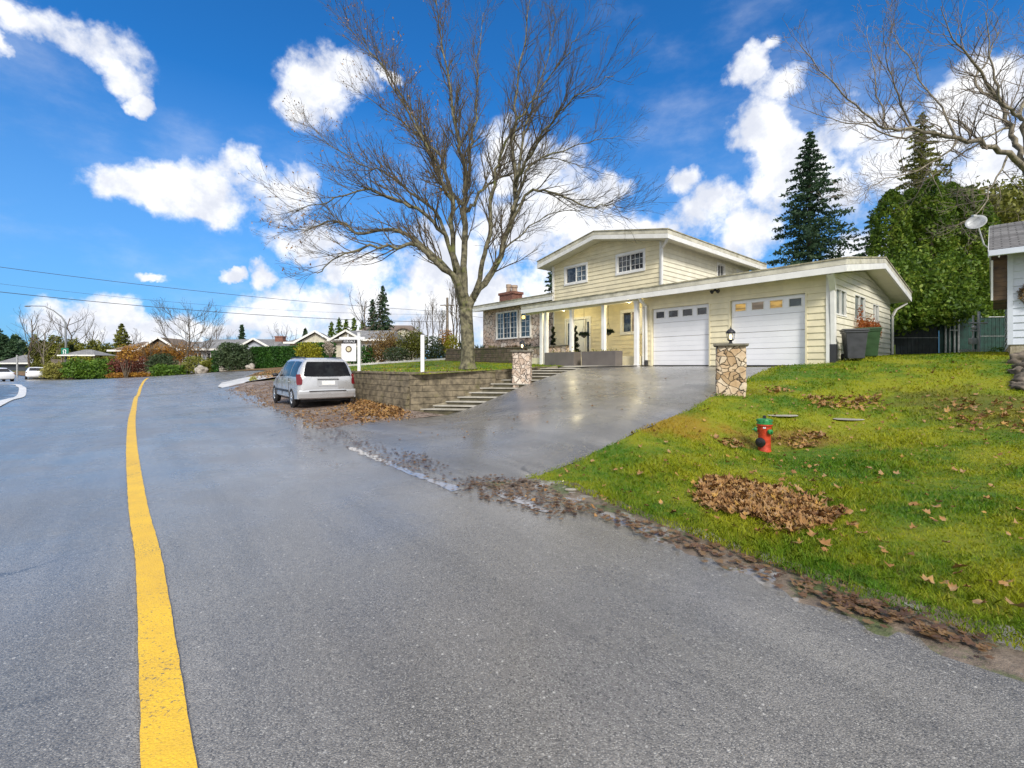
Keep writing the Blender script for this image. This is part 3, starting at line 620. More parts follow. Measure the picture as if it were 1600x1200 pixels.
# ------------------------------------------------------------------ the yellow house
HX = thing('yellow_house', 'two storey cream sided house with a double garage, low gables and stone clad left wing', 'house', HO, HA)
def P_(name, mb, m, parent=HX, **k): return mb.build(name, m, parent, **k)
def siding(mb, s0, s1, c0, top, holes=(), exp=.19, out=.025, y=0.0, ax='x', side=-1):
    """lapped boards on a wall plane; ax x: plane y const facing side; ax y: plane x const"""
    zmax = max(top(s0 + (s1 - s0) * i / 40) for i in range(41)); k = 0
    def P(s, o, z): return (s, y + side * o, z) if ax == 'x' else (y + side * o, s, z)
    z = c0
    while z < zmax - .01:
        zt = z + exp; cuts = sorted({z, zt} | {q for h in holes for q in (h[2], h[3]) if z < q < zt})
        for za, zb in zip(cuts, cuts[1:]):
            iv = [(s0, s1)]
            for h in holes:
                if h[2] < zb - 1e-4 and h[3] > za + 1e-4:
                    iv = [w for (a, b) in iv for w in ((a, min(b, h[0])), (max(a, h[1]), b)) if w[1] - w[0] > .01]
            for a, b in iv:
                n = max(1, int((b - a) / .3)) if top(a) < zb + .3 or top(b) < zb + .3 or zb > zmax - 1.2 else 1
                for i in range(n):
                    x0 = a + (b - a) * i / n; x1 = a + (b - a) * (i + 1) / n; t0 = min(zb, top(x0)); t1 = min(zb, top(x1))
                    if t0 <= za and t1 <= za: continue
                    t0 = max(t0, za); t1 = max(t1, za); f = lambda q: .004 + out * (1 - (q - z) / exp)
                    mb.add([P(x0, f(za), za), P(x1, f(za), za), P(x1, f(t1), t1), P(x0, f(t0), t0), P(x0, -.005, za), P(x1, -.005, za)], [(0, 1, 2, 3), (4, 5, 1, 0)])
        z = zt; k += 1
sl_ = .155
gar_top = lambda b: 2.50 + sl_ * ((b + .6) if b < 3.85 else (8.3 - b))
up_top = lambda s: 5.0 + .2 * (3.67 - abs(s + 5.81)) - .02
# solid bodies behind the boards
wb = MB(); wb.box(-2.55, 3.37, .14, 7.68, -.3, 2.55); wb.prism([(.14, 2.5), (3.85, 3.15), (7.68, 2.55)], -2.5, 3.37, 'x')
P_('garage_wall', wb, M['cream'])
ub = MB(); ub.box(-8.84, -2.86, 1.62, 9.98, -.3, 5.0); ub.prism([(-8.84, 5.0), (-5.81, 5.66), (-2.86, 5.0)], 1.62, 9.98, 'y')
P_('upper_wall', ub, M['cream'])
D1 = (-2.26, 0.0, -.3, 2.13); D2 = (.673, 2.892, -.3, 2.13)
wm = MB(); siding(wm, -2.6, 3.46, .0, lambda s: 2.60, (D1, D2)); P_('garage_front_siding', wm, M['cream'], fix=False)
# foundation strip under the siding at the right corner, board ends
GW = [(.61, 1.66, 1.50, 2.28), (2.62, 3.9, 1.50, 2.30), (4.98, 5.83, 1.58, 2.20)]
wm = MB(); siding(wm, 0, 7.7, .1, gar_top, GW, y=3.46, ax='y', side=1); P_('garage_side_siding', wm, M['cream_sunlit'], fix=False)
UW = [(-8.06, -6.69, 4.02, 4.84), (-4.94, -3.56, 4.07, 4.87)]
wm = MB(); siding(wm, -8.86, -2.77, 2.5, up_top, UW, y=1.5); P_('upper_front_siding', wm, M['cream'], fix=False)
USW = [(6.29, 7.15, 3.75, 4.96), (8.43, 9.2, 3.75, 4.9)]
wm = MB(); siding(wm, 1.5, 10.0, 2.6, lambda b: 5.12, USW, y=-2.77, ax='y', side=1); P_('upper_side_siding', wm, M['cream_sunlit'], fix=False)
PDO = (-8.1, -6.43, .3, 2.3); KW = (-4.72, -3.69, 1.36, 2.41)
wm = MB(); siding(wm, -8.86, -2.62, .36, lambda s: 2.75, (PDO, KW), y=1.5); P_('porch_siding', wm, M['cream'], fix=False)
wm = MB(); wm.box(-2.63, -2.56, .0, 1.62, -.3, 2.6); P_('porch_return_wall', wm, M['cream'])
# roofs
def gable_roof(name, prof, thick, a0, a1, axis, edge, parent=HX, top='tar_roof'):
    """prof: three (across, underside z) points; thick roof with two stepped fascia bands and a thin cap"""
    e0, r, e1 = prof
    mb = MB(); P = [e0, r, e1, (e1[0], e1[1] + thick), (r[0], r[1] + thick), (e0[0], e0[1] + thick)]
    mb.prism(P, a0, a1, axis); ro = mb.build(name, [M[top]], parent)
    so = MB(); so.prism([(e0[0] + .03, e0[1] - .012), (r[0], r[1] - .012), (e1[0] - .03, e1[1] - .012), (e1[0] - .03, e1[1] + .03), (r[0], r[1] + .03), (e0[0] + .03, e0[1] + .03)], a0 + .02, a1 - .02, axis)
    so.build('soffit', M['soffit'], parent)
    P3 = (lambda a, z, t: Vector((a, t, z))) if axis == 'y' else (lambda a, z, t: Vector((t, a, z)))
    f = MB(); g = MB(); cp = MB()
    for (mbx, z0, z1, o, w) in ((f, -.03, .15, .03, .06), (g, .16, thick - .01, .02, .06), (cp, thick - .01, thick + .03, .045, .10)):
        for side_, t in ((1, a1 + o - w / 2), (-1, a0 - o + w / 2)):
            for p, q in ((e0, r), (r, e1)):
                sg0 = (-o if p is e0 else 0); sg1 = (o if q is e1 else 0)
                A = [P3(p[0] + sg0, p[1] + z0, t - w / 2), P3(q[0] + sg1, q[1] + z0, t - w / 2), P3(q[0] + sg1, q[1] + z1, t - w / 2), P3(p[0] + sg0, p[1] + z1, t - w / 2)]
                B = [P3(p[0] + sg0, p[1] + z0, t + w / 2), P3(q[0] + sg1, q[1] + z0, t + w / 2), P3(q[0] + sg1, q[1] + z1, t + w / 2), P3(p[0] + sg0, p[1] + z1, t + w / 2)]
                mbx.add(A + B, [(0, 1, 2, 3), (7, 6, 5, 4), (0, 4, 5, 1), (1, 5, 6, 2), (2, 6, 7, 3), (3, 7, 4, 0)])
        for e, sgn in ((e0, -1), (e1, 1)):
            x0, x1 = sorted((e[0] + sgn * o, e[0] + sgn * (o - w)))
            if axis == 'y': mbx.box(x0, x1, a0 - o + w, a1 + o - w, e[1] + z0, e[1] + z1)
            else: mbx.box(a0 - o + w, a1 + o - w, x0, x1, e[1] + z0, e[1] + z1)
    f.build('fascia', M['white_trim'], parent, bevel=.006); g.build('gutter', M[edge], parent, bevel=.006); cp.build('roof_edge_trim', M['moss_edge'], parent)
    return ro
gable_roof('garage_roof', ((-.6, 2.53), (3.85, 3.22), (8.3, 2.53)), .33, -9.0, 4.0, 'x', 'roof_edge')
gable_roof('upper_roof', ((-9.48, 5.0), (-5.81, 5.735), (-2.14, 5.0)), .33, .93, 10.57, 'y', 'roof_edge')
gable_roof('wing_roof', ((1.4, 3.38), (5.2, 3.9), (9.0, 3.38)), .30, -16.15, -8.9, 'x', 'roof_edge')
# garage doors
def garage_door(x0, x1, panes):
    mb = MB(); z0, z1 = 0.0, 2.13; y = .12
    rows = [(0, .53), (.53, 1.06), (1.06, 1.59), (1.59, 2.13)]
    for r, (a, b) in enumerate(rows):
        if r < 3:
            mb.box(x0 + .03, x1 - .03, y - .03, y + .02, a + .006, b - .004)
            for q in (a + .18, a + .355): mb.box(x0 + .03, x1 - .03, y - .036, y - .03, q + .004, q + .165)
            mb.box(x0 + .03, x1 - .03, y - .036, y - .03, a + .012, a + .172)
    a, b = rows[3]; n = 4; W_ = x1 - x0 - .06; cw = W_ / n
    mb.box(x0 + .03, x1 - .03, y - .03, y + .02, a + .004, a + .17); mb.box(x0 + .03, x1 - .03, y - .03, y + .02, b - .10, b)
    for i in range(n + 1):
        w = .10 if i in (0, n) else .15; xx = x0 + .03 + i * cw; xa = xx if i == 0 else (xx - w if i == n else xx - w / 2)
        mb.box(xa, xa + w, y - .03, y + .02, a + .17, b - .10)
    o = mb.build('garage_door', M['garage_white'], HX, bevel=.004)
    for i in range(n):
        xa = x0 + .03 + i * cw + (.10 if i == 0 else .075); xb = x0 + .03 + (i + 1) * cw - (.10 if i == n - 1 else .075)
        q = MB().box(xa, xb, y - .005, y + .005, a + .17, b - .10); q.build('pane', M[panes[i]], o)
        fr = MB()
        for t in ((xa, xb, a + .17, a + .19), (xa, xb, b - .12, b - .10), (xa, xa + .02, a + .19, b - .12), (xb - .02, xb, a + .19, b - .12)): fr.box(t[0], t[1], y - .04, y - .0, t[2], t[3])
        fr.build('pane_frame', M['white_trim'], o)
    tr = MB(); tr.box(x0 - .03, x0 + .02, -.03, .13, -.02, 2.15); tr.box(x1 - .02, x1 + .03, -.03, .13, -.02, 2.15); tr.box(x0 + .02, x1 - .02, -.025, .13, 2.135, 2.16)
    tr.build('door_trim', M['cream'], o); MB().box(x0, x1, y - .05, y, -.02, .012).build('threshold', M['rubber'], o)
garage_door(-2.26, 0.0, ['glass_pale' if i == 9 else 'glass' for i in range(4)])
garage_door(.673, 2.892, ['lit_amber', 'lit_pale', 'lit_amber', 'glass_curtain'])
def window(x0, x1, z0, z1, y, name='window', n=2, trim=.1, grid=None, ax='x', glass='glass', parent=HX, side=-1, tm='white_trim', out=.05):
    """window on plane y; side: outward direction along the plane's normal"""
    def B(mb, a, b, o0, o1, c, d):
        p, q = sorted((y + side * o0, y + side * o1))
        (mb.box(a, b, p, q, c, d) if ax == 'x' else mb.box(p, q, a, b, c, d))
    t = MB(); e = trim
    if e:
        B(t, x0 - e, x1 + e, -.06, out, z1, z1 + e); B(t, x0 - e, x1 + e, -.06, out + .012, z0 - e, z0); B(t, x0 - e, x0, -.06, out, z0, z1); B(t, x1, x1 + e, -.06, out, z0, z1)
    else: B(t, x0 - .02, x1 + .02, -.06, out, z0 - .02, z0)
    f = t.build(name, M[tm], parent, bevel=.004)
    fr = MB(); w = .035
    B(fr, x0, x1, -.05, .02, z0, z0 + w); B(fr, x0, x1, -.05, .02, z1 - w, z1)
    for i in range(n + 1):
        xx = x0 + (x1 - x0) * i / n; B(fr, max(x0, xx - w / (1 if i == n else 2)), min(x1, xx + w / (1 if i == 0 else 2)), -.049, .019, z0 + w, z1 - w)
    if grid:
        for (a, b, nx, nz) in grid:
            for i in range(1, nx): xx = a + (b - a) * i / nx; B(fr, xx - .008, xx + .008, -.03, -.012, z0 + w, z1 - w)
            for i in range(1, nz): zz = z0 + (z1 - z0) * i / nz; B(fr, a, b, -.031, -.013, zz - .008, zz + .008)
    fr.build('sash', M['white_trim'], f)
    for i in range(n):
        g = MB(); B(g, x0 + (x1 - x0) * i / n + w / 2, x0 + (x1 - x0) * (i + 1) / n - w / 2, -.045, -.035, z0 + w, z1 - w)
        g.build('pane', M[glass if isinstance(glass, str) else glass[i]], f)
    return f
window(-8.03, -6.72, 4.05, 4.81, 1.5, glass=('glass', 'glass_pale'), grid=[(-7.37, -6.72, 2, 3)])
window(-4.91, -3.59, 4.10, 4.84, 1.5, grid=[(-4.91, -4.25, 3, 3), (-4.25, -3.59, 3, 3)])
for (a, b, c, d) in USW: window(a + .1, b - .1, c + .1, d - .1, -2.77, ax='y', side=1)
for i, (a, b, c, d) in enumerate(GW): window(a, b, c, d, 3.46, ax='y', side=1, trim=0, glass='glass_curtain', out=.04)
window(-4.66, -3.75, 1.44, 2.34, 1.5, glass=('glass', 'lit_pale'))
# stone clad living wing
st = MB(); st.box(-15.6, -8.84, 2.0, 8.6, -.3, 3.42); P_('stone_wing_wall', st, M['flagstone'])
window(-14.12, -12.25, 1.60, 3.14, 1.94, n=3, trim=.05, grid=[(-14.12, -12.25, 6, 5)], glass=('glass_pale', 'glass', 'glass'))
window(-11.97, -11.15, 1.60, 3.10, 1.94, n=1, trim=.05, grid=[(-11.97, -11.15, 2, 5)], glass='glass_pale')
lb = MB(); lb.lathe([(.0, -.1), (.09, -.06), (.1, .02), (.05, .1)], 12, (-11.7, 1.93, 2.72)); lb.build('window_lamp_glow', M['lit_room'], HX, smooth=True)
# front door
dr = MB(); dr.box(-8.1, -6.43, 1.46, 1.6, 2.22, 2.33); dr.box(-8.1, -8.0, 1.46, 1.6, .36, 2.22); dr.box(-6.53, -6.43, 1.46, 1.6, .36, 2.22)
dr.box(-7.72, -7.64, 1.47, 1.6, .36, 2.22); dr.box(-6.86, -6.78, 1.47, 1.6, .36, 2.22)
df = dr.build('door_frame', M['white_trim'], HX, bevel=.004)
dd = MB(); dd.box(-7.64, -6.86, 1.53, 1.58, .37, 2.2)
for (a, b, c, d) in ((-7.55, -7.28, .5, 1.2), (-7.22, -6.95, .5, 1.2), (-7.55, -7.28, 1.32, 2.1), (-7.22, -6.95, 1.32, 2.1)): dd.box(a, b, 1.515, 1.53, c, d)
do = dd.build('front_door', M['door_white'], HX, bevel=.004)
MB().bar((-7.56, 1.47, 1.1), (-7.56, 1.47, 1.5), .03).build('handle', M['dark_metal'], do)
for (a, b) in ((-8.0, -7.72), (-6.78, -6.53)):
    sm = MB(); sm.box(a, b, 1.54, 1.58, .36, 2.22); q = sm.build('sidelight', M['door_white'], HX); MB().box(a + .07, b - .07, 1.525, 1.54, .5, 2.08).build('pane', M['glass'], q)
# porch floor, plinth, posts, beam, ceiling lights
fl = MB(); fl.box(-8.8, -2.66, -.12, 1.5, -.2, .36); P_('porch_floor', fl, M['cream'], bevel=.01)
for s in (-7.93, -7.62, -6.05, -4.29, -2.72):
    pm = MB(); w = .075; pm.box(s - w, s + w, -.36, -.21, -.08, 2.46); pm.box(s - w - .01, s + w + .01, -.37, -.20, -.08, .05); pm.box(s - w - .012, s + w + .012, -.372, -.198, 2.38, 2.46)
    P_('porch_post', pm, M['white_post'], bevel=.008)
bm_ = MB(); bm_.box(-8.95, -2.62, -.38, -.18, 2.46, 2.60); P_('porch_beam', bm_, M['soffit'])
for (s, b) in ((-7.15, .35), (-3.45, .25)):
    z = 2.50 + sl_ * (b + .6) - .0
    m1 = MB(); m1.lathe([(.14, 0), (.15, -.03), (.13, -.05)], 20, (s, b, z)); q = m1.build('ceiling_light', M['white_trim'], HX, smooth=True)
    MB().lathe([(.125, -.04), (.11, -.08), (.05, -.105), (0.0, -.11)], 20, (s, b, z)).build('lamp_glass', M['lit_ceiling'], q, smooth=True)
    pl = bpy.data.lights.new('porch_lamp', 'POINT'); pl.energy = 18; pl.color = (1, .85, .5); pl.shadow_soft_size = .12
    po = bpy.data.objects.new('porch_lamp', pl); COL.objects.link(po); po.location = (s, b, z - .22); po.parent = q
# downpipes
def downpipe(pts, w, m='white_trim', shoe=None):
    mb = MB(); 
    for a, b in zip(pts, pts[1:]): mb.bar(a, b, w, w * .75)
    o = mb.build('downpipe', M[m], HX, bevel=.006)
    if shoe: MB().bar(shoe[0], shoe[1], w * 1.15, w).build('pipe_shoe', M['black_plastic'], o)
downpipe([(-2.40, -.58, 2.52), (-2.40, -.5, 2.42), (-2.42, -.12, 2.25), (-2.42, -.09, .02)], .09, shoe=((-2.42, -.09, .2), (-2.42, -.09, 0)))
downpipe([(-2.55, -.09, 2.3), (-2.55, -.09, .02)], .08)
downpipe([(3.62, -.52, 2.52), (3.62, -.4, 2.45), (3.56, -.02, 2.12), (3.56, .04, .6)], .15, shoe=((3.56, .04, .6), (3.56, .04, .05)))
downpipe([(-2.2, 1.02, 4.98), (-2.3, 1.1, 4.9), (-2.69, 1.44, 4.78), (-2.71, 1.45, 3.1)], .09)
downpipe([(-8.9, 1.45, 5.05), (-8.9, 1.45, 3.0)], .08)
downpipe([(-2.3, 10.3, 4.98), (-2.7, 10.1, 4.7), (-2.71, 10.05, 3.4)], .07)
downpipe([(3.9, 8.2, 2.45), (3.62, 7.9, 2.2), (3.54, 7.78, 1.95), (3.54, 7.78, .1)], .08)
for bx in (((3.40, 3.485, -.045, .0, .0, 2.56), (3.465, 3.50, .0, .06, .0, 2.56)), ((-2.82, -2.745, 1.455, 1.5, 2.9, 5.08), (-2.765, -2.73, 1.5, 1.56, 2.9, 5.08)), ((-8.885, -8.82, 1.455, 1.5, .36, 5.02),), ((-2.64, -2.56, -.04, .0, .0, 2.56),)):
    cb_ = MB(); [cb_.box(*q) for q in bx]; P_('corner_trim', cb_, M['white_trim'])
# floodlight under the eave, electric box
fm = MB(); fm.lathe([(.05, 0), (.05, -.03), (.02, -.04)], 12, (.33, -.3, 2.56)); fo = fm.build('floodlight', M['dark_metal'], HX)
for s in (-1, 1):
    MM = Matrix.Rotation(R(115 * s), 3, 'Y'); MB().lathe([(.02, 0), (.035, .06), (.065, .10), (.07, .14)], 12, (.33, -.32, 2.50), MM).build('lamp_head', M['dark_metal'], fo)
# chimney on the left wing
ch = MB(); ch.box(-15.2, -13.9, 3.0, 3.8, 3.4, 4.45); ch.box(-15.26, -13.84, 2.94, 3.86, 4.45, 4.6); co = P_('chimney', ch, M['red_brick'])
for (x, r, h) in ((-14.75, .16, .55), (-14.2, .20, .42)):
    q = MB(); q.lathe([(r, 4.6), (r * .92, 4.6 + h * .6), (r * 1.1, 4.6 + h * .65), (r * 1.05, 4.6 + h)], 14, (x, 3.4, 0)); q.build('flue', M['terracotta'], co)
# antenna-free: low stone porch wall with dark cap
lw = MB(); lw.box(-9.5, -6.75, -.02 - .12, .12, -.1, .86); pw = thing('porch_stone_wall', 'low brown stone wall with a dark cap left of the front door', 'wall', hp(0, 0), HA)
lw = MB(); lw.box(-9.45, -6.8, .15, .38, .36, .88); lw.build('wall_body', M['flagstone'], pw)
MB().box(-9.5, -6.75, .10, .43, .88, .95).build('cap', M['slab_cap'], pw, bevel=.01)

# ------------------------------------------------------------------ retaining walls and steps
def local_frame(a, b):
    a = Vector(a); b = Vector(b); return math.atan2(b.y - a.y, b.x - a.x), (b - a).length
def wall_run(root, a, b, ztop0, ztop1, thick, m, name='wall_section', cap=None):
    """block courses along a line, its mesh in a frame whose x runs along the wall"""
    ang, L = local_frame(a, b); o = MB(); n = max(2, int(L / .42)); rr = random.Random(int(L * 100))
    zb = min(H(*a), H(*b)) - .25; mid = (Vector(a) + Vector(b)) / 2; zb = min(zb, H(*mid) - .25)
    zt = max(ztop0, ztop1); k = 0; z = zt - .2
    top = lambda x: ztop0 + (ztop1 - ztop0) * x / L
    while z > zb - .2:
        x = -(.21 if k % 2 else 0)
        while x < L:
            x0 = max(0, x) + .004; x1 = min(L, x + .42) - .004
            if x1 - x0 > .05:
                d = rr.uniform(-.006, .016); t = min(z + .186, top((x0 + x1) / 2)); sb = .026 * k
                if t > z + .02: o.box(x0, x1, -sb - d, thick, z, t)
            x += .42
        z -= .2; k += 1
    s = o.build(name, M[m], root, bevel=0); s.location = Vector((a[0], a[1], 0)) - Vector(root.location); s.rotation_euler = (0, 0, ang)
    cp = MB(); nn = max(1, int(L / .45)); 
    for i in range(nn):
        x0 = L * i / nn; x1 = L * (i + 1) / nn; cp.box(x0 + .004, x1 - .004, -.03, thick + .02, top((x0 + x1) / 2) + .003, top((x0 + x1) / 2) + .075)
    c = cp.build('cap_course', M[cap or m], root, bevel=0); c.location = s.location; c.rotation_euler = (0, 0, ang)
rw = thing('retaining_wall', 'brown split block retaining wall behind the silver minivan, holding up the lawn with the white posts', 'wall', (-3.33, 14.8, 0))
wall_run(rw, (-9.9, 22.5), (-3.33, 14.8), -.30, -.30, .3, 'block_wall')
wall_run(rw, (-3.33, 14.8), (-.6, 16.35), -.30, -.25, .3, 'block_wall')
wall_run(rw, (-.6, 16.35), (1.5, 17.85), -.25, -.10, .3, 'block_wall')
tw = thing('terrace_wall', 'low dark brown block terrace wall in front of the stone clad wing', 'wall', tuple(hp(-16.5, -.1)), 0)
def hpl(s, b): return tuple(hp(s, b))[:2]
wall_run(tw, hpl(-16.6, -.1), hpl(-9.6, -.1), .95, .86, .35, 'terrace_block')
wall_run(tw, hpl(-17.2, 1.6), hpl(-16.6, -.1), .95, .95, .35, 'terrace_block')
tb = MB(); tb.prism([hpl(-16.5, .2), hpl(-9.6, .2), hpl(-9.6, 2.1), hpl(-17.0, 2.1)], .2, .84, 'z'); q = tb.build('terrace_bed', M['soil']); q['kind'] = 'structure'
# steps along the driveway
SA = Vector((-2.25, 14.25)); SBv = Vector((2.05, 17.25)); sd_ = (SBv - SA).normalized(); sn = Vector((-sd_.y, sd_.x))
stp = thing('garden_steps', 'weathered concrete garden steps climbing beside the wet driveway', 'steps', (SA.x, SA.y, -1.45))
NS = 12
paint('step_riser', (.085, .075, .045), .9, .3, 5, .2)  # mossy dark risers, with the shade below each tread put into the colour
def drive_z(p): return H(p[0], p[1]) + .012
for i in range(NS):
    a = SA + (SBv - SA) * (i / NS); b = SA + (SBv - SA) * ((i + 1) / NS); z = drive_z((a + b) / 2) + .06
    e_ = Vector((.985, -.17)); hw_ = .46 / abs(e_.dot(sn)); p = [a + e_ * hw_, b + e_ * hw_ + sd_ * .03, b - e_ * hw_ + sd_ * .03, a - e_ * hw_]
    fw = (b - a) / 2; pr = [(a + b) / 2 + (v - (a + b) / 2) * .93 + sd_ * .05 for v in p]; p = [p[0] - sd_ * .03, p[1], p[2], p[3] - sd_ * .03] if False else p
    mb = MB(); mb.prism([(v.x - SA.x, v.y - SA.y) for v in p], z - .035 + 1.45, z + 1.45, 'z'); so_ = mb.build('step', M['concrete'], stp, bevel=.008)
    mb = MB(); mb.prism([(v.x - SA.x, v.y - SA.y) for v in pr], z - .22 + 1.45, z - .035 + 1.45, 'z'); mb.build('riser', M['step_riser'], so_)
cu = MB()
for i in range(NS):
    a = SA + (SBv - SA) * (i / NS) + sn * .52; b = SA + (SBv - SA) * ((i + 1) / NS) + sn * .52
    cu.bar((a.x - SA.x, a.y - SA.y, drive_z(a) + .07 + 1.45), (b.x - SA.x, b.y - SA.y, drive_z(b) + .07 + 1.45), .08, .12)
cu.build('side_kerb', M['mossy_concrete'], stp)

# ------------------------------------------------------------------ stone pillars with lanterns
def pillar(x, y, zb, h, w, rz, st_, label):
    t = thing('stone_pillar', label, 'pillar', (x, y, zb), rz, 'stone pillars at the driveway')
    mb = MB(); n = 9; rr = random.Random(int(abs(x) * 10)); V = []; rings = 12
    for k in range(rings + 1):
        z = -.25 + (h + .25) * k / rings
        for s in range(4):
            for i in range(n):
                u = -1 + 2 * i / n; px_, py_ = [(u, -1), (1, u), (-u, 1), (-1, -u)][s]
                taper = 1.03 - .05 * k / rings; j = .022
                V.append((px_ * w / 2 * taper + rr.uniform(-j, j), py_ * w / 2 * taper + rr.uniform(-j, j), z))
    m_ = 4 * n; mb.add(V, [(k * m_ + i, k * m_ + (i + 1) % m_, (k + 1) * m_ + (i + 1) % m_, (k + 1) * m_ + i) for k in range(rings) for i in range(m_)] + [tuple(rings * m_ + i for i in range(m_))])
    b = mb.build('pillar_shaft', M[st_], t, smooth=True)
    cw = w / 2 + .06; MB().box(-cw, cw, -cw, cw, h, h + .05).build('cap', M['slab_cap'], t, bevel=.015)
    z = h + .05; ln = MB().lathe([(.055, z), (.06, z + .015), (.035, z + .03), (.032, z + .075), (.06, z + .085), (.07, z + .10)], 14); lo = ln.build('lantern', M['dark_metal'], t)
    body = MB(); z0 = z + .10; z1 = z + .255
    for i in range(6):
        a = i * math.pi / 3; body.bar((.068 * math.cos(a), .068 * math.sin(a), z0), (.088 * math.cos(a), .088 * math.sin(a), z1), .009)
    for zz, r in ((z0, .07), (z1, .09)):
        for i in range(6):
            a = i * math.pi / 3; b2 = a + math.pi / 3; body.bar((r * math.cos(a), r * math.sin(a), zz), (r * math.cos(b2), r * math.sin(b2), zz), .010)
    body.build('cage', M['dark_metal'], lo)
    MB().lathe([(.105, z1), (.10, z1 + .02), (.075, z1 + .06), (.045, z1 + .085), (.02, z1 + .095), (.022, z1 + .115), (.008, z1 + .13), (.006, z1 + .17)], 16).build('lantern_roof', M['dark_metal'], lo, smooth=True)
    MB().lathe([(.012, z0), (.014, z0 + .04), (.028, z0 + .07), (.024, z0 + .10), (.004, z0 + .125)], 12).build('bulb', M['lit_bulb'], lo, smooth=True)
    gl = MB().lathe([(.062, z0 + .004), (.082, z1 - .004)], 6); gl.f = gl.f[:6]; gl.mi = gl.mi[:6]; gl.build('lantern_glass', M['clear_glass'], lo)
    return t
m, t_, b_ = newmat('clear_glass'); tr_ = t_.new('ShaderNodeBsdfTransparent'); gl_ = t_.new('ShaderNodeBsdfGlossy'); gl_.inputs['Roughness'].default_value = .08; mx_ = t_.new('ShaderNodeMixShader'); mx_.inputs[0].default_value = .22
t_.l.new(tr_.outputs[0], mx_.inputs[1]); t_.l.new(gl_.outputs[0], mx_.inputs[2]); t_.l.new(mx_.outputs[0], t_.n['Material Output'].inputs[0])
pillar(5.02, 10.45, H(5.02, 10.45), 1.07, .60, R(-25), 'pillar_stone', 'nearer tan stone pillar with a lantern, on the grass right of the driveway')
pillar(.36, 16.05, drive_z((.36, 16.05)), 1.06, .62, R(-8), 'pillar_stone_pink', 'farther pinkish stone pillar with a lantern, beside the garden steps')

# ------------------------------------------------------------------ fire hydrant
hx, hy = 4.16, 7.5; hz = H(hx, hy)
hy_t = thing('fire_hydrant', 'red fire hydrant with green cap and black pumper outlet on the grass', 'fire hydrant', (hx, hy, hz), R(-29.0))
k = .60 / .70
def sc(p): return [(r * k, z * k) for r, z in p]
MB().lathe(sc([(.115, -.1), (.118, 0), (.12, .03), (.112, .05), (.108, .30), (.112, .34), (.118, .46), (.125, .50), (.142, .515), (.142, .54), (.12, .545)]), 28).build('body', M['hydrant_red'], hy_t, autosm=True)
MB().lathe(sc([(.138, .54), (.140, .555), (.128, .565), (.130, .61), (.120, .635), (.07, .645), (.045, .65)]), 28).build('bonnet', M['hydrant_green'], hy_t, autosm=True)
bo = MB()
for i in range(8): a = i * math.pi / 4; MB().lathe(sc([(.011, .56), (.011, .60), (.003, .605)]), 6, (.131 * k * math.cos(a), .131 * k * math.sin(a), .03 * k)).build('bonnet_bolt', M['hydrant_green'], hy_t)

MB().lathe(sc([(.03, .645), (.028, .70), (.02, .705)]), 5).build('operating_nut', M['dark_metal'], hy_t)
def outlet(ang, z, prof, m, name, nutr, core='hydrant_red', tilt=90):
    MM = Matrix.Rotation(ang, 3, 'Z') @ Matrix.Rotation(R(tilt), 3, 'Y'); o = MB().lathe(sc(prof), 22, (0, 0, z * k), MM).build(name, M[m], hy_t, autosm=True)
    MB().lathe(sc([(nutr, prof[-1][1]), (nutr * .9, prof[-1][1] + .03)]), 5, (0, 0, z * k), MM).build('cap_nut', M[m], o)
    MB().lathe(sc([(prof[0][0] * .85, .05), (prof[0][0] * .85, prof[0][1] + .004)]), 18, (0, 0, z * k), MM).build('outlet_neck', M[core], o)
outlet(R(-90 - 28), .20, [(.088, .12), (.092, .135), (.088, .165), (.06, .178)], 'hydrant_black', 'pumper_cap', .025)
outlet(R(-90 + 40), .41, [(.046, .125), (.05, .14), (.046, .17), (.03, .178)], 'hydrant_green', 'hose_cap', .016)
outlet(R(-90 - 85), .43, [(.046, .125), (.05, .14), (.046, .17), (.03, .178)], 'hydrant_green', 'hose_cap', .016)
MB().lathe(sc([(.15, -.02), (.15, .02), (.12, .022)]), 28).build('base_flange', M['hydrant_red'], hy_t)
for ca_ in (R(-90 + 40), R(-90 - 85)):
    ch_ = MB(); ch_.tube([(math.cos(ca_ + .25 + j * .09) * (.15 - .012 * j) * k * 1.1, math.sin(ca_ + .25 + j * .09) * (.15 - .012 * j) * k * 1.1, (.40 - .05 * math.sin(j * .6)) * k) for j in range(6)], .004, 5); ch_.build('cap_chain', M['dark_metal'], hy_t)
tag(MB().box(-.02, .02, -.105, -.1, .40, .44).build('number_tag', M['sign_white'], hy_t, bevel=.004))

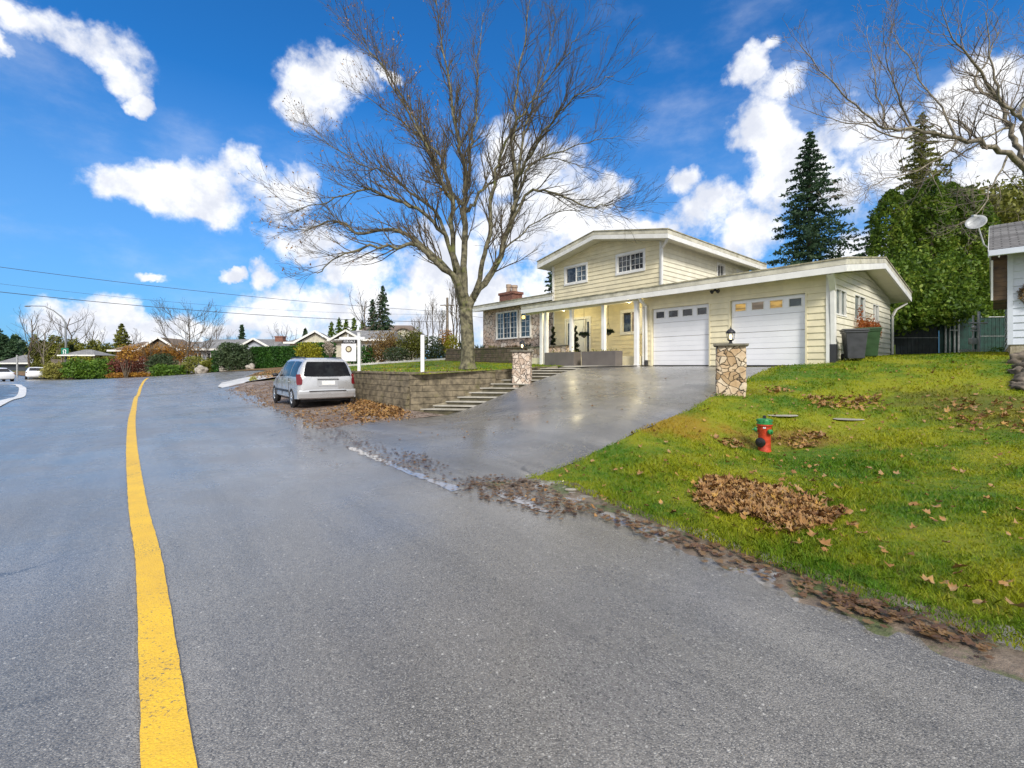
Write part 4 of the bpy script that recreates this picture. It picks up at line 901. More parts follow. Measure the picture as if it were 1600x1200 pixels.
# ------------------------------------------------------------------ planters, topiaries, hanging baskets
def leaf_quads(P, size, name, m, parent=None, aspect=.55, up=None, jit=1.0, extra=None, var=.5):
    n = len(P); A = RNG.normal(size=(n, 3)); 
    if up is not None: A = A * jit + np.asarray(up)
    A /= np.linalg.norm(A, axis=1)[:, None] + 1e-9
    B = np.cross(A, RNG.normal(size=(n, 3))); B /= np.linalg.norm(B, axis=1)[:, None] + 1e-9
    s = size * (1 + var * RNG.uniform(-1, 1, n))[:, None]; a = A * s; b = B * s * aspect
    V = np.stack([P - a, P - a * .1 + b, P + a, P - a * .1 - b], 1).reshape(-1, 3); Fq = np.arange(4 * n).reshape(n, 4)
    return npmesh(name, V, Fq, m, parent)
def lump_pts(n, lumps, fill=.45, zmin=None):
    """points in a union of ellipsoids, biased to the surface, with ragged edges"""
    L = np.array([[*c, *r] for c, r in lumps], float); w = (L[:, 3] * L[:, 4] + L[:, 5] * L[:, 3]) ** 1.0; idx = RNG.choice(len(L), n, p=w / w.sum())
    d = RNG.normal(size=(n, 3)); d /= np.linalg.norm(d, axis=1)[:, None]
    rad = 1 - fill * RNG.random(n) ** 1.6; rag = 1 + .16 * np.sin(d[:, 0] * 7 + idx * 2.1) * np.sin(d[:, 1] * 8 + idx) + .12 * np.sin(d[:, 2] * 11 + idx * 3) + RNG.normal(0, .05, n)
    P = L[idx, :3] + d * L[idx, 3:] * (rad * rag)[:, None]
    if zmin is not None: P = P[P[:, 2] > zmin]
    return P
def planter(s0, s1, label, seedp):
    t = thing('planter', label, 'planter', hp((s0 + s1) / 2, -.95), HA, 'grey planters in front of the porch')
    w = (s1 - s0) / 2; mb = MB(); mb.box(-w, w, -.22, -.18, -.06, .56); mb.box(-w, w, .18, .22, -.06, .56); mb.box(-w, -w + .04, -.18, .18, -.06, .56); mb.box(w - .04, w, -.18, .18, -.06, .56)
    mb.build('box', M['planter_grey'], t, bevel=.006); MB().box(-w + .04, w - .04, -.18, .18, -.05, .50).build('soil', M['soil'], t)
    n = 260; P = np.c_[RNG.uniform(-w + .06, w - .06, n), RNG.uniform(-.15, .15, n), .5 + RNG.exponential(.035, n)]
    leaf_quads(P, .035, 'plants', M['pale_grass'], t, up=(0, 0, 1.5))
planter(-6.85, -5.13, 'left grey box planter in front of the porch posts, nearer the steps', 1)
planter(-4.72, -3.05, 'right grey box planter in front of the porch window, nearer the garage', 2)
def topiary(s, b, z, h, label):
    t = thing('spiral_topiary', label, 'topiary', hp(s, b, z), HA, 'spiral topiaries by the front door')
    MB().lathe([(.10, 0), (.14, .2), (.13, .22), (.10, .2)], 14).build('pot', M['black_plastic'], t)
    MB().tube([(0, 0, .15), (0, 0, h)], .018, 6).build('trunk', M['bark'], t)
    n = 2600; u = RNG.random(n) ** 1.25; a = u * math.pi * 2 * 4.2; r = .17 * (1 - u * .72); z_ = .26 + u * (h - .3)
    P = np.c_[np.cos(a) * r * .6, np.sin(a) * r * .6, z_] + RNG.normal(0, 1, (n, 3)) * np.c_[r * .34, r * .34, r * .3]
    leaf_quads(P, .03, 'foliage', M['dark_leaf'], t)
topiary(-8.2, .75, .36, 1.55, 'spiral clipped dark topiary left of the white front door'); topiary(-6.75, .75, .36, 1.5, 'spiral clipped dark topiary right of the white front door')
def basket(s, b, z, label):
    t = thing('hanging_basket', label, 'hanging basket', hp(s, b, z), HA, 'hanging baskets on the porch')
    MB().lathe([(.03, -.14), (.13, -.05), (.15, 0), (.14, .0)], 14).build('bowl', M['black_plastic'], t)
    ch = MB()
    for i in range(3): a = i * 2.1; ch.bar((.14 * math.cos(a), .14 * math.sin(a), 0), (0, 0, .42), .008)
    ch.bar((0, 0, .42), (0, 0, 2.50 + sl_ * (b + .6) - z), .008); ch.build('chain', M['dark_metal'], t)
    leaf_quads(lump_pts(700, [((0, 0, .03), (.24, .2, .10))], .8), .035, 'foliage', M['dark_leaf'], t)
basket(-5.85, .3, 1.36, 'dark leafy hanging basket right of the front door'); basket(-4.55, .35, 1.40, 'dark leafy hanging basket beside the porch window')

# ------------------------------------------------------------------ wheeled bins
def bin_(s, b, rz, m, label, sticker):
    p = hp(s, b); t = thing('wheeled_bin', label, 'bin', (p.x, p.y, H(p.x, p.y) + .04), HA + rz, 'bins beside the garage'); t.scale = (.84, .84, .86)
    bt, tp, hh = .225, .30, .92; mb = MB()
    v = [(-bt, -bt * 1.1, .03), (bt, -bt * 1.1, .03), (bt, bt * 1.1, .03), (-bt, bt * 1.1, .03), (-tp, -tp * 1.15, hh), (tp, -tp * 1.15, hh), (tp, tp * 1.15, hh), (-tp, tp * 1.15, hh)]
    mb.add(v, [(3, 2, 1, 0), (0, 1, 5, 4), (1, 2, 6, 5), (2, 3, 7, 6), (3, 0, 4, 7), (4, 5, 6, 7)]); mb.build('body', M[m], t, bevel=.02)
    r_ = MB(); r_.box(-tp - .02, tp + .02, -tp * 1.15 - .02, tp * 1.15 + .02, hh - .06, hh - .01); r_.build('rim', M[m], t, bevel=.008)
    l = MB(); l.prism([(-tp * 1.15 - .04, hh), (tp * 1.15 + .05, hh + .0), (tp * 1.15 + .05, hh + .05), (0, hh + .085), (-tp * 1.15 - .04, hh + .035)], -tp - .035, tp + .035, 'x'); l.build('lid', M[m], t, bevel=.012)
    MB().tube([(-.24, tp * 1.15 + .08, hh - .03), (.24, tp * 1.15 + .08, hh - .03)], .015, 8).build('handle', M[m], t)
    for sx in (-1, 1):
        MM = Matrix.Rotation(R(90), 3, 'Y'); MB().lathe([(.04, -.02), (.10, -.025), (.10, .025), (.04, .02)], 18, (sx * .27, bt * 1.1 + .04, .10), MM).build('wheel', M['rubber'], t)
    if sticker: MB().box(-.13, .05, -.30, -.295, .66, .71).build('sticker', M['sign_white'], t).rotation_euler = (R(-6.3), 0, 0)
bin_(3.98, .30, R(25), 'bin_grey', 'dark grey wheeled bin with a white sticker beside the garage corner', True); bin_(4.12, 1.12, R(20), 'bin_green', 'green wheeled bin half hidden behind the dark grey bin', False)
# rusty climber on the garage side wall
cl_ = thing('wall_climber', 'rust brown leaved climber below the small windows on the garage side wall', 'climber', hp(3.55, 3.4, .2), HA)
vm = MB(); rr = random.Random(5); tips = []
for i in range(16):
    y = rr.uniform(-.9, 1.5); p = Vector((.04, y * .3 + .9, 0)); pts = [p.copy()]
    for k_ in range(8): p = p + Vector((rr.uniform(-.01, .015), (y - p.y) * .22 + rr.uniform(-.06, .06), .19)); p.x = max(.0, p.x); pts.append(p.copy())
    vm.tube(pts, [.012 * (1 - j / 10) for j in range(9)], 4); tips += pts[4:]
vm.build('stems', M['twig'], cl_)
n = 1500; P = np.c_[RNG.uniform(0.0, .12, n), RNG.uniform(-1.0, 1.9, n), 1.05 + RNG.normal(0, .13, n)]; P[:, 2] += np.where(np.abs(P[:, 1] + .75) < .17, RNG.uniform(-.3, .55, n), 0) + np.where(np.abs(P[:, 1] - .75) < .22, RNG.uniform(-.35, .3, n), 0)
leaf_quads(P, .035, 'leaves', M['rust_leaf'], cl_)

# ------------------------------------------------------------------ for sale sign and white post
def upx(px, py): return gpx(px, py, H_up, 8, 60)
sx, sy = -6.25, 18.62; sz = H_up(sx, sy)
sg = thing('for_sale_sign', 'white post real estate sign with a hanging panel and round emblem, behind the minivan', 'sign', (sx, sy, sz), R(-6))
mb = MB(); mb.box(-.055, .055, -.055, .055, -.2, 1.60); mb.box(-.065, .065, -.065, .065, 1.60, 1.63); mb.build('post', M['sign_white'], sg, bevel=.006)
MB().box(-.84, .25, -.035, .035, 1.34, 1.45).build('arm', M['sign_white'], sg, bevel=.006)
mb = MB(); mb.prism([(-.50, 1.45), (-.46, 1.45), (-.47, 1.58), (-.49, 1.58)], -.01, .01, 'y'); mb.build('finial', M['sign_white'], sg)
pn = MB().box(-.76, -.13, -.012, .012, .46, 1.18).build('panel', M['sign_white'], sg)
MB().box(-.72, -.11, -.014, .014, 1.20, 1.33).build('rider', M['sign_black'], sg)
for x in (-.66, -.2): MB().bar((x, 0, 1.33), (x, 0, 1.345), .01).build('hook', M['dark_metal'], sg)
RX = Matrix.Rotation(R(90), 3, 'X')
MB().lathe([(.135, 0), (.135, .004)], 32, (-.445, -.0125, .955), RX).build('emblem_ring', M['sign_brown'], pn)
MB().lathe([(.085, 0), (.085, .004)], 32, (-.445, -.0175, .955), RX).build('emblem_centre', M['sign_cream'], pn)
def text(s, size, loc, m, parent, name='lettering', rot=(90, 0, 0)):
    c = bpy.data.curves.new(name, 'FONT'); c.body = s; c.size = size; c.align_x = 'CENTER'; c.align_y = 'CENTER'; c.extrude = .002
    o = bpy.data.objects.new(name, c); COL.objects.link(o); c.materials.append(M[m]); o.location = loc; o.rotation_euler = [R(a) for a in rot]; o.parent = parent; return o
text('FOR SALE', .115, (-.415, -.0165, 1.265), 'sign_white', sg)
px_, py_ = -3.22, 16.4; tp = thing('white_post', 'plain square white post with a dark cap on the retaining wall edge', 'post', (px_, py_, H_up(px_, py_)), 0)
mb = MB(); mb.box(-.062, .062, -.062, .062, -.2, 1.36); mb.build('shaft', M['sign_white'], tp, bevel=.006)
mb = MB(); mb.add([(-.075, -.075, 1.36), (.075, -.075, 1.36), (.075, .075, 1.36), (-.075, .075, 1.36), (0, 0, 1.42)], [(3, 2, 1, 0), (0, 1, 4), (1, 2, 4), (2, 3, 4), (3, 0, 4)]); mb.build('cap', M['dark_metal'], tp)

# ------------------------------------------------------------------ vehicles
def loft(stations, half):
    """stations: list of x; half(x) -> half ring [(y, z)] from bottom centre to roof centre"""
    mb = MB(); rings = []
    for x in stations:
        h = half(x); ring = [(x, y, z) for y, z in h] + [(x, -y, z) for y, z in reversed(h[1:-1])]; rings.append(ring)
    n = len(rings[0]); V = [p for r in rings for p in r]
    Fs = [(i * n + j, i * n + (j + 1) % n, (i + 1) * n + (j + 1) % n, (i + 1) * n + j) for i in range(len(rings) - 1) for j in range(n)]
    Fs += [tuple(range(n - 1, -1, -1)), tuple((len(rings) - 1) * n + j for j in range(n))]
    mb.add(V, Fs); return mb
def interp(tab, x):
    for (x0, *a), (x1, *b) in zip(tab, tab[1:]):
        if x <= x1: t = 0 if x1 == x0 else max(0, (x - x0) / (x1 - x0)); t = t * t * (3 - 2 * t) * .35 + t * .65; return [p + (q - p) * t for p, q in zip(a, b)]
    return list(tab[-1][1:])
def wheel(root, x, y, r, w, name='wheel'):
    s = 1 if y > 0 else -1; MM = Matrix.Rotation(R(90) * -s, 3, 'X'); c = (x, y, r)
    o = MB().lathe([(r * .62, -w / 2), (r * .94, -w / 2), (r, -w * .3), (r, w * .3), (r * .94, w / 2), (r * .66, w / 2), (r * .6, w * .38)], 30, c, MM).build(name, M['rubber'], root, autosm=True)
    MB().lathe([(r * .63, w * .30), (r * .64, w * .46), (r * .60, w * .44), (r * .55, w * .33), (r * .2, w * .30), (r * .16, w * .42), (0.0, w * .43)], 30, c, MM).build('rim', M['alloy'], o, autosm=True)
    sp = MB()
    for i in range(5):
        a = i * math.pi * 2 / 5 + .3; p0 = MM @ Vector((math.cos(a) * r * .12, math.sin(a) * r * .12, w * .40)); p1 = MM @ Vector((math.cos(a) * r * .6, math.sin(a) * r * .6, w * .42))
        sp.bar(Vector(c) + p0, Vector(c) + p1, r * .17, .02, up=MM @ Vector((0, 0, 1)))
    sp.build('spokes', M['alloy'], o); return o
def arch(root, x, y, r, m='rubber'):
    s = 1 if y > 0 else -1; MM = Matrix.Rotation(R(90) * -s, 3, 'X'); q = MB().lathe([(r, -.06), (r, .0)], 30, (x, y, r * .86), MM); q.build('wheel_arch', M[m], root)
def minivan(loc, rz, label):
    t = thing('minivan', label, 'minivan', loc, rz)           # x forward, rear at negative x
    # x, zbot, zbelt, zroof, w(max), wbelt, wroof
    T = [(-2.42, .42, .98, 1.10, .80, .80, .66), (-2.38, .34, 1.02, 1.16, .90, .88, .72), (-2.30, .30, 1.04, 1.42, .96, .93, .73), (-2.20, .28, 1.05, 1.62, .975, .95, .72), (-2.08, .27, 1.05, 1.70, .985, .955, .71), (-1.6, .26, 1.05, 1.735, .99, .96, .73),
         (-.6, .25, 1.05, 1.75, .99, .96, .735), (.3, .25, 1.04, 1.73, .99, .955, .73), (.75, .25, 1.03, 1.64, .99, .95, .70), (1.25, .25, 1.03, 1.30, .985, .93, .74), (1.5, .25, 1.02, 1.12, .98, .92, .76), (1.9, .26, .90, .97, .96, .86, .62), (2.25, .30, .74, .80, .90, .74, .5), (2.36, .36, .6, .66, .80, .6, .4)]
    def half(x):
        zb, zl, zr, w, wl, wr = interp(T, x); d = zr - zl
        return [(0, zb), (w * .86, zb), (w * .98, zb + .08), (w, (zb + zl) * .5 - .03), (w * .995, zl - .14), (wl, zl), (wl * .5 + wr * .5 + .02, zl + d * .5), (wr + .01, zl + d * .86), (wr * .84, zr - .012), (0, zr)]
    xs = sorted({a[0] for a in T} | set(np.arange(-2.4, 2.35, .12).round(3)))
    bd = loft(xs, half).build('body', M['silver_paint'], t, autosm=True)
    # side glass
    def glass(x0, x1, s, name='side_window', za=.03, zb=.84):
        mb = MB(); n = 7; V = []
        for i in range(n + 1):
            x = x0 + (x1 - x0) * i / n; h = half(x); a, m_, b = h[5], h[6], h[7]
            for (y, z) in ((a[0] + (m_[0] - a[0]) * za * 2, a[1] + (m_[1] - a[1]) * za * 2), m_, (b[0] + (m_[0] - b[0]) * .12, b[1] + (m_[1] - b[1]) * .12)): V.append((x, s * (y + .006), z))
        mb.add(V, [(i * 3 + j, (i + 1) * 3 + j, (i + 1) * 3 + j + 1, i * 3 + j + 1) for i in range(n) for j in (0, 1)]); return mb.build(name, M['glass_car'], t, smooth=True)
    for s in (-1, 1):
        glass(-2.02, -1.15, s); glass(-1.07, -.02, s); glass(.06, .78, s)
        mo = MB(); mo.box(-1.0, 1.35, s * .985 - .018, s * .985 + .018, .50, .58); mo.build('side_moulding', M['dark_metal'], t, bevel=.008)
        mr = MB(); mr.blob((.80, s * 1.08, 1.10), (.07, .11, .075), 1, .05); mr.build('mirror', M['dark_metal'], t, smooth=True)
        for x in (.0, -1.02): MB().box(x - .09, x + .09, s * .975 - .012, s * .975 + .022, .86, .89).build('door_handle', M['silver_paint'], t, bevel=.006)
        rl = MB(); rl.tube([(-1.9, s * .62, 1.72), (-1.8, s * .62, 1.745), (.15, s * .62, 1.765), (.25, s * .62, 1.72)], .018, 8); rl.build('roof_rail', M['dark_metal'], t)
        sm = MB(); [sm.box(x - .004, x + .004, s * .984, s * .9965, .40, 1.02) for x in (-1.1, .02, .98)]; sm.build('door_seam', M['rubber'], t)
        # tail lamp wraps the corner
        tl = MB(); Z = [.80, .86, .98, 1.10, 1.16]; Wd = [.06, .13, .17, .15, .08]; V = []
        for z, w_ in zip(Z, Wd):
            for (dx, dy) in ((-.005 - 0, -w_), (-.012, 0), (w_ * 1.05, .012)):
                xx = -2.385 + (max(0, z - 1.0) * .45); V.append((xx + dx - .015, s * (.915 + dy * 1.0 + (.06 if dx > 0 else 0)), z))
        tl.add(V, [(i * 3 + j, i * 3 + j + 1, (i + 1) * 3 + j + 1, (i + 1) * 3 + j) for i in range(4) for j in (0, 1)]); tl.build('tail_light', M['tail_red'], t, smooth=True)
        for x in (-1.52, 1.51): arch(t, x, s * .972, .385); wheel(t, x, s * .89, .335, .21)
    # tailgate glass, following the sloping rear
    def rear_x(z): return float(np.interp(z, [1.0, 1.1, 1.16, 1.42, 1.62, 1.7], [-2.42, -2.42, -2.385, -2.30, -2.20, -2.08])) - .02
    V = []; zs = [1.09, 1.2, 1.34, 1.48, 1.59]; ws = [.80, .77, .735, .695, .64]
    for z, w_ in zip(zs, ws):
        for y in (-1, -.6, 0, .6, 1): V.append((rear_x(z) + .05 * abs(y) ** 3 - .022, y * w_, z))
    rg = MB(); rg.add(V, [(i * 5 + j, i * 5 + j + 1, (i + 1) * 5 + j + 1, (i + 1) * 5 + j) for i in range(4) for j in range(4)]); rg.build('rear_window', M['glass_car'], t, smooth=True)
    tg = MB(); V = []
    for z, w_ in [(.60, .80), (.75, .84), (.9, .84), (1.03, .82)]:
        for y in (-1, -.6, 0, .6, 1): V.append((-2.425 + .03 * abs(y) ** 3, y * w_ * .93, z))
    tg.add(V, [(i * 5 + j, i * 5 + j + 1, (i + 1) * 5 + j + 1, (i + 1) * 5 + j) for i in range(3) for j in range(4)]); tgo = tg.build('tailgate', M['silver_paint'], t, smooth=True)
    MB().box(-2.438, -2.424, -.38, .34, .96, .985).build('plate_garnish', M['dark_metal'], tgo); MB().box(-2.44, -2.426, -.34, .30, .74, .945).build('plate_recess', M['silver_paint'], tgo)
    pl = MB().box(-2.452, -2.44, -.24, .20, .78, .92).build('number_plate', M['plate'], tgo, bevel=.004)
    bu = MB(); V = []; 
    for z, w_, dx in ((.30, .84, .03), (.34, .93, -.02), (.48, .965, -.05), (.56, .96, -.055), (.62, .92, -.02), (.625, .84, .02)):
        for y in (-1, -.93, -.6, 0, .6, .93, 1): V.append((-2.42 + dx + .06 * abs(y) ** 4, y * w_, z))
    bu.add(V, [(i * 7 + j, i * 7 + j + 1, (i + 1) * 7 + j + 1, (i + 1) * 7 + j) for i in range(5) for j in range(6)])
    for s in (-1, 1): bu.prism([(-2.36, .32), (-1.96, .30), (-1.96, .60), (-2.36, .62)], s * .925, s * .985, 'y')
    bu.build('rear_bumper', M['silver_paint'], t, smooth=False, bevel=.0)
    MB().box(-2.495, -2.46, -.62, .62, .565, .59).build('bumper_step', M['dark_metal'], t)
    MB().bar((-2.29, -.05, 1.10), (-2.24, .45, 1.13), .02, .012).build('wiper', M['rubber'], t); MB().box(-2.10, -2.08, -.12, .12, 1.615, 1.635).build('brake_light', M['dark_red'], t)
    ub = MB().box(-2.2, 2.1, -.78, .78, .2, .34); ub.build('underbody', M['rubber'], t)
    ws_ = MB(); V = []
    for x in (.8, 1.0, 1.22):
        h = half(x); [V.append((x + .015, y, h[8][1] + .004 - abs(y) * .02)) for y in (-.66, 0, .66)]
    ws_.add(V, [(i * 3 + j, i * 3 + j + 1, (i + 1) * 3 + j + 1, (i + 1) * 3 + j) for i in range(2) for j in (0, 1)]); ws_.build('windscreen', M['glass_car'], t)
    return t
vd = Vector((-.61, .79)); vc = Vector((-7.65, 16.2)) + Vector((.79, .61)) * .80
vo = vc + vd * 1.52; minivan((vo.x, vo.y, H(vo.x, vo.y) + .015), math.atan2(vd.y, vd.x), 'silver minivan with tinted windows parked on the gravel, seen from behind')
def sedan(loc, rz, label, m='white_paint'):
    t = thing('parked_car', label, 'car', loc, rz, 'white cars on the far left road')
    T = [(-2.35, .40, .80, .84, .78, .74, .55), (-2.28, .28, .90, .96, .86, .82, .62), (-1.8, .22, .94, 1.02, .90, .87, .66), (-1.3, .2, .95, 1.30, .91, .88, .60), (-.7, .2, .95, 1.44, .91, .88, .58), (.1, .2, .94, 1.45, .91, .88, .58), (.6, .2, .93, 1.30, .91, .87, .60), (1.15, .2, .90, .97, .90, .85, .62), (1.9, .22, .78, .84, .88, .78, .5), (2.3, .34, .6, .66, .76, .6, .4)]
    def half(x):
        zb, zl, zr, w, wl, wr = interp(T, x); d = zr - zl
        return [(0, zb), (w * .86, zb), (w, zb + .12), (w, zl - .2), (wl, zl), (wl * .5 + wr * .5 + .02, zl + d * .5), (wr, zl + d * .9), (0, zr)]
    xs = sorted({a[0] for a in T} | set(np.arange(-2.3, 2.3, .18).round(3))); loft(xs, half).build('body', M[m], t, autosm=True)
    for s in (-1, 1):
        for (x0, x1) in ((-1.45, -.35), (-.28, .8)):
            V = []; n = 5
            for i in range(n + 1):
                x = x0 + (x1 - x0) * i / n; h = half(x); V += [(x, s * (h[4][0] + .004), h[4][1] + .02), (x, s * (h[5][0] + .006), h[5][1]), (x, s * (h[6][0] + .008), h[6][1] - .03)]
            g = MB(); g.add(V, [(i * 3 + j, (i + 1) * 3 + j, (i + 1) * 3 + j + 1, i * 3 + j + 1) for i in range(n) for j in (0, 1)]); g.build('side_window', M['glass_car'], t)
        MB().box(-2.34, -2.2, s * .50, s * .84, .74, .86).build('tail_light', M['tail_red'], t, bevel=.02)
        for x in (-1.4, 1.4): arch(t, x, s * .895, .35); wheel(t, x, s * .83, .32, .2)
    V = [(-1.95, -.62, .99), (-1.95, .62, .99), (-1.32, .54, 1.30), (-1.32, -.54, 1.30)]; g = MB(); g.add([(a - .03, b, c + .02) for a, b, c in V], [(0, 1, 2, 3)]); g.build('rear_window', M['glass_car'], t)
    return t
c1 = at(50, 596, 56); d1 = at(34, 596, 60); dv = Vector((-.66, .75)); sedan((c1.x + .5, c1.y, H(c1.x, c1.y) + .01), R(137), 'white sedan with red tail lights parked at the far left road end')
c2 = at(-6, 602, 47); sedan((c2.x, c2.y, H(c2.x, c2.y) + .01), R(150), 'white car cut off by the left edge of the view')

# ------------------------------------------------------------------ green fence behind the garage
def fence(a, b, z, h, m, label, posts, rail_m='galv', name='slat_fence', dark=False):
    a = Vector(a); b = Vector(b); ang = math.atan2((b - a).y, (b - a).x); L = (b - a).length
    t = thing(name, label, 'fence', (a.x, a.y, z), ang)
    mb = MB(); n = int(L / .075)
    for i in range(n): x = L * (i + .5) / n; mb.box(x - .034, x + .034, -.012 + .006 * (i % 2), .012, .02, h)
    mb.build('slat_panel', M[m], t); rl = MB(); rl.tube([(0, -.03, h + .01), (L, -.03, h + .01)], .022, 8); rl.build('top_rail', M[rail_m], t)
    rl = MB(); [rl.box(0, L, -.022, -.014, zz, zz + .015) for zz in (h * .52,)]; rl.build('wire_rail', M[rail_m], t)
    for x in posts:
        MB().tube([(x, -.05, -.3), (x, -.05, h + .06)], .035, 10).build('post', M[rail_m], t)
    return t
fence((20.3, 19.9), (22.6, 19.9 - .2), H(21, 20) - .05, 1.72, 'fence_green', 'green slatted chain link fence beside the grey blue house', [2.25])
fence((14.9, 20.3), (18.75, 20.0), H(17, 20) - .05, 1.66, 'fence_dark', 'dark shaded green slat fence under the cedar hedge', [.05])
gt = thing('fence_gate', 'narrow green gate with pale steel posts between the two fence runs', 'gate', (19.0, 19.95, H(19, 20) - .05), 0)
for x in (-.05, .14, .34, .52): MB().tube([(x, -.05, -.2), (x, -.05, 1.7 + .05 * (x > .3))], .034 if x != .14 else .02, 10).build('post', M['galv'], gt)
mb = MB(); [mb.box(-.26 + .09 * i, -.18 + .09 * i, 0, .02, .02, 1.68) for i in range(18)]; mb.build('gate_panel', M['fence_green'], gt)
MB().box(.14, .5, -.07, -.04, 1.15, 1.18).build('latch', M['galv'], gt)
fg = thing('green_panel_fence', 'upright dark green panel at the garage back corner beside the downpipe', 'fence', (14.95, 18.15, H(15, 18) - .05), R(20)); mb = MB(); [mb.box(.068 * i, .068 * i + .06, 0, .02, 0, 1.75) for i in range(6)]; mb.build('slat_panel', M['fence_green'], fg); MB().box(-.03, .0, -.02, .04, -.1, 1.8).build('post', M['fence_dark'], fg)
lg = thing('marker_post', 'lime green sleeve on a thin pole at the fence foot', 'marker', (15.75, 18.9, H(15.75, 18.9)), 0); MB().tube([(0, 0, 0), (0, 0, 1.6)], .02, 8).build('pole', M['galv'], lg)
for x in (-.07, .07): MB().lathe([(.06, .0), (.06, .5), (.05, .52)], 12, (x, -.03, 0)).build('sleeve', M['lime_plastic'], lg)
# ------------------------------------------------------------------ neighbour's grey blue house on the right
NA = math.atan2(-.7267, .687); NO = Vector((12.70, 11.60)); nz = H(12.7, 11.6)
nh = thing('grey_blue_house', 'pale grey blue sided house with dark shingle roof cut off at the right edge', 'house', (NO.x, NO.y, nz), NA)
mb = MB(); mb.box(0.04, 9, .06, 9, .0, 2.62); mb.build('wall', M['grey_house'], nh)
mb = MB(); siding(mb, 0, 9, .30, lambda s: 2.62, exp=.185); mb.build('front_siding', M['grey_house'], nh, fix=False)
mb = MB(); siding(mb, 0.0, 9, .30, lambda s: 2.62, exp=.185, y=0.02, ax='y', side=-1); mb.build('side_siding', M['grey_house'], nh, fix=False)
mb = MB(); mb.box(-.0, 9, -.0, 9, -.6, .30); mb.build('foundation', M['foundation'], nh)
mb = MB(); mb.box(-.05, .05, -.045, .05, .30, 2.62); mb.build('corner_trim', M['grey_house'], nh)
prof = [(-.60, 2.50), (3.9, 4.05), (9.2, 2.5), (9.2, 2.62), (3.9, 4.20), (-.60, 2.64)]
mb = MB(); mb.prism(prof, -.34, 10, 'x')
# texture runs down the slope: build roof slopes as separate flat slabs
rf = MB(); rf.add([(-.37, -.64, 2.66), (10, -.64, 2.66), (10, 3.9, 4.23), (-.37, 3.9, 4.23), (10, 9.2, 2.66), (-.37, 9.2, 2.66)], [(0, 1, 2, 3), (3, 2, 4, 5)])
mb.build('roof', M['brown_soffit'], nh); rf.build('shingles', M['shingle_dark'], nh)
st_ = MB()
for i in range(26): 
    f = i / 26; y = -.64 + 4.54 * f; z = 2.665 + 1.57 * f; st_.box(-.38, 10, y, y + .012, z, z + .014)
st_.build('shingle_edges', M['shingle_grey'], nh)
mb = MB(); mb.box(-.38, 10, -.74, -.63, 2.50, 2.64); mb.build('gutter', M['grey_house'], nh, bevel=.01); mb = MB()
for (p, q) in (((-.64, 2.48), (3.9, 4.04)), ((3.9, 4.04), (9.2, 2.48))):
    mb.add([(x_, *w_) for x_ in (-.39, -.35) for w_ in ((p[0], p[1]), (q[0], q[1]), (q[0], q[1] + .17), (p[0], p[1] + .17))], [(0, 1, 2, 3), (7, 6, 5, 4), (0, 4, 5, 1), (1, 5, 6, 2), (2, 6, 7, 3), (3, 7, 4, 0)])
mb.build('rake_board', M['white_trim'], nh)
mb = MB(); [mb.box(-.30, -.01, .02, 3.0, 1.46 + .115 * i, 1.57 + .115 * i) for i in range(9)]; mb.build('soffit_box', M['brown_soffit'], nh); mb = MB(); mb.box(-.34, -.30, -.02, .04, 1.46, 2.5); mb.build('soffit_box_post', M['white_trim'], nh)  # boarded box standing in for the deep brown underside of the roof overhang
mb = MB(); [mb.blob((-.2 + .55 * i, -.69, 2.47), (.02, .02, .03), i, 0, 1) for i in range(6)]; mb.build('string_lights', M['white_trim'], nh)
wr = thing('twig_wreath', 'round brown twig wreath hanging on the grey blue house wall', 'wreath', (nh.matrix_basis @ Vector((.42, -.07, 1.55))), NA); mb = MB(); rr = random.Random(2)
for i in range(60):
    a0 = rr.uniform(0, 6.28); r0 = .23 + rr.uniform(-.06, .06); mb.tube([(r0 * math.cos(a0 + j * .35), rr.uniform(-.04, .04), (r0 + rr.uniform(-.02, .02)) * math.sin(a0 + j * .35)) for j in range(4)], .008, 3)
mb.build('twigs', M['pole_wood'], wr)
n = 500; a_ = RNG.uniform(0, 6.28, n); r_ = .23 + RNG.normal(0, .04, n); leaf_quads(np.c_[r_ * np.cos(a_), RNG.normal(0, .03, n), r_ * np.sin(a_)], .03, 'leaves', M['brown_leaf'], wr)
ds = MB(); dp = nh.matrix_basis @ Vector((-.40, -.3, 2.80)); dt = thing('satellite_dish', 'grey white satellite dish on an arm at the roof corner of the grey blue house', 'satellite dish', dp, 0)
c_ = at(1524, 349, dp.y) - dp; q = MB(); q.tube([(0, 0, 0), (c_.x * .35, -.02, c_.z * .1), (c_.x + .06, -.02, c_.z - .12)], .016, 8); q.build('mast', M['galv'], dt)
MM = Matrix.Rotation(R(-62), 3, 'Y') @ Matrix.Rotation(R(35), 3, 'X'); q = MB(); q.lathe([(.005, .0), (.08, .008), (.15, .03), (.20, .055), (.205, .05), (.15, .022), (.08, -.002), (.0, -.01)], 26, (c_.x, -.02, c_.z), MM); q.build('dish', M['galv'], dt, smooth=True)
q = MB(); e = Vector((c_.x, -.02, c_.z)) + MM @ Vector((0, 0, .32)); q.tube([Vector((c_.x, -.02, c_.z)) + MM @ Vector((.15, 0, .02)), e], .009, 6); q.box(e.x - .05, e.x + .04, e.y - .03, e.y + .03, e.z - .025, e.z + .025); q.build('receiver', M['galv'], dt)
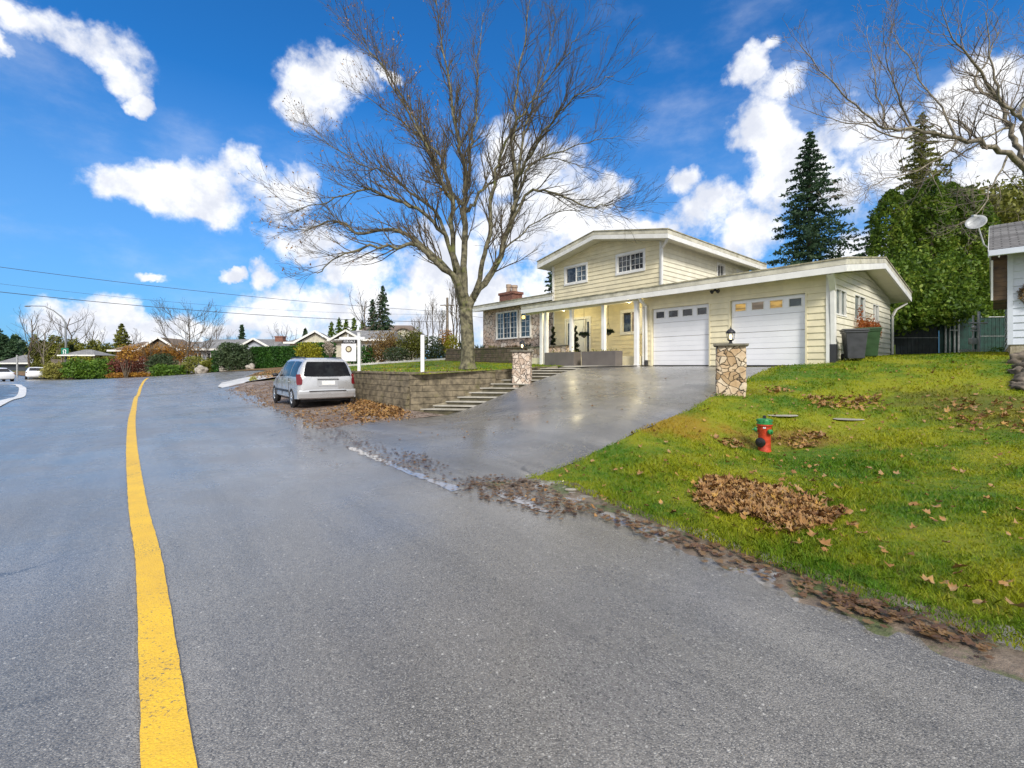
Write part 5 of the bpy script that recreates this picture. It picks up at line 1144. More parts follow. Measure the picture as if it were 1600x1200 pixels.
# gas meter and pipes at the house side
mt = thing('gas_meter', 'grey gas meter with pipes standing between the green fence and the grey blue house', 'meter', (19.15 * .94, 18.9 * .94, H(18, 17.8)), 0)
mb = MB(); mb.tube([(.0, 0, -.1), (0, 0, 1.55)], .03, 8); mb.tube([(.22, 0, -.1), (.22, 0, 1.7)], .045, 8); mb.tube([(-.15, 0, 1.25), (.55, 0, 1.25)], .035, 8); mb.tube([(-.1, 0, .95), (.22, 0, .95)], .03, 8); mb.build('pipes', M['galv'], mt)
MB().blob((.03, 0, 1.08), (.10, .08, .09), 2, .05).build('regulator', M['galv'], mt, smooth=True); MB().box(-.13, .08, -.08, .08, .42, .66).build('meter_box', M['galv'], mt, bevel=.03)
mb = MB(); [mb.box(-.62 + .07 * i, -.585 + .07 * i, -.1, -.08, .03, .22) for i in range(10)]; mb.build('vent_grille', M['galv'], mt)

# ------------------------------------------------------------------ trees
def polytubes(name, lines, m, parent=None, n=3):
    """many thin tapered branches as one mesh"""
    V = []; Fq = []; base = 0; ca = [(math.cos(2 * math.pi * j / n), math.sin(2 * math.pi * j / n)) for j in range(n)]
    CA = np.array(ca)
    for P, r in lines:
        P = np.asarray(P, float); k = len(P); d = P[-1] - P[0]; d /= np.linalg.norm(d) + 1e-9
        x = np.cross(d, (.31, .17, .93) if abs(d[2]) < .9 else (1, 0, 0)); x /= np.linalg.norm(x); y = np.cross(d, x)
        off = CA[:, :1] * x + CA[:, 1:] * y
        V.append((P[:, None, :] + off[None] * np.asarray(r)[:, None, None]).reshape(-1, 3))
        i = np.arange(k - 1)[:, None] * n + base; j = np.arange(n)[None]; j2 = (np.arange(n)[None] + 1) % n
        Fq.append(np.stack([i + j, i + j2, i + n + j2, i + n + j], -1).reshape(-1, 4)); base += k * n
    return npmesh(name, np.concatenate(V), np.concatenate(Fq), m, parent, True)
def nrm(v): return v / (np.linalg.norm(v) + 1e-9)
def grow(lines, P, r, level, rg, cfg, tips):
    """spawn side branches on polyline P (k,3) with radii r"""
    k = len(P); seg = np.linalg.norm(np.diff(P, axis=0), axis=1); L = seg.sum(); cnt = max(2, int(L * cfg['dens'][level] * rg.uniform(.8, 1.2)))
    for c in range(cnt):
        t = cfg['start'][level] + (1 - cfg['start'][level]) * (c + rg.random()) / cnt; t = min(t, .995); f = t * (k - 1); i = int(f); u = f - i
        p = P[i] * (1 - u) + P[min(i + 1, k - 1)] * u; rr_ = r[i] * (1 - u) + r[min(i + 1, k - 1)] * u
        d = nrm(P[min(i + 1, k - 1)] - P[max(i - (1 if i == k - 1 else 0), 0)] if i < k - 1 else P[-1] - P[-2])
        s = nrm(np.cross(d, rg.normal(size=3))); a = math.radians(rg.uniform(*cfg['ang'])); nd = nrm(d * math.cos(a) + s * math.sin(a) + np.array((0, 0, cfg['up'])) + nrm(p - cfg['c']) * cfg['out'])
        ln = cfg['len'][level] * (1 - .45 * t) * rg.uniform(.6, 1.25); m = 5 if level < 2 else 4; Q = [p]; dd = nd.copy()
        for j in range(m): dd = nrm(dd + rg.normal(size=3) * cfg['wob'] + np.array((0, 0, cfg['curl']))); Q.append(Q[-1] + dd * ln / m)
        Q = np.array(Q); r0 = min(rr_ * .62, cfg['rad'][level]); R_ = np.linspace(r0, max(cfg['tip'], r0 * .3), m + 1); lines.append((Q, R_))
        if level + 1 < len(cfg['dens']): grow(lines, Q, R_, level + 1, rg, cfg, tips)
        else: tips.append(Q[-1]); tips.append(Q[-2])
def resample(P, m):
    P = np.asarray(P, float); out = []
    for i in range(len(P) - 1):
        p0 = P[max(0, i - 1)]; p1 = P[i]; p2 = P[i + 1]; p3 = P[min(len(P) - 1, i + 2)]
        for j in range(m):
            t = j / m; out.append(.5 * (2 * p1 + (p2 - p0) * t + (2 * p0 - 5 * p1 + 4 * p2 - p3) * t * t + (3 * p1 - p0 - 3 * p2 + p3) * t ** 3))
    out.append(P[-1]); return np.array(out)
def limb_tree(name, label, Y, trunk, limbs, cfg, seed, bark, twig, n=7, group=None, deadleaf=0):
    """trunk and main limbs are given by their places in the photograph plus a depth, then grown on"""
    rg = np.random.default_rng(seed); base = at(trunk[0][0], trunk[0][1], Y); t = thing(name, label, 'tree', base, 0, group); b = np.array(base)
    def world(pts, d): 
        out = []
        for i, p in enumerate(pts): out.append(np.array(at(p[0], p[1], Y + d * (i / max(1, len(pts) - 1)) ** .8)) - b)
        return out
    T = resample(world([q[:2] for q in trunk], 0), 4); Rt = np.interp(np.linspace(0, 1, len(T)), np.linspace(0, 1, len(trunk)), [q[2] for q in trunk])
    mb = MB(); mb.tube([tuple(p) for p in T], list(Rt), 16); big = []
    for (pts, d, r0, r1) in limbs:
        P = resample(world(pts, d), 4); P[1:-1] += rg.normal(0, .045, (len(P) - 2, 3)); R_ = (r1 + (r0 - r1) * (1 - np.linspace(0, 1, len(P))) ** 1.35) * .82; big.append((P, R_)); mb.tube([tuple(p) for p in P], list(R_), 9)
    mb.build('trunk', M[bark], t, smooth=True)
    lines = []; tips = []
    for P, R_ in big: cfg['c'] = np.array(T[-1]); grow(lines, P, R_, 0, rg, cfg, tips)
    polytubes('crown', lines, M[twig], t)
    if deadleaf:
        tp = np.array(tips); sel = tp[tp[:, 0] < np.percentile(tp[:, 0], 45)]; sel = sel[rg.choice(len(sel), min(len(sel), deadleaf), replace=False)]
        leaf_quads(sel + rg.normal(0, .03, sel.shape), .035, 'clinging_leaves', M['dead_leaf'], t)
    return t
mcfg = dict(dens=[3.8, 4.2, 4.2], start=[.18, .14, .08], ang=(20, 46), up=.08, out=.26, len=[2.05, 1.05, .52], wob=.12, curl=.03, rad=[.034, .013, .0065], tip=.0046)
limb_tree('bare_maple', 'large bare spreading tree with mossy trunk on the upper lawn beside the house', 17.6,
  [(731, 577, .38), (731, 566, .28), (731, 540, .25), (729, 505, .25), (728, 482, .25)],
  [([(727,488),(712,435),(678,406),(653,383),(620,385),(566,387),(530,402),(495,427)], -2.5, .17, .02),
   ([(727,490),(707,429),(666,389),(620,360),(557,364),(532,347),(490,356),(462,360)], 1.5, .16, .018),
   ([(712,430),(697,368),(653,331),(607,306),(566,297),(510,314),(462,329)], -3.5, .11, .015),
   ([(700,380),(680,330),(640,300),(600,270),(560,255),(508,218),(480,190)], 2.5, .09, .012),
   ([(729,480),(712,418),(707,327),(690,280),(672,235),(640,180),(600,110),(565,60)], -1.5, .15, .018),
   ([(730,330),(705,300),(687,277),(657,206),(620,135),(574,77),(540,40)], 3.0, .10, .014),
   ([(729,485),(726,418),(726,331),(726,268),(712,206),(703,135),(690,60),(682,0)], 0, .19, .02),
   ([(727,300),(735,240),(745,170),(748,100),(755,20)], 2, .09, .014),
   ([(730,490),(750,450),(774,414),(795,352),(805,289),(799,227),(807,143),(820,60),(828,0)], 1.0, .20, .02),
   ([(740,470),(752,420),(764,370),(770,289),(782,247),(800,200),(837,150),(878,95),(905,50)], -2.5, .13, .015),
   ([(795,352),(832,297),(870,306),(920,325),(955,322),(975,328)], -2, .08, .010),
   ([(800,330),(812,300),(828,260),(878,235),(930,218),(970,212)], 2.0, .09, .010),
   ([(805,289),(830,240),(860,190),(900,150),(960,120)], -3, .09, .011),
   ([(732,330),(749,302),(778,281),(816,264),(857,247),(910,262),(960,275)], 3.5, .08, .010),
   ([(774,414),(800,380),(840,345),(890,330),(940,345)], 2.5, .06, .008),
   ([(805,300),(822,200),(850,110),(870,30)], 2.5, .09, .012),
   ([(707,327),(690,250),(640,200),(600,170),(548,135)], 1.5, .08, .010)],
  mcfg, 5, 'bark_moss', 'twig', deadleaf=2600)
rcfg = dict(dens=[2.5, 3.2, 3.4], start=[.16, .12, .08], ang=(25, 58), up=.14, out=.12, len=[2.4, 1.15, .42], wob=.19, curl=.07, rad=[.042, .018, .009], tip=.0065)
limb_tree('bare_garden_tree', 'pale barked bare tree spreading in from the right edge above the cedar hedge', 22,
  [(1640, 560, .36), (1640, 420, .28), (1625, 330, .24), (1606, 262, .21)],
  [([(1608,265),(1575,242),(1530,224),(1495,217),(1425,203),(1383,200),(1337,165),(1295,120),(1250,70)], -3, .17, .02),
   ([(1606,262),(1588,225),(1575,200),(1561,158),(1530,140),(1526,120),(1545,90),(1560,50)], 1.5, .17, .025),
   ([(1608,262),(1600,205),(1593,182),(1565,158),(1551,112),(1547,67),(1540,20)], -1, .15, .02),
   ([(1383,200),(1376,165),(1362,95),(1356,40)], 1.5, .06, .012), ([(1425,203),(1400,150),(1385,90),(1378,40)], -3, .06, .012),
   ([(1440,205),(1404,217),(1337,193),(1285,182),(1232,161)], 2.0, .07, .010),
   ([(1495,217),(1477,242),(1425,270),(1372,284),(1337,315)], -2.5, .07, .010),
   ([(1530,224),(1490,250),(1450,280),(1400,300)], 2.5, .06, .010),
   ([(1495,217),(1470,170),(1440,120),(1400,60),(1385,20)], 2, .07, .012),
   ([(1606,262),(1640,200),(1660,120),(1650,40)], 2, .15, .03), ([(1575,200),(1530,215),(1500,190),(1470,180)], -2, .07, .012),
   ([(1593,182),(1610,120),(1600,50)], 3, .10, .02), ([(1560,155),(1520,100),(1490,60),(1470,10)], -2, .09, .015),
   ([(1575,242),(1550,290),(1530,330),(1500,350)], -3, .06, .01)],
  rcfg, 9, 'bark_pale', 'twig_pale')
def bare(px, Y, h, spread, label, seed, m='twig', nl=7, lean=0, start=.25, thick=1.0, cat='tree', group='bare trees beyond the road', name='bare_tree', mult=1.0, up=.25, hb=.0):
    rg = np.random.default_rng(seed); x = (px - CX) / F * Y; z = H(x, Y) + hb; t = thing(name, label, cat, (x, Y, z), 0, group); lines = []; tips = []
    T = np.array([(lean * q * q * h, 0, q * h * .85) for q in np.linspace(0, 1, 7)]) + np.r_[np.zeros((1, 3)), rg.normal(0, .012 * h, (6, 3))]; RT = np.linspace(.012 * h * thick, .005 * h * thick, 7)
    MB().tube([tuple(p) for p in T], list(RT), 8).build('trunk', M['bark' if m == 'twig' else 'bark_pale'], t, smooth=True)
    cfg = dict(dens=[3.4 * 4 / h * mult, 4.2 * 4 / h * mult], start=[.15, .1], ang=(20, 45), up=.12, out=.1, len=[.22 * h, .1 * h], wob=.12, curl=.04, rad=[.0024 * h, .0014 * h], tip=max(.004, Y * .00018), c=np.array((0, 0, 0.)))
    for i in range(nl):
        q = start + (.95 - start) * i / nl; p = T[0] + (T[-1] - T[0]) * q; p = np.array([np.interp(q * 6, range(7), T[:, j]) for j in range(3)]); a = i * 2.4 + rg.uniform(-.4, .4); s = spread * (1 - q * .45)
        e = np.array((math.cos(a) * s, math.sin(a) * s, h * (q + (1 - q) * .75 * rg.uniform(.7, 1.1)))); mid = (p + e) / 2 + np.array((math.cos(a), math.sin(a), -.3)) * s * .18
        P = resample([p, mid, e], 4); Rr = np.linspace(.0055 * h * thick, .002 * h, len(P)); lines.append((P, Rr)); grow(lines, P, Rr, 0, rg, cfg, tips)
    grow(lines, T, RT, 0, rg, cfg, tips); polytubes('crown', lines, M[m], t); return t
def conifer(px, Y, h, r, label, seed, m='spruce_leaf', sparse=1.0, zb=None, name='spruce', group='conifers beyond the houses', low=.06, droop=.25, size=None, steps=None, ragged=.3):
    rg = np.random.default_rng(seed); x = (px - CX) / F * Y; z = H(x, Y) if zb is None else zb; t = thing(name, label, 'tree', (x, Y, z), 0, group)
    MB().tube([(0, 0, 0), (0, 0, h * .5), (0, 0, h)], [h * .018, h * .010, .01], 7).build('trunk', M['bark'], t)
    size = size or max(.07, Y * .0032); P = []; nb = int((steps or 90) * sparse)
    for i in range(nb):
        q = (i + rg.random()) / nb; q = q ** .85; zz = h * (low + (1 - low) * q); L = r * (1 - q) ** .8 * rg.uniform(1 - ragged, 1.1) + .12; a = i * 2.399 + rg.uniform(-.3, .3); k = max(10, int(L / size * 6.5)); u = rg.random(k) ** .7
        w = L * .27 * (1 - u * .6); dx = u * L; 
        px_ = dx * math.cos(a) + rg.normal(0, 1, k) * w * .6; py_ = dx * math.sin(a) + rg.normal(0, 1, k) * w * .6
        pz = zz + dx * (.12 - droop * u) - np.abs(rg.normal(0, 1, k)) * w * .35; P.append(np.c_[px_, py_, pz])
    leaf_quads(np.concatenate(P), size, 'crown', M[m], t, aspect=.4); return t
def column_cedar(px, Y, h, r, label, seed, n=7500, m='cedar_leaf', zb=None, group='columnar cedars behind the fence', size=.085, lift=1.3):
    x = (px - CX) / F * Y; z = H(x, Y) if zb is None else zb; t = thing('columnar_cedar', label, 'tree', (x, Y, z), 0, group); rg = np.random.default_rng(seed)
    MB().tube([(0, 0, 0), (0, 0, h * .8)], [.16, .05], 8).build('trunk', M['bark'], t)
    q = rg.random(n); a = rg.uniform(0, 2 * math.pi, n); pr = np.minimum(1, (1 - q) * 5.5) ** .5 * np.minimum(1, .72 + q * 2.2) * (1 - .28 * q)
    lump = 1 + .16 * np.sin(a * 4 + q * 14 + seed) * np.sin(q * 26 + a * 2) + .10 * np.sin(a * 9 + q * 45); rr_ = r * pr * lump * (1 - .38 * rg.random(n) ** 2.2)
    P = np.c_[np.cos(a) * rr_, np.sin(a) * rr_, lift + q * (h - lift) + rg.normal(0, .05, n)]
    leaf_quads(P, size, 'crown', M[m], t, aspect=.5, up=(0, 0, .8)); return t
cy = 22.6
for i, (px, h, r, nlab) in enumerate([(1392, 8.2, 1.0, 'leftmost columnar cedar beside the garage roof, yellowish at the top'), (1424, 8.6, 1.05, 'second columnar cedar from the left behind the dark fence'), (1455, 8.75, 1.05, 'third columnar cedar from the left, the broad middle one'),
                          (1487, 8.9, 1.1, 'tallest columnar cedar, above the fence gate'), (1515, 8.3, .95, 'fifth columnar cedar from the left, behind the satellite dish'), (1536, 7.6, .85, 'rightmost columnar cedar next to the grey blue roof')]):
    column_cedar(px, cy + 1.0 * (i % 2), h, r * .97, nlab, 20 + i, 13000, size=.075)
    column_cedar(px, cy + .5 * (i % 2), h, r, nlab, 20 + i, 1) if False else None
# skirt of boughs hanging over the dark fence belongs to the cedars
for i, (px, Y, dz, nn) in enumerate([(1440, 19.6, 2.0, 3600), (1490, 19.6, 2.05, 2600), (1408, 19.7, 1.75, 2000)]):
    x = (px - CX) / F * Y; t = thing('drooping_cedar', ['low cedar with boughs drooping over the dark fence', 'low cedar with boughs hanging over the fence gate', 'small dark cedar at the garage back corner'][i], 'tree', (x, Y, .4), 0, 'low cedars at the fence')
    MB().tube([(0, 1.3, -.2), (0, 1.0, 1.6), (0, .2, 3.2)], [.1, .07, .03], 7).build('trunk', M['bark'], t)
    leaf_quads(lump_pts(nn, [((0, 0, dz + .2), (1.1, .7, .9)), ((-.5, -.3, dz - .2), (.6, .5, .5)), ((.5, -.3, dz - .1), (.6, .5, .55)), ((0, .1, dz + 1.4), (.9, .7, 1.2))]), .08, 'crown', M['cedar_leaf'], t, up=(0, 0, .6))
conifer(1265, 30, 15.6, 4.1, 'dark spruce with ragged branches standing behind the garage roof', 3, zb=-.2, group='tall conifers behind the house', sparse=2.9, low=.12, size=.11, ragged=.55, droop=.16)
conifer(1362, 34, 11.8, 3.6, 'smaller dark conifer between the spruce and the cedars', 4, zb=-.2, group='tall conifers behind the house', sparse=1.2, size=.12)
conifer(1440, 36, 20.0, 4.2, 'tall thin olive conifer rising through the bare branches', 6, m='olive_leaf', zb=0, group='tall conifers behind the house', sparse=2.4, low=.2, size=.13, ragged=.5)
conifer(862, 52, 12.0, 2.6, 'dark conifer tip showing between the chimney roof and the upper storey', 7, zb=0, group='tall conifers behind the house')
def bushy(name, cat, px, Y, lumps, label, m, n, size, group=None, hb=0.0, stems=True, fill=.5, zmin=None, aspect=.55, up=None):
    x = (px - CX) / F * Y; z = (H(x, Y) if not callable(hb) else hb(x, Y)) + (0 if callable(hb) else hb); t = thing(name, label, cat, (x, Y, z), 0, group)
    if stems:
        mb = MB(); rr = random.Random(int(px)); hh = max(c[2] for c, r in lumps)
        for i in range(5): mb.tube([(rr.uniform(-.1, .1), rr.uniform(-.1, .1), -.1), (rr.uniform(-.5, .5) * lumps[0][1][0], rr.uniform(-.3, .3), hh * .5), (rr.uniform(-.7, .7) * lumps[0][1][0], rr.uniform(-.3, .3), hh)], [.03 + hh * .012, .02 + hh * .006, .01], 5)
        mb.build('stems' if cat != 'tree' else 'trunk', M['bark'], t)
    leaf_quads(lump_pts(n, lumps, fill, zmin), size, 'foliage' if cat != 'tree' else 'crown', M[m], t, aspect=aspect, up=up); return t
bushy('broad_tree', 'tree', 1570, 27, [((0, 0, 6), (3.3, 2.5, 3.2)), ((-1.5, 0, 8.2), (2.2, 2, 1.8)), ((1.8, 0, 8.5), (2.5, 2, 2.2)), ((-.3, -.5, 3.2), (2.6, 1.8, 2.2)), ((3.5, 0, 5.5), (2.5, 2, 3.5))], 'broad olive green tree behind the grey blue house and fence', 'olive_leaf', 17000, .12, 'leafy trees behind the fence')
bushy('broad_tree', 'tree', 1640, 30, [((0, 0, 8), (3.3, 2.5, 3.6)), ((0, 0, 4), (3.2, 2.5, 3.6))], 'olive green tree at the right edge behind the roof', 'olive_leaf', 8000, .14, 'leafy trees behind the fence')
bushy('broad_tree', 'tree', 1530, 34, [((0, 0, 9.0), (2.6, 2, 3.0)), ((-1.8, 0, 7), (2.0, 2, 3))], 'yellow green tree top between the cedars and the bare limbs', 'olive_leaf', 7000, .14, 'leafy trees behind the fence')
bushy('fence_shrub', 'shrub', 1563, 18.3, [((0, 0, .1), (.5, .3, .25)), ((.5, 0, .05), (.3, .3, .2))], 'low green weeds at the foot of the gas meter', 'juniper_leaf', 700, .04)
# terrace planting
for i, (s, w, hgt, m, lab) in enumerate([(-15.9, .45, .75, 'shrub_leaf', 'spiky grey green plant on the terrace beside the stone wing corner'), (-14.3, .4, .35, 'shrub_leaf', 'low grey green plant on the terrace under the big window'), (-12.9, .5, .28, 'pale_grass', 'pale low plant on the terrace under the big window'), (-11.3, .6, .26, 'brown_leaf', 'brownish low plant on the terrace beneath the lit window'), (-10.2, .4, .3, 'shrub_leaf', 'small grey shrub at the porch end of the terrace')]):
    p = hp(s, .8, .84); t = thing('terrace_plant', lab, 'plant', p, HA, 'plants on the terrace'); mb = []; rg = np.random.default_rng(i)
    for k_ in range(70 if i == 0 else 45):
        a = rg.uniform(0, 6.28); L = hgt * rg.uniform(.7, 1.25); o = rg.uniform(.15, .8) * w; b0 = np.array((math.cos(a) * w * .3 * rg.random(), math.sin(a) * .2, 0)); mb.append((np.array([b0, b0 + (math.cos(a) * o * .5, math.sin(a) * o * .4, L * .7), b0 + (math.cos(a) * o, math.sin(a) * o * .7, L)]), np.array([.02, .014, .003])))
    polytubes('leaves', mb, M[m], t)
# ------------------------------------------------------------------ shrubs and small trees of the upper lawn and across the road
Hb = lambda x, y: max(H_up(x, min(y, 30)), H(x, y)) - .05
G1 = 'shrubs behind the upper lawn'
bushy('shrub', 'shrub', 563, 30, [((0, 0, .5), (1.0, .6, .7))], 'dark green low shrub just right of the sale sign post', 'hedge_leaf', 2200, .06, G1, Hb)
bushy('shrub', 'shrub', 597, 30.5, [((0, 0, 1.1), (1.1, .7, 1.15)), ((-.5, 0, .6), (.8, .6, .6)), ((.6, 0, 1.3), (.6, .5, .9))], 'tan brown twiggy shrub between the sale sign and the white post', 'brown_leaf', 5200, .05, G1, Hb, fill=.9)
bushy('shrub', 'shrub', 640, 30.5, [((0, 0, 1.0), (1.0, .7, 1.1)), ((.5, 0, 1.1), (.8, .6, .95))], 'olive green shrub left of the white post', 'olive_leaf', 4200, .055, G1, Hb, fill=.7)
bushy('shrub', 'shrub', 620, 29.8, [((0, 0, .45), (.9, .5, .5))], 'low dark shrub at the foot of the olive shrub', 'shrub_leaf', 1800, .05, G1, Hb)
bushy('shrub', 'shrub', 672, 31, [((0, 0, .8), (1.0, .7, .95)), ((.5, 0, .6), (.7, .6, .75))], 'blue green rounded shrub right of the white post', 'shrub_leaf', 3600, .055, G1, Hb)
bushy('shrub', 'shrub', 697, 33, [((0, 0, 1.2), (.6, .5, 1.1))], 'orange shrub beside the utility pole', 'orange_leaf', 1700, .06, G1, Hb, fill=.8)
bushy('shrub', 'shrub', 706, 29.5, [((0, 0, .9), (.48, .4, .75))], 'bright yellow green shrub left of the large bare tree trunk', 'yellow_leaf', 1500, .05, G1, Hb)
for i, (px, h) in enumerate([(656, 2.3), (668, 2.9), (676, 3.6), (686, 2.7), (707, 4.6), (713, 4.4), (718, 3.3), (692, 2.5), (648, 2.0)]):
    bare(px, 36, h * 1.25, .35, ['second sapling from the left, short and thin', 'third sapling from the left, right of the white post', 'middle sapling, the tallest left of the utility pole', 'bare sapling just left of the utility pole', 'tallest bare sapling, between the pole and the maple trunk', 'tall bare sapling close to the maple trunk', 'shorter bare sapling touching the maple trunk', 'low bare sapling under the utility pole', 'leftmost sapling, the shortest of the row'][i], 40 + i, nl=5, start=.3, group='thin bare saplings behind the upper lawn', name='sapling', hb=1.0)
def mound():
    P = [tuple(gpx(*q)[:2]) for q in ((383,590),(402,583),(425,577),(462,576),(460,583),(425,586.5))]
    sheet('leafy_mound', P, .0, M['soil'], hf=lambda x, y: H(x, y) + .06)
mound()
bushy('shrub', 'shrub', 396, 32.5, [((0, 0, .25), (.25, .25, .3))], 'tiny yellow green plant by the pale pavement', 'yellow_leaf', 350, .05)
# far side of the street
G2 = 'shrubs across the road'
bushy('juniper', 'shrub', 140, 54, [((0, 0, .9), (2.8, 1.4, 1.1)), ((-1.6, 0, 1.3), (1.4, 1, 1.2)), ((1.6, 0, 1.3), (1.8, 1, 1.2)), ((2.6, -.3, .7), (1.5, 1, .8))], 'large spreading green juniper at the far road edge below the lamp', 'juniper_leaf', 7500, .13, G2)
bushy('juniper', 'shrub', 266, 49.5, [((0, 0, .45), (1.9, 1, .7)), ((-1, 0, .5), (1.1, .8, .7))], 'low bright green juniper mound beside the pale boulder', 'juniper_leaf', 3500, .11, G2)
bushy('shrub', 'shrub', 88, 55, [((0, 0, .9), (1.5, 1, 1.1))], 'yellowish grassy shrub left of the large juniper', 'pale_grass', 3200, .1, G2)
bushy('shrub', 'shrub', 204, 54, [((0, 0, 1.5), (2.3, 1.2, 1.3)), ((-1.4, 0, 1.1), (1.3, 1, 1.1))], 'dark red brown bare hedge shrub across the road', 'red_leaf', 4800, .1, G2, fill=.9)
bushy('shrub', 'shrub', 252, 53, [((0, 0, 1.4), (1.6, 1, 1.3))], 'dark olive shrub right of the red brown one', 'shrub_leaf', 3200, .1, G2)
bushy('shrub', 'shrub', 197, 52, [((0, 0, .3), (2.2, .8, .35)), ((1.6, .2, .3), (1.2, .8, .35))], 'low orange ground shrubs at the road edge', 'orange_leaf', 2400, .09, G2)
bushy('shrub', 'shrub', 304, 50, [((0, 0, 1.0), (1.2, .8, 1.0)), ((1.6, 0, .7), (1.2, .8, .9))], 'olive and yellow shrub behind the boulder', 'olive_leaf', 2800, .1, G2)
bushy('shrub', 'shrub', 333, 50.5, [((0, 0, .8), (.9, .7, .8))], 'yellow green shrub at the hedge end', 'yellow_leaf', 1300, .1, G2)
bushy('rhododendron', 'shrub', 366, 49, [((0, 0, 1.5), (1.9, 1.3, 1.5)), ((.6, -.4, .9), (1.7, 1.1, 1.0)), ((-.4, 0, 2.2), (1.3, 1, .9))], 'big rounded dark green rhododendron in front of the clipped hedge', 'shrub_leaf', 6500, .11)
bushy('shrub', 'shrub', 482, 44, [((0, 0, 1.3), (1.2, .9, .8)), ((.3, 0, .8), (1.0, .8, .8))], 'rounded yellow shrub in front of the clipped hedge', 'yellow_leaf', 2800, .085, None, .3)
bushy('pampas_grass', 'grass', 515, 44, [((0, 0, 1.4), (.5, .4, .6)), ((-.2, 0, 1.8), (.4, .4, .4))], 'pale pampas plume beside the sale sign', 'pampas', 700, .08, None, .2)
bushy('small_tree', 'tree', 197, 51, [((0, 0, 3.0), (.9, .7, .9)), ((-.5, 0, 2.4), (.6, .6, .6)), ((.6, 0, 2.3), (.6, .6, .6))], 'small tree with sparse orange yellow leaves at the road edge', 'orange_leaf', 700, .10, fill=1.0)
bushy('autumn_tree', 'tree', 240, 56, [((0, 0, 3.0), (3.2, 1.4, 1.2)), ((3.4, 0, 2.9), (2.6, 1.2, 1.3)), ((-2.6, 0, 2.8), (1.6, 1, 1.1))], 'wide tangle of orange brown branches in front of the brown bungalow', 'orange_leaf', 5200, .10, None, fill=1.0)
def hedge(px0, px1, Y0, Y1, h, label, n, d=.55, m='hedge_leaf', hb=0.0):
    a = Vector(((px0 - CX) / F * Y0, Y0)); b = Vector(((px1 - CX) / F * Y1, Y1)); z = max(H(*a), H(*b)) - .1 + hb; t = thing('clipped_hedge', label, 'hedge', (a.x, a.y, z), math.atan2((b - a).y, (b - a).x)); L = (b - a).length
    MB().box(.05, L - .05, -d * .8, d * .8, -.8, h * .94).build('branches', M['dark_leaf'], t)  # solid dark core box: shade inside the hedge put into the colour
    k = n // 3; A = np.c_[RNG.uniform(0, L, 2 * k), np.full(2 * k, -d), RNG.uniform(-.3, h, 2 * k)]; B = np.c_[RNG.uniform(0, L, k), RNG.uniform(-d, d, k), np.full(k, h)]; E = np.c_[np.repeat((0, L), k // 4), RNG.uniform(-d, d, k // 4 * 2), RNG.uniform(0, h, k // 4 * 2)]
    P = np.r_[A, B, E]; P += RNG.normal(0, .045, P.shape); P[:, 1] += .05 * np.sin(P[:, 0] * 4.5); leaf_quads(P, .10, 'foliage', M[m], t, up=(0, 0, .6)); return t
hedge(336, 352, 50, 50, 2.3, 'end block of the clipped hedge left of the rhododendron', 1500)
hedge(398, 468, 50.5, 48, 1.95, 'long clipped green hedge in front of the chimney house', 6500, hb=.2); hedge(468, 522, 50, 50, 2.1, 'farther clipped green hedge behind the yellow shrub', 3500, hb=.35)
def tall_hedge(px0, px1, Y, h, n, label):
    x0 = (px0 - CX) / F * Y; x1 = (px1 - CX) / F * Y; c = (x0 + x1) / 2; t = thing('cedar_hedge', label, 'hedge', (c, Y, H(c, Y) - .2), 0); w = (x1 - x0) / 2
    MB().box(-w * .9, w * .9, -.4, .6, 0, h * .85).build('branches', M['dark_leaf'], t)  # dark box filling the hedge, its inner shade painted as colour
    P = np.c_[RNG.uniform(-w, w, n), RNG.normal(-.5, .25, n), h * RNG.random(n) ** .8]; P[:, 2] *= 1 + .08 * np.sin(P[:, 0] * 2.2) + .05 * np.sin(P[:, 0] * 5.7); leaf_quads(P, .14, 'foliage', M['olive_leaf'], t, up=(0, 0, .8))
tall_hedge(54, 112, 64, 5.4, 5200, 'tall dark cedar hedge behind the street lamp'); tall_hedge(112, 176, 66, 5.0, 5200, 'tall green hedge behind the grey pavilion roof')
bushy('shrub', 'shrub', 120, 60, [((0, 0, 2.0), (2.0, 1, 1.4))], 'yellowish shrub behind the green road sign', 'yellow_leaf', 900, .12, G2, fill=.9)
bare(48, 62, 9.2, 2.6, 'tall thin bare tree left of the street lamp', 61, nl=7); bare(70, 58, 6.8, 2.0, 'pale stemmed bare tree in front of the cedar hedge', 62, m='twig_pale', nl=6)
bare(108, 66, 9.8, 3.6, 'wide dark bare tree behind the street lamp', 63, nl=9); bare(146, 70, 7.6, 1.8, 'small bare tree behind the tall hedge', 64); bare(208, 72, 7.2, 1.4, 'thin bare tree right of the brown conifer', 65)
bare(295, 52, 8.2, 3.9, 'multi stemmed bare tree in front of the brown bungalow', 66, nl=14, start=.10, thick=.8, mult=1.7); bare(338, 66, 7.5, 2.4, 'reddish bare tree behind the grey bungalow', 67, nl=7); bare(440, 66, 6.6, 2.4, 'bare tree behind the chimney roof', 68, nl=8); bare(360, 70, 6.0, 1.8, 'small bare tree behind the grey roof', 69)
bare(571, 68, 11.5, 3.2, 'tall bare tree beside the dark spruce', 70, nl=9); bare(235, 53, 4.2, 1.5, 'brown bare shrub tree beside the autumn tangle', 71, nl=8); bare(322, 50.5, 4.0, 1.4, 'low bare twiggy tree beside the rhododendron', 72, nl=8)
conifer(190, 64, 7.4, 2.3, 'rounded brownish conifer behind the tall hedge', 11, m='olive_leaf'); conifer(598, 70, 12.2, 2.8, 'dark layered spruce behind the two storey house', 12, sparse=1.3, ragged=.45); conifer(582, 71, 10.4, 1.8, 'narrower dark spruce left of the layered one', 13)
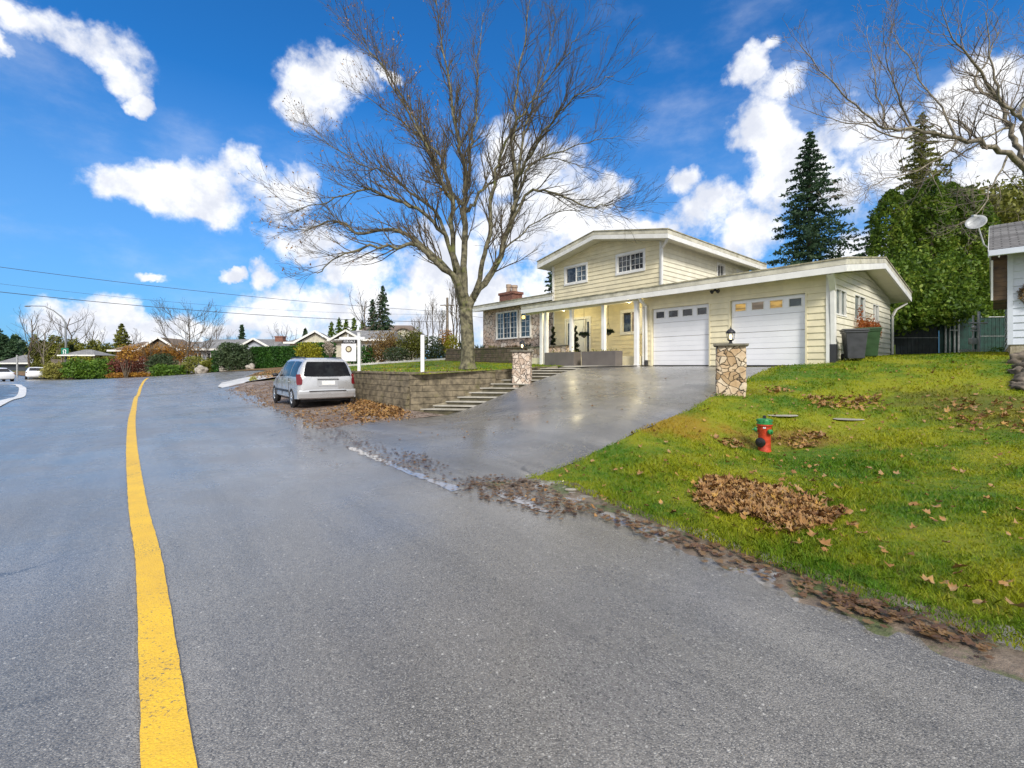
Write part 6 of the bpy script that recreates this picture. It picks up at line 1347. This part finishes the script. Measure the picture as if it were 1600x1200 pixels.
conifer(378, 90, 9.0, 1.5, 'small dark conifer between the grey roof and chimney', 14); conifer(477, 95, 8.6, 1.6, 'small conifer tip left of the gabled cream house', 15); conifer(36, 95, 5.6, 2.2, 'dark conifer behind the far dark gabled house', 16)
for i, (px, h) in enumerate([(518, 9.3), (530, 9.9), (541, 9.6), (553, 9.9), (566, 9.2)]): conifer(px, 88, h, 2.2, ['leftmost', 'second', 'middle', 'fourth', 'rightmost'][i] + ' green conifer of the row behind the cream house', 80 + i, m='cedar_leaf', sparse=.7, group='row of conifers behind the cream house')
for i, (px, h, r) in enumerate([(6, 6.8, 4.0), (-8, 9, 4), (20, 5.8, 3.5)]): conifer(px, 90, h, r, ['large dark tree at the far left edge', 'tree beyond the far left edge of the view', 'blue green tree behind the dark gabled house'][i], 90 + i, sparse=.8)
# far wood closing the horizon
for i, (a0, a1, D, h, lab) in enumerate([(-75, -42, 170, 11, 'far low wood behind the left houses'), (-46, -10, 210, 10, 'far low wood between the street and the maple'), (-14, 40, 240, 12, 'far wood behind the yellow house')]):
    n = 9000; a = np.radians(RNG.uniform(a0, a1, n)); D_ = D + RNG.normal(0, 4, n); u = RNG.random(n); hh = h * (.55 + .25 * np.sin(a * 90) * np.sin(a * 37) + .2 * np.sin(a * 210)); P = np.c_[np.sin(a) * D_, np.cos(a) * D_, -2 + u * hh]
    o = leaf_quads(P, 1.0, 'distant_wood', M['spruce_leaf']); tag(o, lab, None, None, 'stuff')

# ------------------------------------------------------------------ houses across the road
def bungalow(px, Y, w, d, hw, rise, rz, label, wall, roof, name='bungalow', gable=None, windows=(), chim=None, ov=.6, axis='x', group=None, hip=0.0, hb=0.0):
    x = (px - CX) / F * Y; z = H(x, Y) + hb; t = thing(name, label, 'house', (x, Y, z), rz, group)
    MB().box(-w / 2, w / 2, 0, d, -.6, hw).build('wall', M[wall], t)
    k = ov; rf = MB(); a = w / 2 + k
    V = [(-a, -k, hw), (a, -k, hw), (a, d + k, hw), (-a, d + k, hw), (-a + hip, d / 2, hw + rise), (a - hip, d / 2, hw + rise)]
    rf.add(V, [(0, 1, 5, 4), (2, 3, 4, 5), (1, 2, 5), (3, 0, 4), (3, 2, 1, 0)]); ro = rf.build('roof', M[roof], t)
    fb = MB(); fb.box(-a - .03, a + .03, -k - .05, -k, hw - .16, hw + .08); fb.build('fascia', M['white_trim'], t)
    if gable:
        gx, gw, gr, gd = gable; g = MB(); z0 = hw - .02
        g.add([(gx - gw / 2 - .4, -gd, z0), (gx + gw / 2 + .4, -gd, z0), (gx, -gd, z0 + gr), (gx - gw / 2 - .4, d / 2, z0), (gx + gw / 2 + .4, d / 2, z0), (gx, d / 2, z0 + gr)], [(0, 2, 5, 3), (2, 1, 4, 5), (0, 3, 4, 1)]); g.build('gable_roof', M[roof], t)
        f = MB(); f.prism([(gx - gw / 2, z0), (gx + gw / 2, z0), (gx, z0 + gr * .86)], -gd + .4, -gd + .5, 'y'); f.build('gable_wall', M[wall], t)
        b = MB(); b.bar((gx - gw / 2 - .45, -gd - .03, z0), (gx, -gd - .03, z0 + gr), .08, .24); b.bar((gx + gw / 2 + .45, -gd - .03, z0), (gx, -gd - .03, z0 + gr), .08, .24); b.build('barge_board', M['white_trim'], t)
    for (a_, b_, c_, d_) in windows:
        f = MB(); f.box(a_ - .08, b_ + .08, -.06, 0.0, c_ - .08, d_ + .08); fo = f.build('window', M['white_trim'], t); MB().box(a_, b_, -.075, -.06, c_, d_).build('pane', M['glass'], fo); MB().box((a_ + b_) / 2 - .03, (a_ + b_) / 2 + .03, -.09, -.075, c_, d_).build('mullion', M['white_trim'], fo)
    if chim:
        cx_, cw_, cz0, cz1 = chim; c = MB(); c.box(cx_ - cw_ / 2, cx_ + cw_ / 2, d * .35, d * .35 + .8, cz0, cz1); c.box(cx_ - cw_ / 2 - .06, cx_ + cw_ / 2 + .06, d * .35 - .06, d * .35 + .86, cz1, cz1 + .15); c.build('chimney', M['red_brick'], t)
    return t
bungalow(252, 62, 11.5, 8, 2.6, 1.4, R(6), 'brown shingled bungalow with a white edged gable behind the autumn tangle', 'wall_brown', 'shingle_brown', gable=(.6, 4.2, 1.75, 1.6), windows=((-3.5, -2.2, .9, 2.0), (2.8, 4.2, .9, 2.0)), hip=1.5, hb=.9)
bungalow(356, 60, 12.0, 8, 2.5, 1.55, R(-4), 'grey roofed bungalow with blue grey walls and a brick chimney behind the hedge', 'wall_grey', 'shingle_grey', gable=(4.3, 4.2, 1.35, 1.2), windows=((-4.6, -3.6, .8, 2.0), (-2.8, -1.8, .8, 2.0), (0, 1.2, .8, 2.0)), chim=(5.3, 1.1, 3.0, 4.25), hip=1.2, hb=.65)
bungalow(440, 63, 7.0, 7, 2.3, 1.0, R(0), 'low grey roofed wing seen above the long hedge', 'wall_grey', 'shingle_grey', hip=1.5, hb=.5)
bungalow(510, 60, 9.0, 8, 2.6, 1.0, R(10), 'cream house with grey roof and white edged gable left of the sale sign', 'wall_cream', 'shingle_grey', gable=(-1.2, 4.2, 1.5, 1.0), windows=((-3.6, -2.8, .7, 1.9), (-.2, .8, .7, 2.0)), hip=1.2, hb=.6)
bungalow(560, 58, 6.5, 8, 2.5, 1.5, R(-6), 'cream house with grey roof just right of the sale sign', 'wall_cream', 'shingle_grey', gable=(-1.3, 3.4, 1.2, .8), windows=((.2, .9, .6, 1.9), (1.2, 2.2, .6, 1.9)), hip=.5, hb=.7)
th = bungalow(606, 72, 8.2, 8, 5.2, 1.3, R(4), 'two storey timber framed house with brown grey roof behind the tan shrub', 'wall_cream', 'shingle_brown', name='two_storey_house', windows=((-3.2, -2.2, 3.4, 4.6), (-1, .2, 3.4, 4.6)), hip=1.6, hb=.2)
cg = MB(); arc = [(2.6 + 2.0 * math.cos(a), 3.2 + 2.5 * math.sin(a)) for a in np.linspace(0, math.pi, 14)]; cg.prism(arc, -.9, -.5, 'y'); cg.build('arched_gable', M['wall_cream'], th)
cg = MB(); [cg.bar((a[0], -.9, a[1]), (b[0], -.9, b[1]), .7, .22) for a, b in zip(arc, arc[1:])]; cg.build('arched_roof_edge', M['shingle_brown'], th); cg = MB(); [cg.box(2.6 + x - .06, 2.6 + x + .06, -.96, -.9, 3.2, 3.2 + 2.4 * math.sqrt(max(0, 1 - (x / 2) ** 2))) for x in (-1.2, -.4, .4, 1.2)]; cg.box(.7, 4.5, -.955, -.905, 4.2, 4.32); cg.build('timber_frame', M['wall_brown'], th)
bungalow(27, 78, 6.5, 7, 1.6, 1.5, R(-8), 'dark gabled house at the far left end of the road', 'wall_dark', 'shingle_grey', hip=.2, hb=-.4)
pv = thing('garden_pavilion', 'pale grey hipped pavilion roof behind the green juniper', 'pavilion', ((138 - CX) / F * 58, 58, H(-54, 58)), 0); q = MB(); q.add([(-2.3, -1.6, 2.9), (2.3, -1.6, 2.9), (2.3, 1.6, 2.9), (-2.3, 1.6, 2.9), (-.4, 0, 3.65), (.4, 0, 3.65)], [(0, 1, 5, 4), (1, 2, 5), (2, 3, 4, 5), (3, 0, 4), (3, 2, 1, 0)]); q.build('roof', M['shingle_grey'], pv)
q = MB(); q.box(-2.34, 2.34, -1.66, -1.6, 2.8, 2.95); q.build('fascia', M['white_trim'], pv)
for x in (-2.0, 2.0): MB().box(x - .06, x + .06, -1.4, -1.28, -.5, 2.85).build('post', M['wall_brown'], pv)
fx = thing('board_fence', 'weathered brown board fence left of the pavilion', 'fence', ((80 - CX) / F * 60, 60, H(-60, 60) - .2), 0); q = MB(); [q.box(.15 * i, .15 * i + .13, 0, .03, 0, 2.6) for i in range(28)]; q.build('boards', M['pole_wood'], fx)
# ------------------------------------------------------------------ street lamp, road sign, pole and wires
lx, ly = (103 - CX) / F * 57, 57; lz = H(lx, ly); lt = thing('street_lamp', 'tall grey street lamp with a long curved arm over the far road', 'street lamp', (lx, ly, lz), 0)
top = at(100, 500, 57) - Vector((lx, ly, lz)); e = at(46, 478, 57) - Vector((lx, ly, lz))
mb = MB(); mb.tube([(0, 0, -.2), (0, 0, top.z * .6), (-.05, 0, top.z - .4), (-.5, 0, top.z + .35), (-1.5, 0, top.z + 1.15), (-2.7, 0, e.z - .03), (e.x, 0, e.z)], [.14, .11, .09, .075, .06, .05, .045], 10); mb.build('pole', M['lamp_grey'], lt, smooth=True)
q = MB(); q.blob((e.x - .25, 0, e.z - .04), (.4, .14, .09), 3, .05); q.build('lamp_head', M['lamp_grey'], lt, smooth=True)
st2 = thing('road_sign', 'square green road sign with a white symbol on the street lamp pole', 'sign', (lx, ly - .17, lz), 0); cz = at(104, 549.5, 57).z - lz; MB().box(-.42, .5, -.01, .01, cz - .45, cz + .45).build('panel', M['sign_green'], st2)
q = MB(); q.tube([(.04 + .17 * math.cos(a), -.03, cz + .07 + .17 * math.sin(a)) for a in np.linspace(R(-50), R(230), 14)], .045, 6); q.tube([(-.07, -.03, cz - .06), (-.09, -.03, cz - .27)], .045, 6); q.tube([(.15, -.03, cz - .06), (.17, -.03, cz - .27)], .045, 6); q.build('symbol', M['sign_white'], st2)
MB().box(-.1, .1, .0, .03, cz - .05, cz + .05).build('bracket', M['galv'], st2)
wp = thing('white_pole', 'thin pale pole beside the far dark house', 'pole', ((27 - CX) / F * 62, 62, H(-67, 62)), 0); MB().tube([(0, 0, 0), (0, 0, 2.9)], .1, 8).build('shaft', M['galv'], wp)
ux, uy = (699 - CX) / F * 58, 58; uz = H(ux, uy); ut = thing('utility_pole', 'wooden utility pole behind the upper lawn left of the bare tree', 'utility pole', (ux, uy, uz), 0); ptop = at(699, 465, 58).z - uz
MB().tube([(0, 0, -.3), (0, 0, ptop)], [.22, .15], 10).build('pole', M['pole_wood'], ut); MB().bar((-.9, -.15, ptop - 1.0), (.9, -.15, ptop - 1.0), .12).build('crossarm', M['pole_wood'], ut); MB().lathe([(.2, -.5), (.24, -.45), (.24, .3), (.2, .35)], 12, (-.45, -.2, ptop - 2.0)).build('transformer', M['galv'], ut)
def wire(p, q, sag, label, r=.022):
    pts = [p.lerp(q, i / 24) - Vector((0, 0, sag * 4 * (i / 24) * (1 - i / 24))) for i in range(25)]; c = pts[0].copy(); o = MB().tube([v - c for v in pts], r, 5).build('power_line', M['dark_metal']); o.location = c; tag(o, label, 'cable', 'overhead wires')
wire(at(-90, 405, 38), at(699, 487, 58), .55, 'topmost overhead wire crossing the left sky'); wire(at(-90, 432, 38), at(699, 491, 58), .9, 'thin middle overhead wire crossing the left sky', .012); wire(at(-90, 446, 38), at(699, 503, 58), .7, 'lowest overhead wire crossing the left sky in front of the roofs', .028)
wire(at(699, 487, 58), at(860, 505, 60), .3, 'overhead wire running from the pole behind the maple to the house roofs', .02)
# ------------------------------------------------------------------ boulders and stones
def rock(px, py, Y, r, label, seed, m='rock', group=None, grd=None):
    p = at(px, py, Y); z = H(p.x, p.y) if grd is None else grd(p.x, p.y); o = MB().blob((0, 0, r[2] * .55), r, seed, .3, 3).build('boulder', M[m], None, smooth=True); o.location = (p.x, p.y, z); return tag(o, label, 'rock', group)
rock(313, 578, 47.5, (.6, .45, .5), 'large pale boulder at the far road edge', 3); rock(392, 571, 48, (.45, .35, .35), 'grey boulder at the end of the dry stone edging', 4)
ds_ = thing('dry_stone_edging', 'low dry stone edging wall under the rhododendron', 'wall', ((340 - CX) / F * 48.5, 48.5, H(-31, 48.5) + .0), 0); rr = random.Random(8); q = MB()
for i in range(60): q.blob((rr.uniform(0, 3.7), rr.uniform(-.1, .1), rr.choice((.1, .3, .5)) + rr.uniform(-.05, .05)), (rr.uniform(.14, .26), .16, rr.uniform(.09, .13)), i, .2, 1)
q.build('stones', M['rock'], ds_)
for i, (px, py, Y, r) in enumerate([(1592, 573, 10.6, .20), (1604, 585, 9.9, .24), (1590, 590, 9.8, .14), (1600, 600, 9.2, .2), (1612, 596, 9.4, .25), (1598, 612, 8.9, .15), (1588, 604, 9.1, .11), (1606, 570, 10.8, .22)]):
    rock(px, py, Y, (r, r * .8, r * .7), 'mossy garden rock in the small rock bed at the right edge of the lawn', 30 + i, 'rock_dark', 'rocks at the right edge')
for i, (px, py, rx, lab) in enumerate([(1222, 651, .26, 'flat grey stone in the grass just behind the hydrant'), (1326, 657, .24, 'flat grey stone in the grass right of the hydrant'), (893, 768, .07, 'small pale stone at the lawn corner beside the road')]):
    p = gpx(px, py); o = MB().lathe([(rx * .9, 0), (rx, .012), (rx * .9, .02)], 9).build('flat_stone', M['concrete']); o.location = p + Vector((0, 0, .015)); o.scale = (1.2, .75 if i < 2 else .4, 1); tag(o, lab, 'stone')
# ------------------------------------------------------------------ grass
def grass(name, n, poly, dmin, dmax, hgt, wid, label, hf=None, lift=.02, pw=1.0):
    poly = np.array(poly, float); r = np.sqrt(RNG.random(n) * (dmax ** 2 - dmin ** 2) + dmin ** 2) if pw == 1 else dmin * (dmax / dmin) ** RNG.random(n)
    a = RNG.uniform(R(-60), R(85), n); P = np.c_[np.sin(a) * r, np.cos(a) * r]; P = P[inside(P, poly)]; ang = np.degrees(np.arctan2(P[:, 0], P[:, 1])); P = P[np.abs(ang) < 52]
    n = len(P); Z = Hn(P[:, 0], P[:, 1]) if hf is None else np.array([hf(x, y) for x, y in P]); d = np.hypot(P[:, 0], P[:, 1])
    h = hgt * RNG.uniform(.45, 1.3, n) * (.7 + .5 * (np.sin(P[:, 0] * 2.3) * np.sin(P[:, 1] * 2.7 + 1) + .3)); w = np.maximum(wid, d * .00085) * RNG.uniform(.7, 1.3, n); t = RNG.uniform(0, 6.28, n); l = RNG.normal(0, .55, (n, 2)) * h[:, None]
    b = np.c_[P, Z + lift]; dx = np.c_[np.cos(t) * w, np.sin(t) * w, np.zeros(n)]; mid = b + np.c_[l * .35, h * .6]; tip = b + np.c_[l, h * .95]
    V = np.stack([b - dx, b + dx, mid + dx * .7, tip, mid - dx * .7], 1).reshape(-1, 3); i = np.arange(n)[:, None] * 5
    me = bpy.data.meshes.new(name); F_ = i + np.array([[0, 1, 2, 3, 4]]); o = npmesh(name, V, F_, M['grass']); return tag(o, label, None, None, 'stuff')
LRg = LR[:-6] + [(6.0, -1.4), (3.8, .7), (2.66, 2.28), (2.1, 3.02), (1.3, 4.34), (.66, 5.55)]
grass('grass', 430000, LRg, 2.0, 26, .045, .0022, 'short patchy green and yellow lawn grass right of the driveway', pw=2)
grass('grass', 60000, UL, 13, 32, .05, .006, 'bright green lawn grass behind the retaining wall', hf=H_up, lift=0, pw=2)
# ------------------------------------------------------------------ fallen leaves
def leaf_template(seed):
    rr = random.Random(seed); pts = []; K = [(0, 1.0), (20, .70), (42, .92), (64, .60), (88, .78), (115, .52), (140, .55), (180, .30)]; 
    full = K + [(-a, r) for a, r in reversed(K[1:-1])]
    for a, r in full:
        t = R(a + rr.uniform(-6, 6)); r *= rr.uniform(.85, 1.12); x = r * math.sin(t); y = r * math.cos(t); pts.append((x, y, .34 * (x * x) * rr.uniform(.2, 1.8) + .26 * y * abs(y) * rr.uniform(-.3, 1.5)))
    return np.array([(0, 0, 0)] + pts)
TPL = [leaf_template(s) for s in range(6)]; NL = len(TPL[0]) - 1; LF = np.array([(0, 1 + i, 1 + (i + 1) % NL) for i in range(NL)])
def leaves(name, P, size, label, kind='stuff', tilt=.35, z=.03, m='dead_leaf', hf=None):
    flat = .3 if m == 'wet_leaf' else 1.0
    P = np.asarray(P); n = len(P); Z = (Hn(P[:, 0], P[:, 1]) if hf is None else np.array([hf(x, y) for x, y in P[:, :2]])) + z + (P[:, 2] if P.shape[1] > 2 else 0); V = np.empty((n, NL + 1, 3))
    for i in range(n):
        t = TPL[i % 6] * size * RNG.uniform(.55, 1.25); a = RNG.uniform(0, 6.28); ca, sa = math.cos(a), math.sin(a); t = t @ np.array(((ca, -sa, 0), (sa, ca, 0), (0, 0, 1))).T
        tx, ty = RNG.normal(0, tilt, 2); t[:, 2] = t[:, 2] * RNG.uniform(.5, 3.0) * flat + (t[:, 0] * tx + t[:, 1] * ty) * flat; V[i] = t + (P[i, 0], P[i, 1], Z[i] + size * .12 * flat)
    Fc = (LF[None] + (np.arange(n) * (NL + 1))[:, None, None]).reshape(-1, 3); o = npmesh(name, V.reshape(-1, 3), Fc, M[m]); return tag(o, label, None, None, kind)
def poly_pts(pp, n, hf=None, spread=.0):
    g = [gpx(*p, hf) for p in pp]; q = np.array([(v.x, v.y) for v in g]); lo = q.min(0); hi = q.max(0); out = []
    while sum(map(len, out)) < n: c = lo + RNG.random((n * 2, 2)) * (hi - lo); out.append(c[inside(c, q)])
    P = np.concatenate(out)[:n]; return P + RNG.normal(0, spread, P.shape)
P = poly_pts([(1090,765),(1115,750),(1160,758),(1215,768),(1260,785),(1300,805),(1330,805),(1290,822),(1255,835),(1225,835),(1170,812),(1110,800),(1090,785)], 1900, spread=.04); P = np.c_[P, RNG.uniform(0, .03, len(P))]
leaves('leaf_heap', P, .047, 'heap of brown fallen leaves on the grass below the hydrant', tilt=.38, z=.03)
P = poly_pts([(1088,757),(1200,752),(1345,800),(1340,830),(1230,850),(1080,800)], 150, spread=.06); leaves('leaf_heap', P, .045, 'loose brown leaves scattered round the leaf heap', z=.05)
P = np.r_[poly_pts([(560,625),(600,622),(632,634),(628,652),(570,652),(548,640)], 1300, spread=.08), poly_pts([(520,640),(560,620),(640,640),(640,656),(560,660)], 500, spread=.15)]; leaves('wall_foot_leaves', P, .055, 'drift of orange brown leaves against the foot of the retaining wall', z=.02, tilt=.3)
P = np.r_[poly_pts([(480,672),(520,668),(600,700),(680,725),(700,745),(640,735),(560,705)], 420, spread=.10), poly_pts([(716,752),(760,745),(850,752),(900,800),(870,815),(800,790),(730,775)], 600, spread=.05), poly_pts([(450,655),(500,690),(560,725),(540,725),(470,685)], 90, spread=.12), poly_pts([(620,705),(670,715),(690,735),(640,728)], 120, spread=.1), poly_pts([(543,697),(600,715),(716,758),(716,768),(600,724)], 130, spread=.06)]
leaves('gutter_leaves', P, .030, 'brown leaf litter washed along the gutter at the driveway mouth', z=.022, tilt=.25, m='wet_leaf')
P = np.r_[poly_pts([(860,790),(930,810),(1040,850),(1140,890),(1260,930),(1420,990),(1590,1050),(1590,1030),(1420,960),(1300,915),(1200,885),(1080,840),(960,805),(880,775)], 380, spread=.05), poly_pts([(1250,915),(1400,960),(1500,990),(1480,1010),(1330,965)], 130, spread=.05)]
leaves('shoulder_leaves', P, .036, 'wet brown leaves trodden into the muddy road edge', z=.028, tilt=.3, m='wet_leaf')
P = np.r_[poly_pts([(1262,622),(1345,622),(1340,642),(1270,640)], 150, spread=.08), poly_pts([(1340,615),(1385,618),(1380,650),(1350,645)], 60, spread=.1), poly_pts([(1210,690),(1290,680),(1270,705),(1215,702)], 90, spread=.06), poly_pts([(1120,690),(1170,695),(1165,705),(1130,702)], 40, spread=.05), poly_pts([(1470,620),(1600,640),(1600,680),(1500,670)], 130, spread=.2), poly_pts([(1190,610),(1240,608),(1240,614),(1200,616)], 40, spread=.08)]
leaves('lawn_leaf_patches', P, .055, 'thin patches of brown leaves across the upper part of the right lawn', z=.05)
P = poly_pts([(760,775),(1120,615),(1280,575),(1590,565),(1600,1000),(1300,900)], 520); leaves('small_lawn_leaves', P, .034, 'small tan leaves flecked all over the right lawn', z=.05)
P = poly_pts([(560,583),(640,585),(790,580),(700,569),(560,575)], 130, H_up); leaves('upper_lawn_leaves', P, .05, 'pale leaves flecked over the upper lawn', z=.03, hf=H_up)
P = np.r_[poly_pts([(352,608),(430,597),(440,640),(540,640),(640,652),(485,672),(430,640)], 1500, spread=.2)]; leaves('verge_leaves', P, .040, 'brown leaves strewn on the gravel round the minivan', z=.015, tilt=.15)
P = np.r_[poly_pts([(400,586),(440,579),(440,590),(405,592)], 300, spread=.2)]; leaves('mound_leaves', P, .09, 'brown leaves covering the low mound left of the minivan', z=.12)
P = poly_pts([(480,690),(700,690),(1000,640),(1100,590),(860,600),(660,660)], 60, spread=.2); leaves('driveway_leaves', P, .035, 'few dark wet leaves stuck to the driveway', z=.02, tilt=.1)
base_leaf = []
for s in range(6):
    V = TPL[s] * .062; V = V.copy(); V[:, 2] *= 1.6; o = npmesh('fallen_leaf', V, LF, M['dead_leaf']); base_leaf.append(o)
spots = [(1268,560+200),(1425,800),(1465,803),(1450,812),(1610,870),(1494,911),(1452,925),(1565,928),(1505,900),(1310,770),(1290,752),(1400,748),(1338,712),(1120,820),(1012,800),(985,778),(960,742),(905,735),(925,728),(1058,790),(1245,862),(1287,862),(1060,712),(1040,697),(1150,722),(1275,735),(1360,740),(1425,718),(1540,700),(1575,735),(1545,790),(1380,860),(1215,735),(1000,748),(945,790),(1345,845),(1590,965),(1530,960),(1420,880),(1475,860),(1590,830),(1330,690),(1180,745),(1090,735)]
for i, (px, py) in enumerate(spots):
    p = gpx(px, py); o = base_leaf[i] if i < 6 else base_leaf[i % 6].copy()
    if i >= 6: COL.objects.link(o)
    s = RNG.uniform(.55, 1.1); o.location = p + Vector((0, 0, .065)); o.scale = (s, s, s); o.rotation_euler = (RNG.uniform(-.35, .35), RNG.uniform(-.35, .35), RNG.uniform(0, 6.28)); tag(o, 'single large brown maple leaf lying on the right lawn', 'leaf', 'single leaves on the lawn')
# fonts become meshes so that each lettering is a plain part
for o in [o for o in S.objects if o.type == 'FONT']:
    bpy.context.view_layer.update(); me = bpy.data.meshes.new_from_object(o.evaluated_get(bpy.context.evaluated_depsgraph_get())); n_ = bpy.data.objects.new('lettering', me); COL.objects.link(n_); n_.parent = o.parent; n_.location = o.location; n_.rotation_euler = o.rotation_euler; bpy.data.objects.remove(o); n_.name = 'lettering'
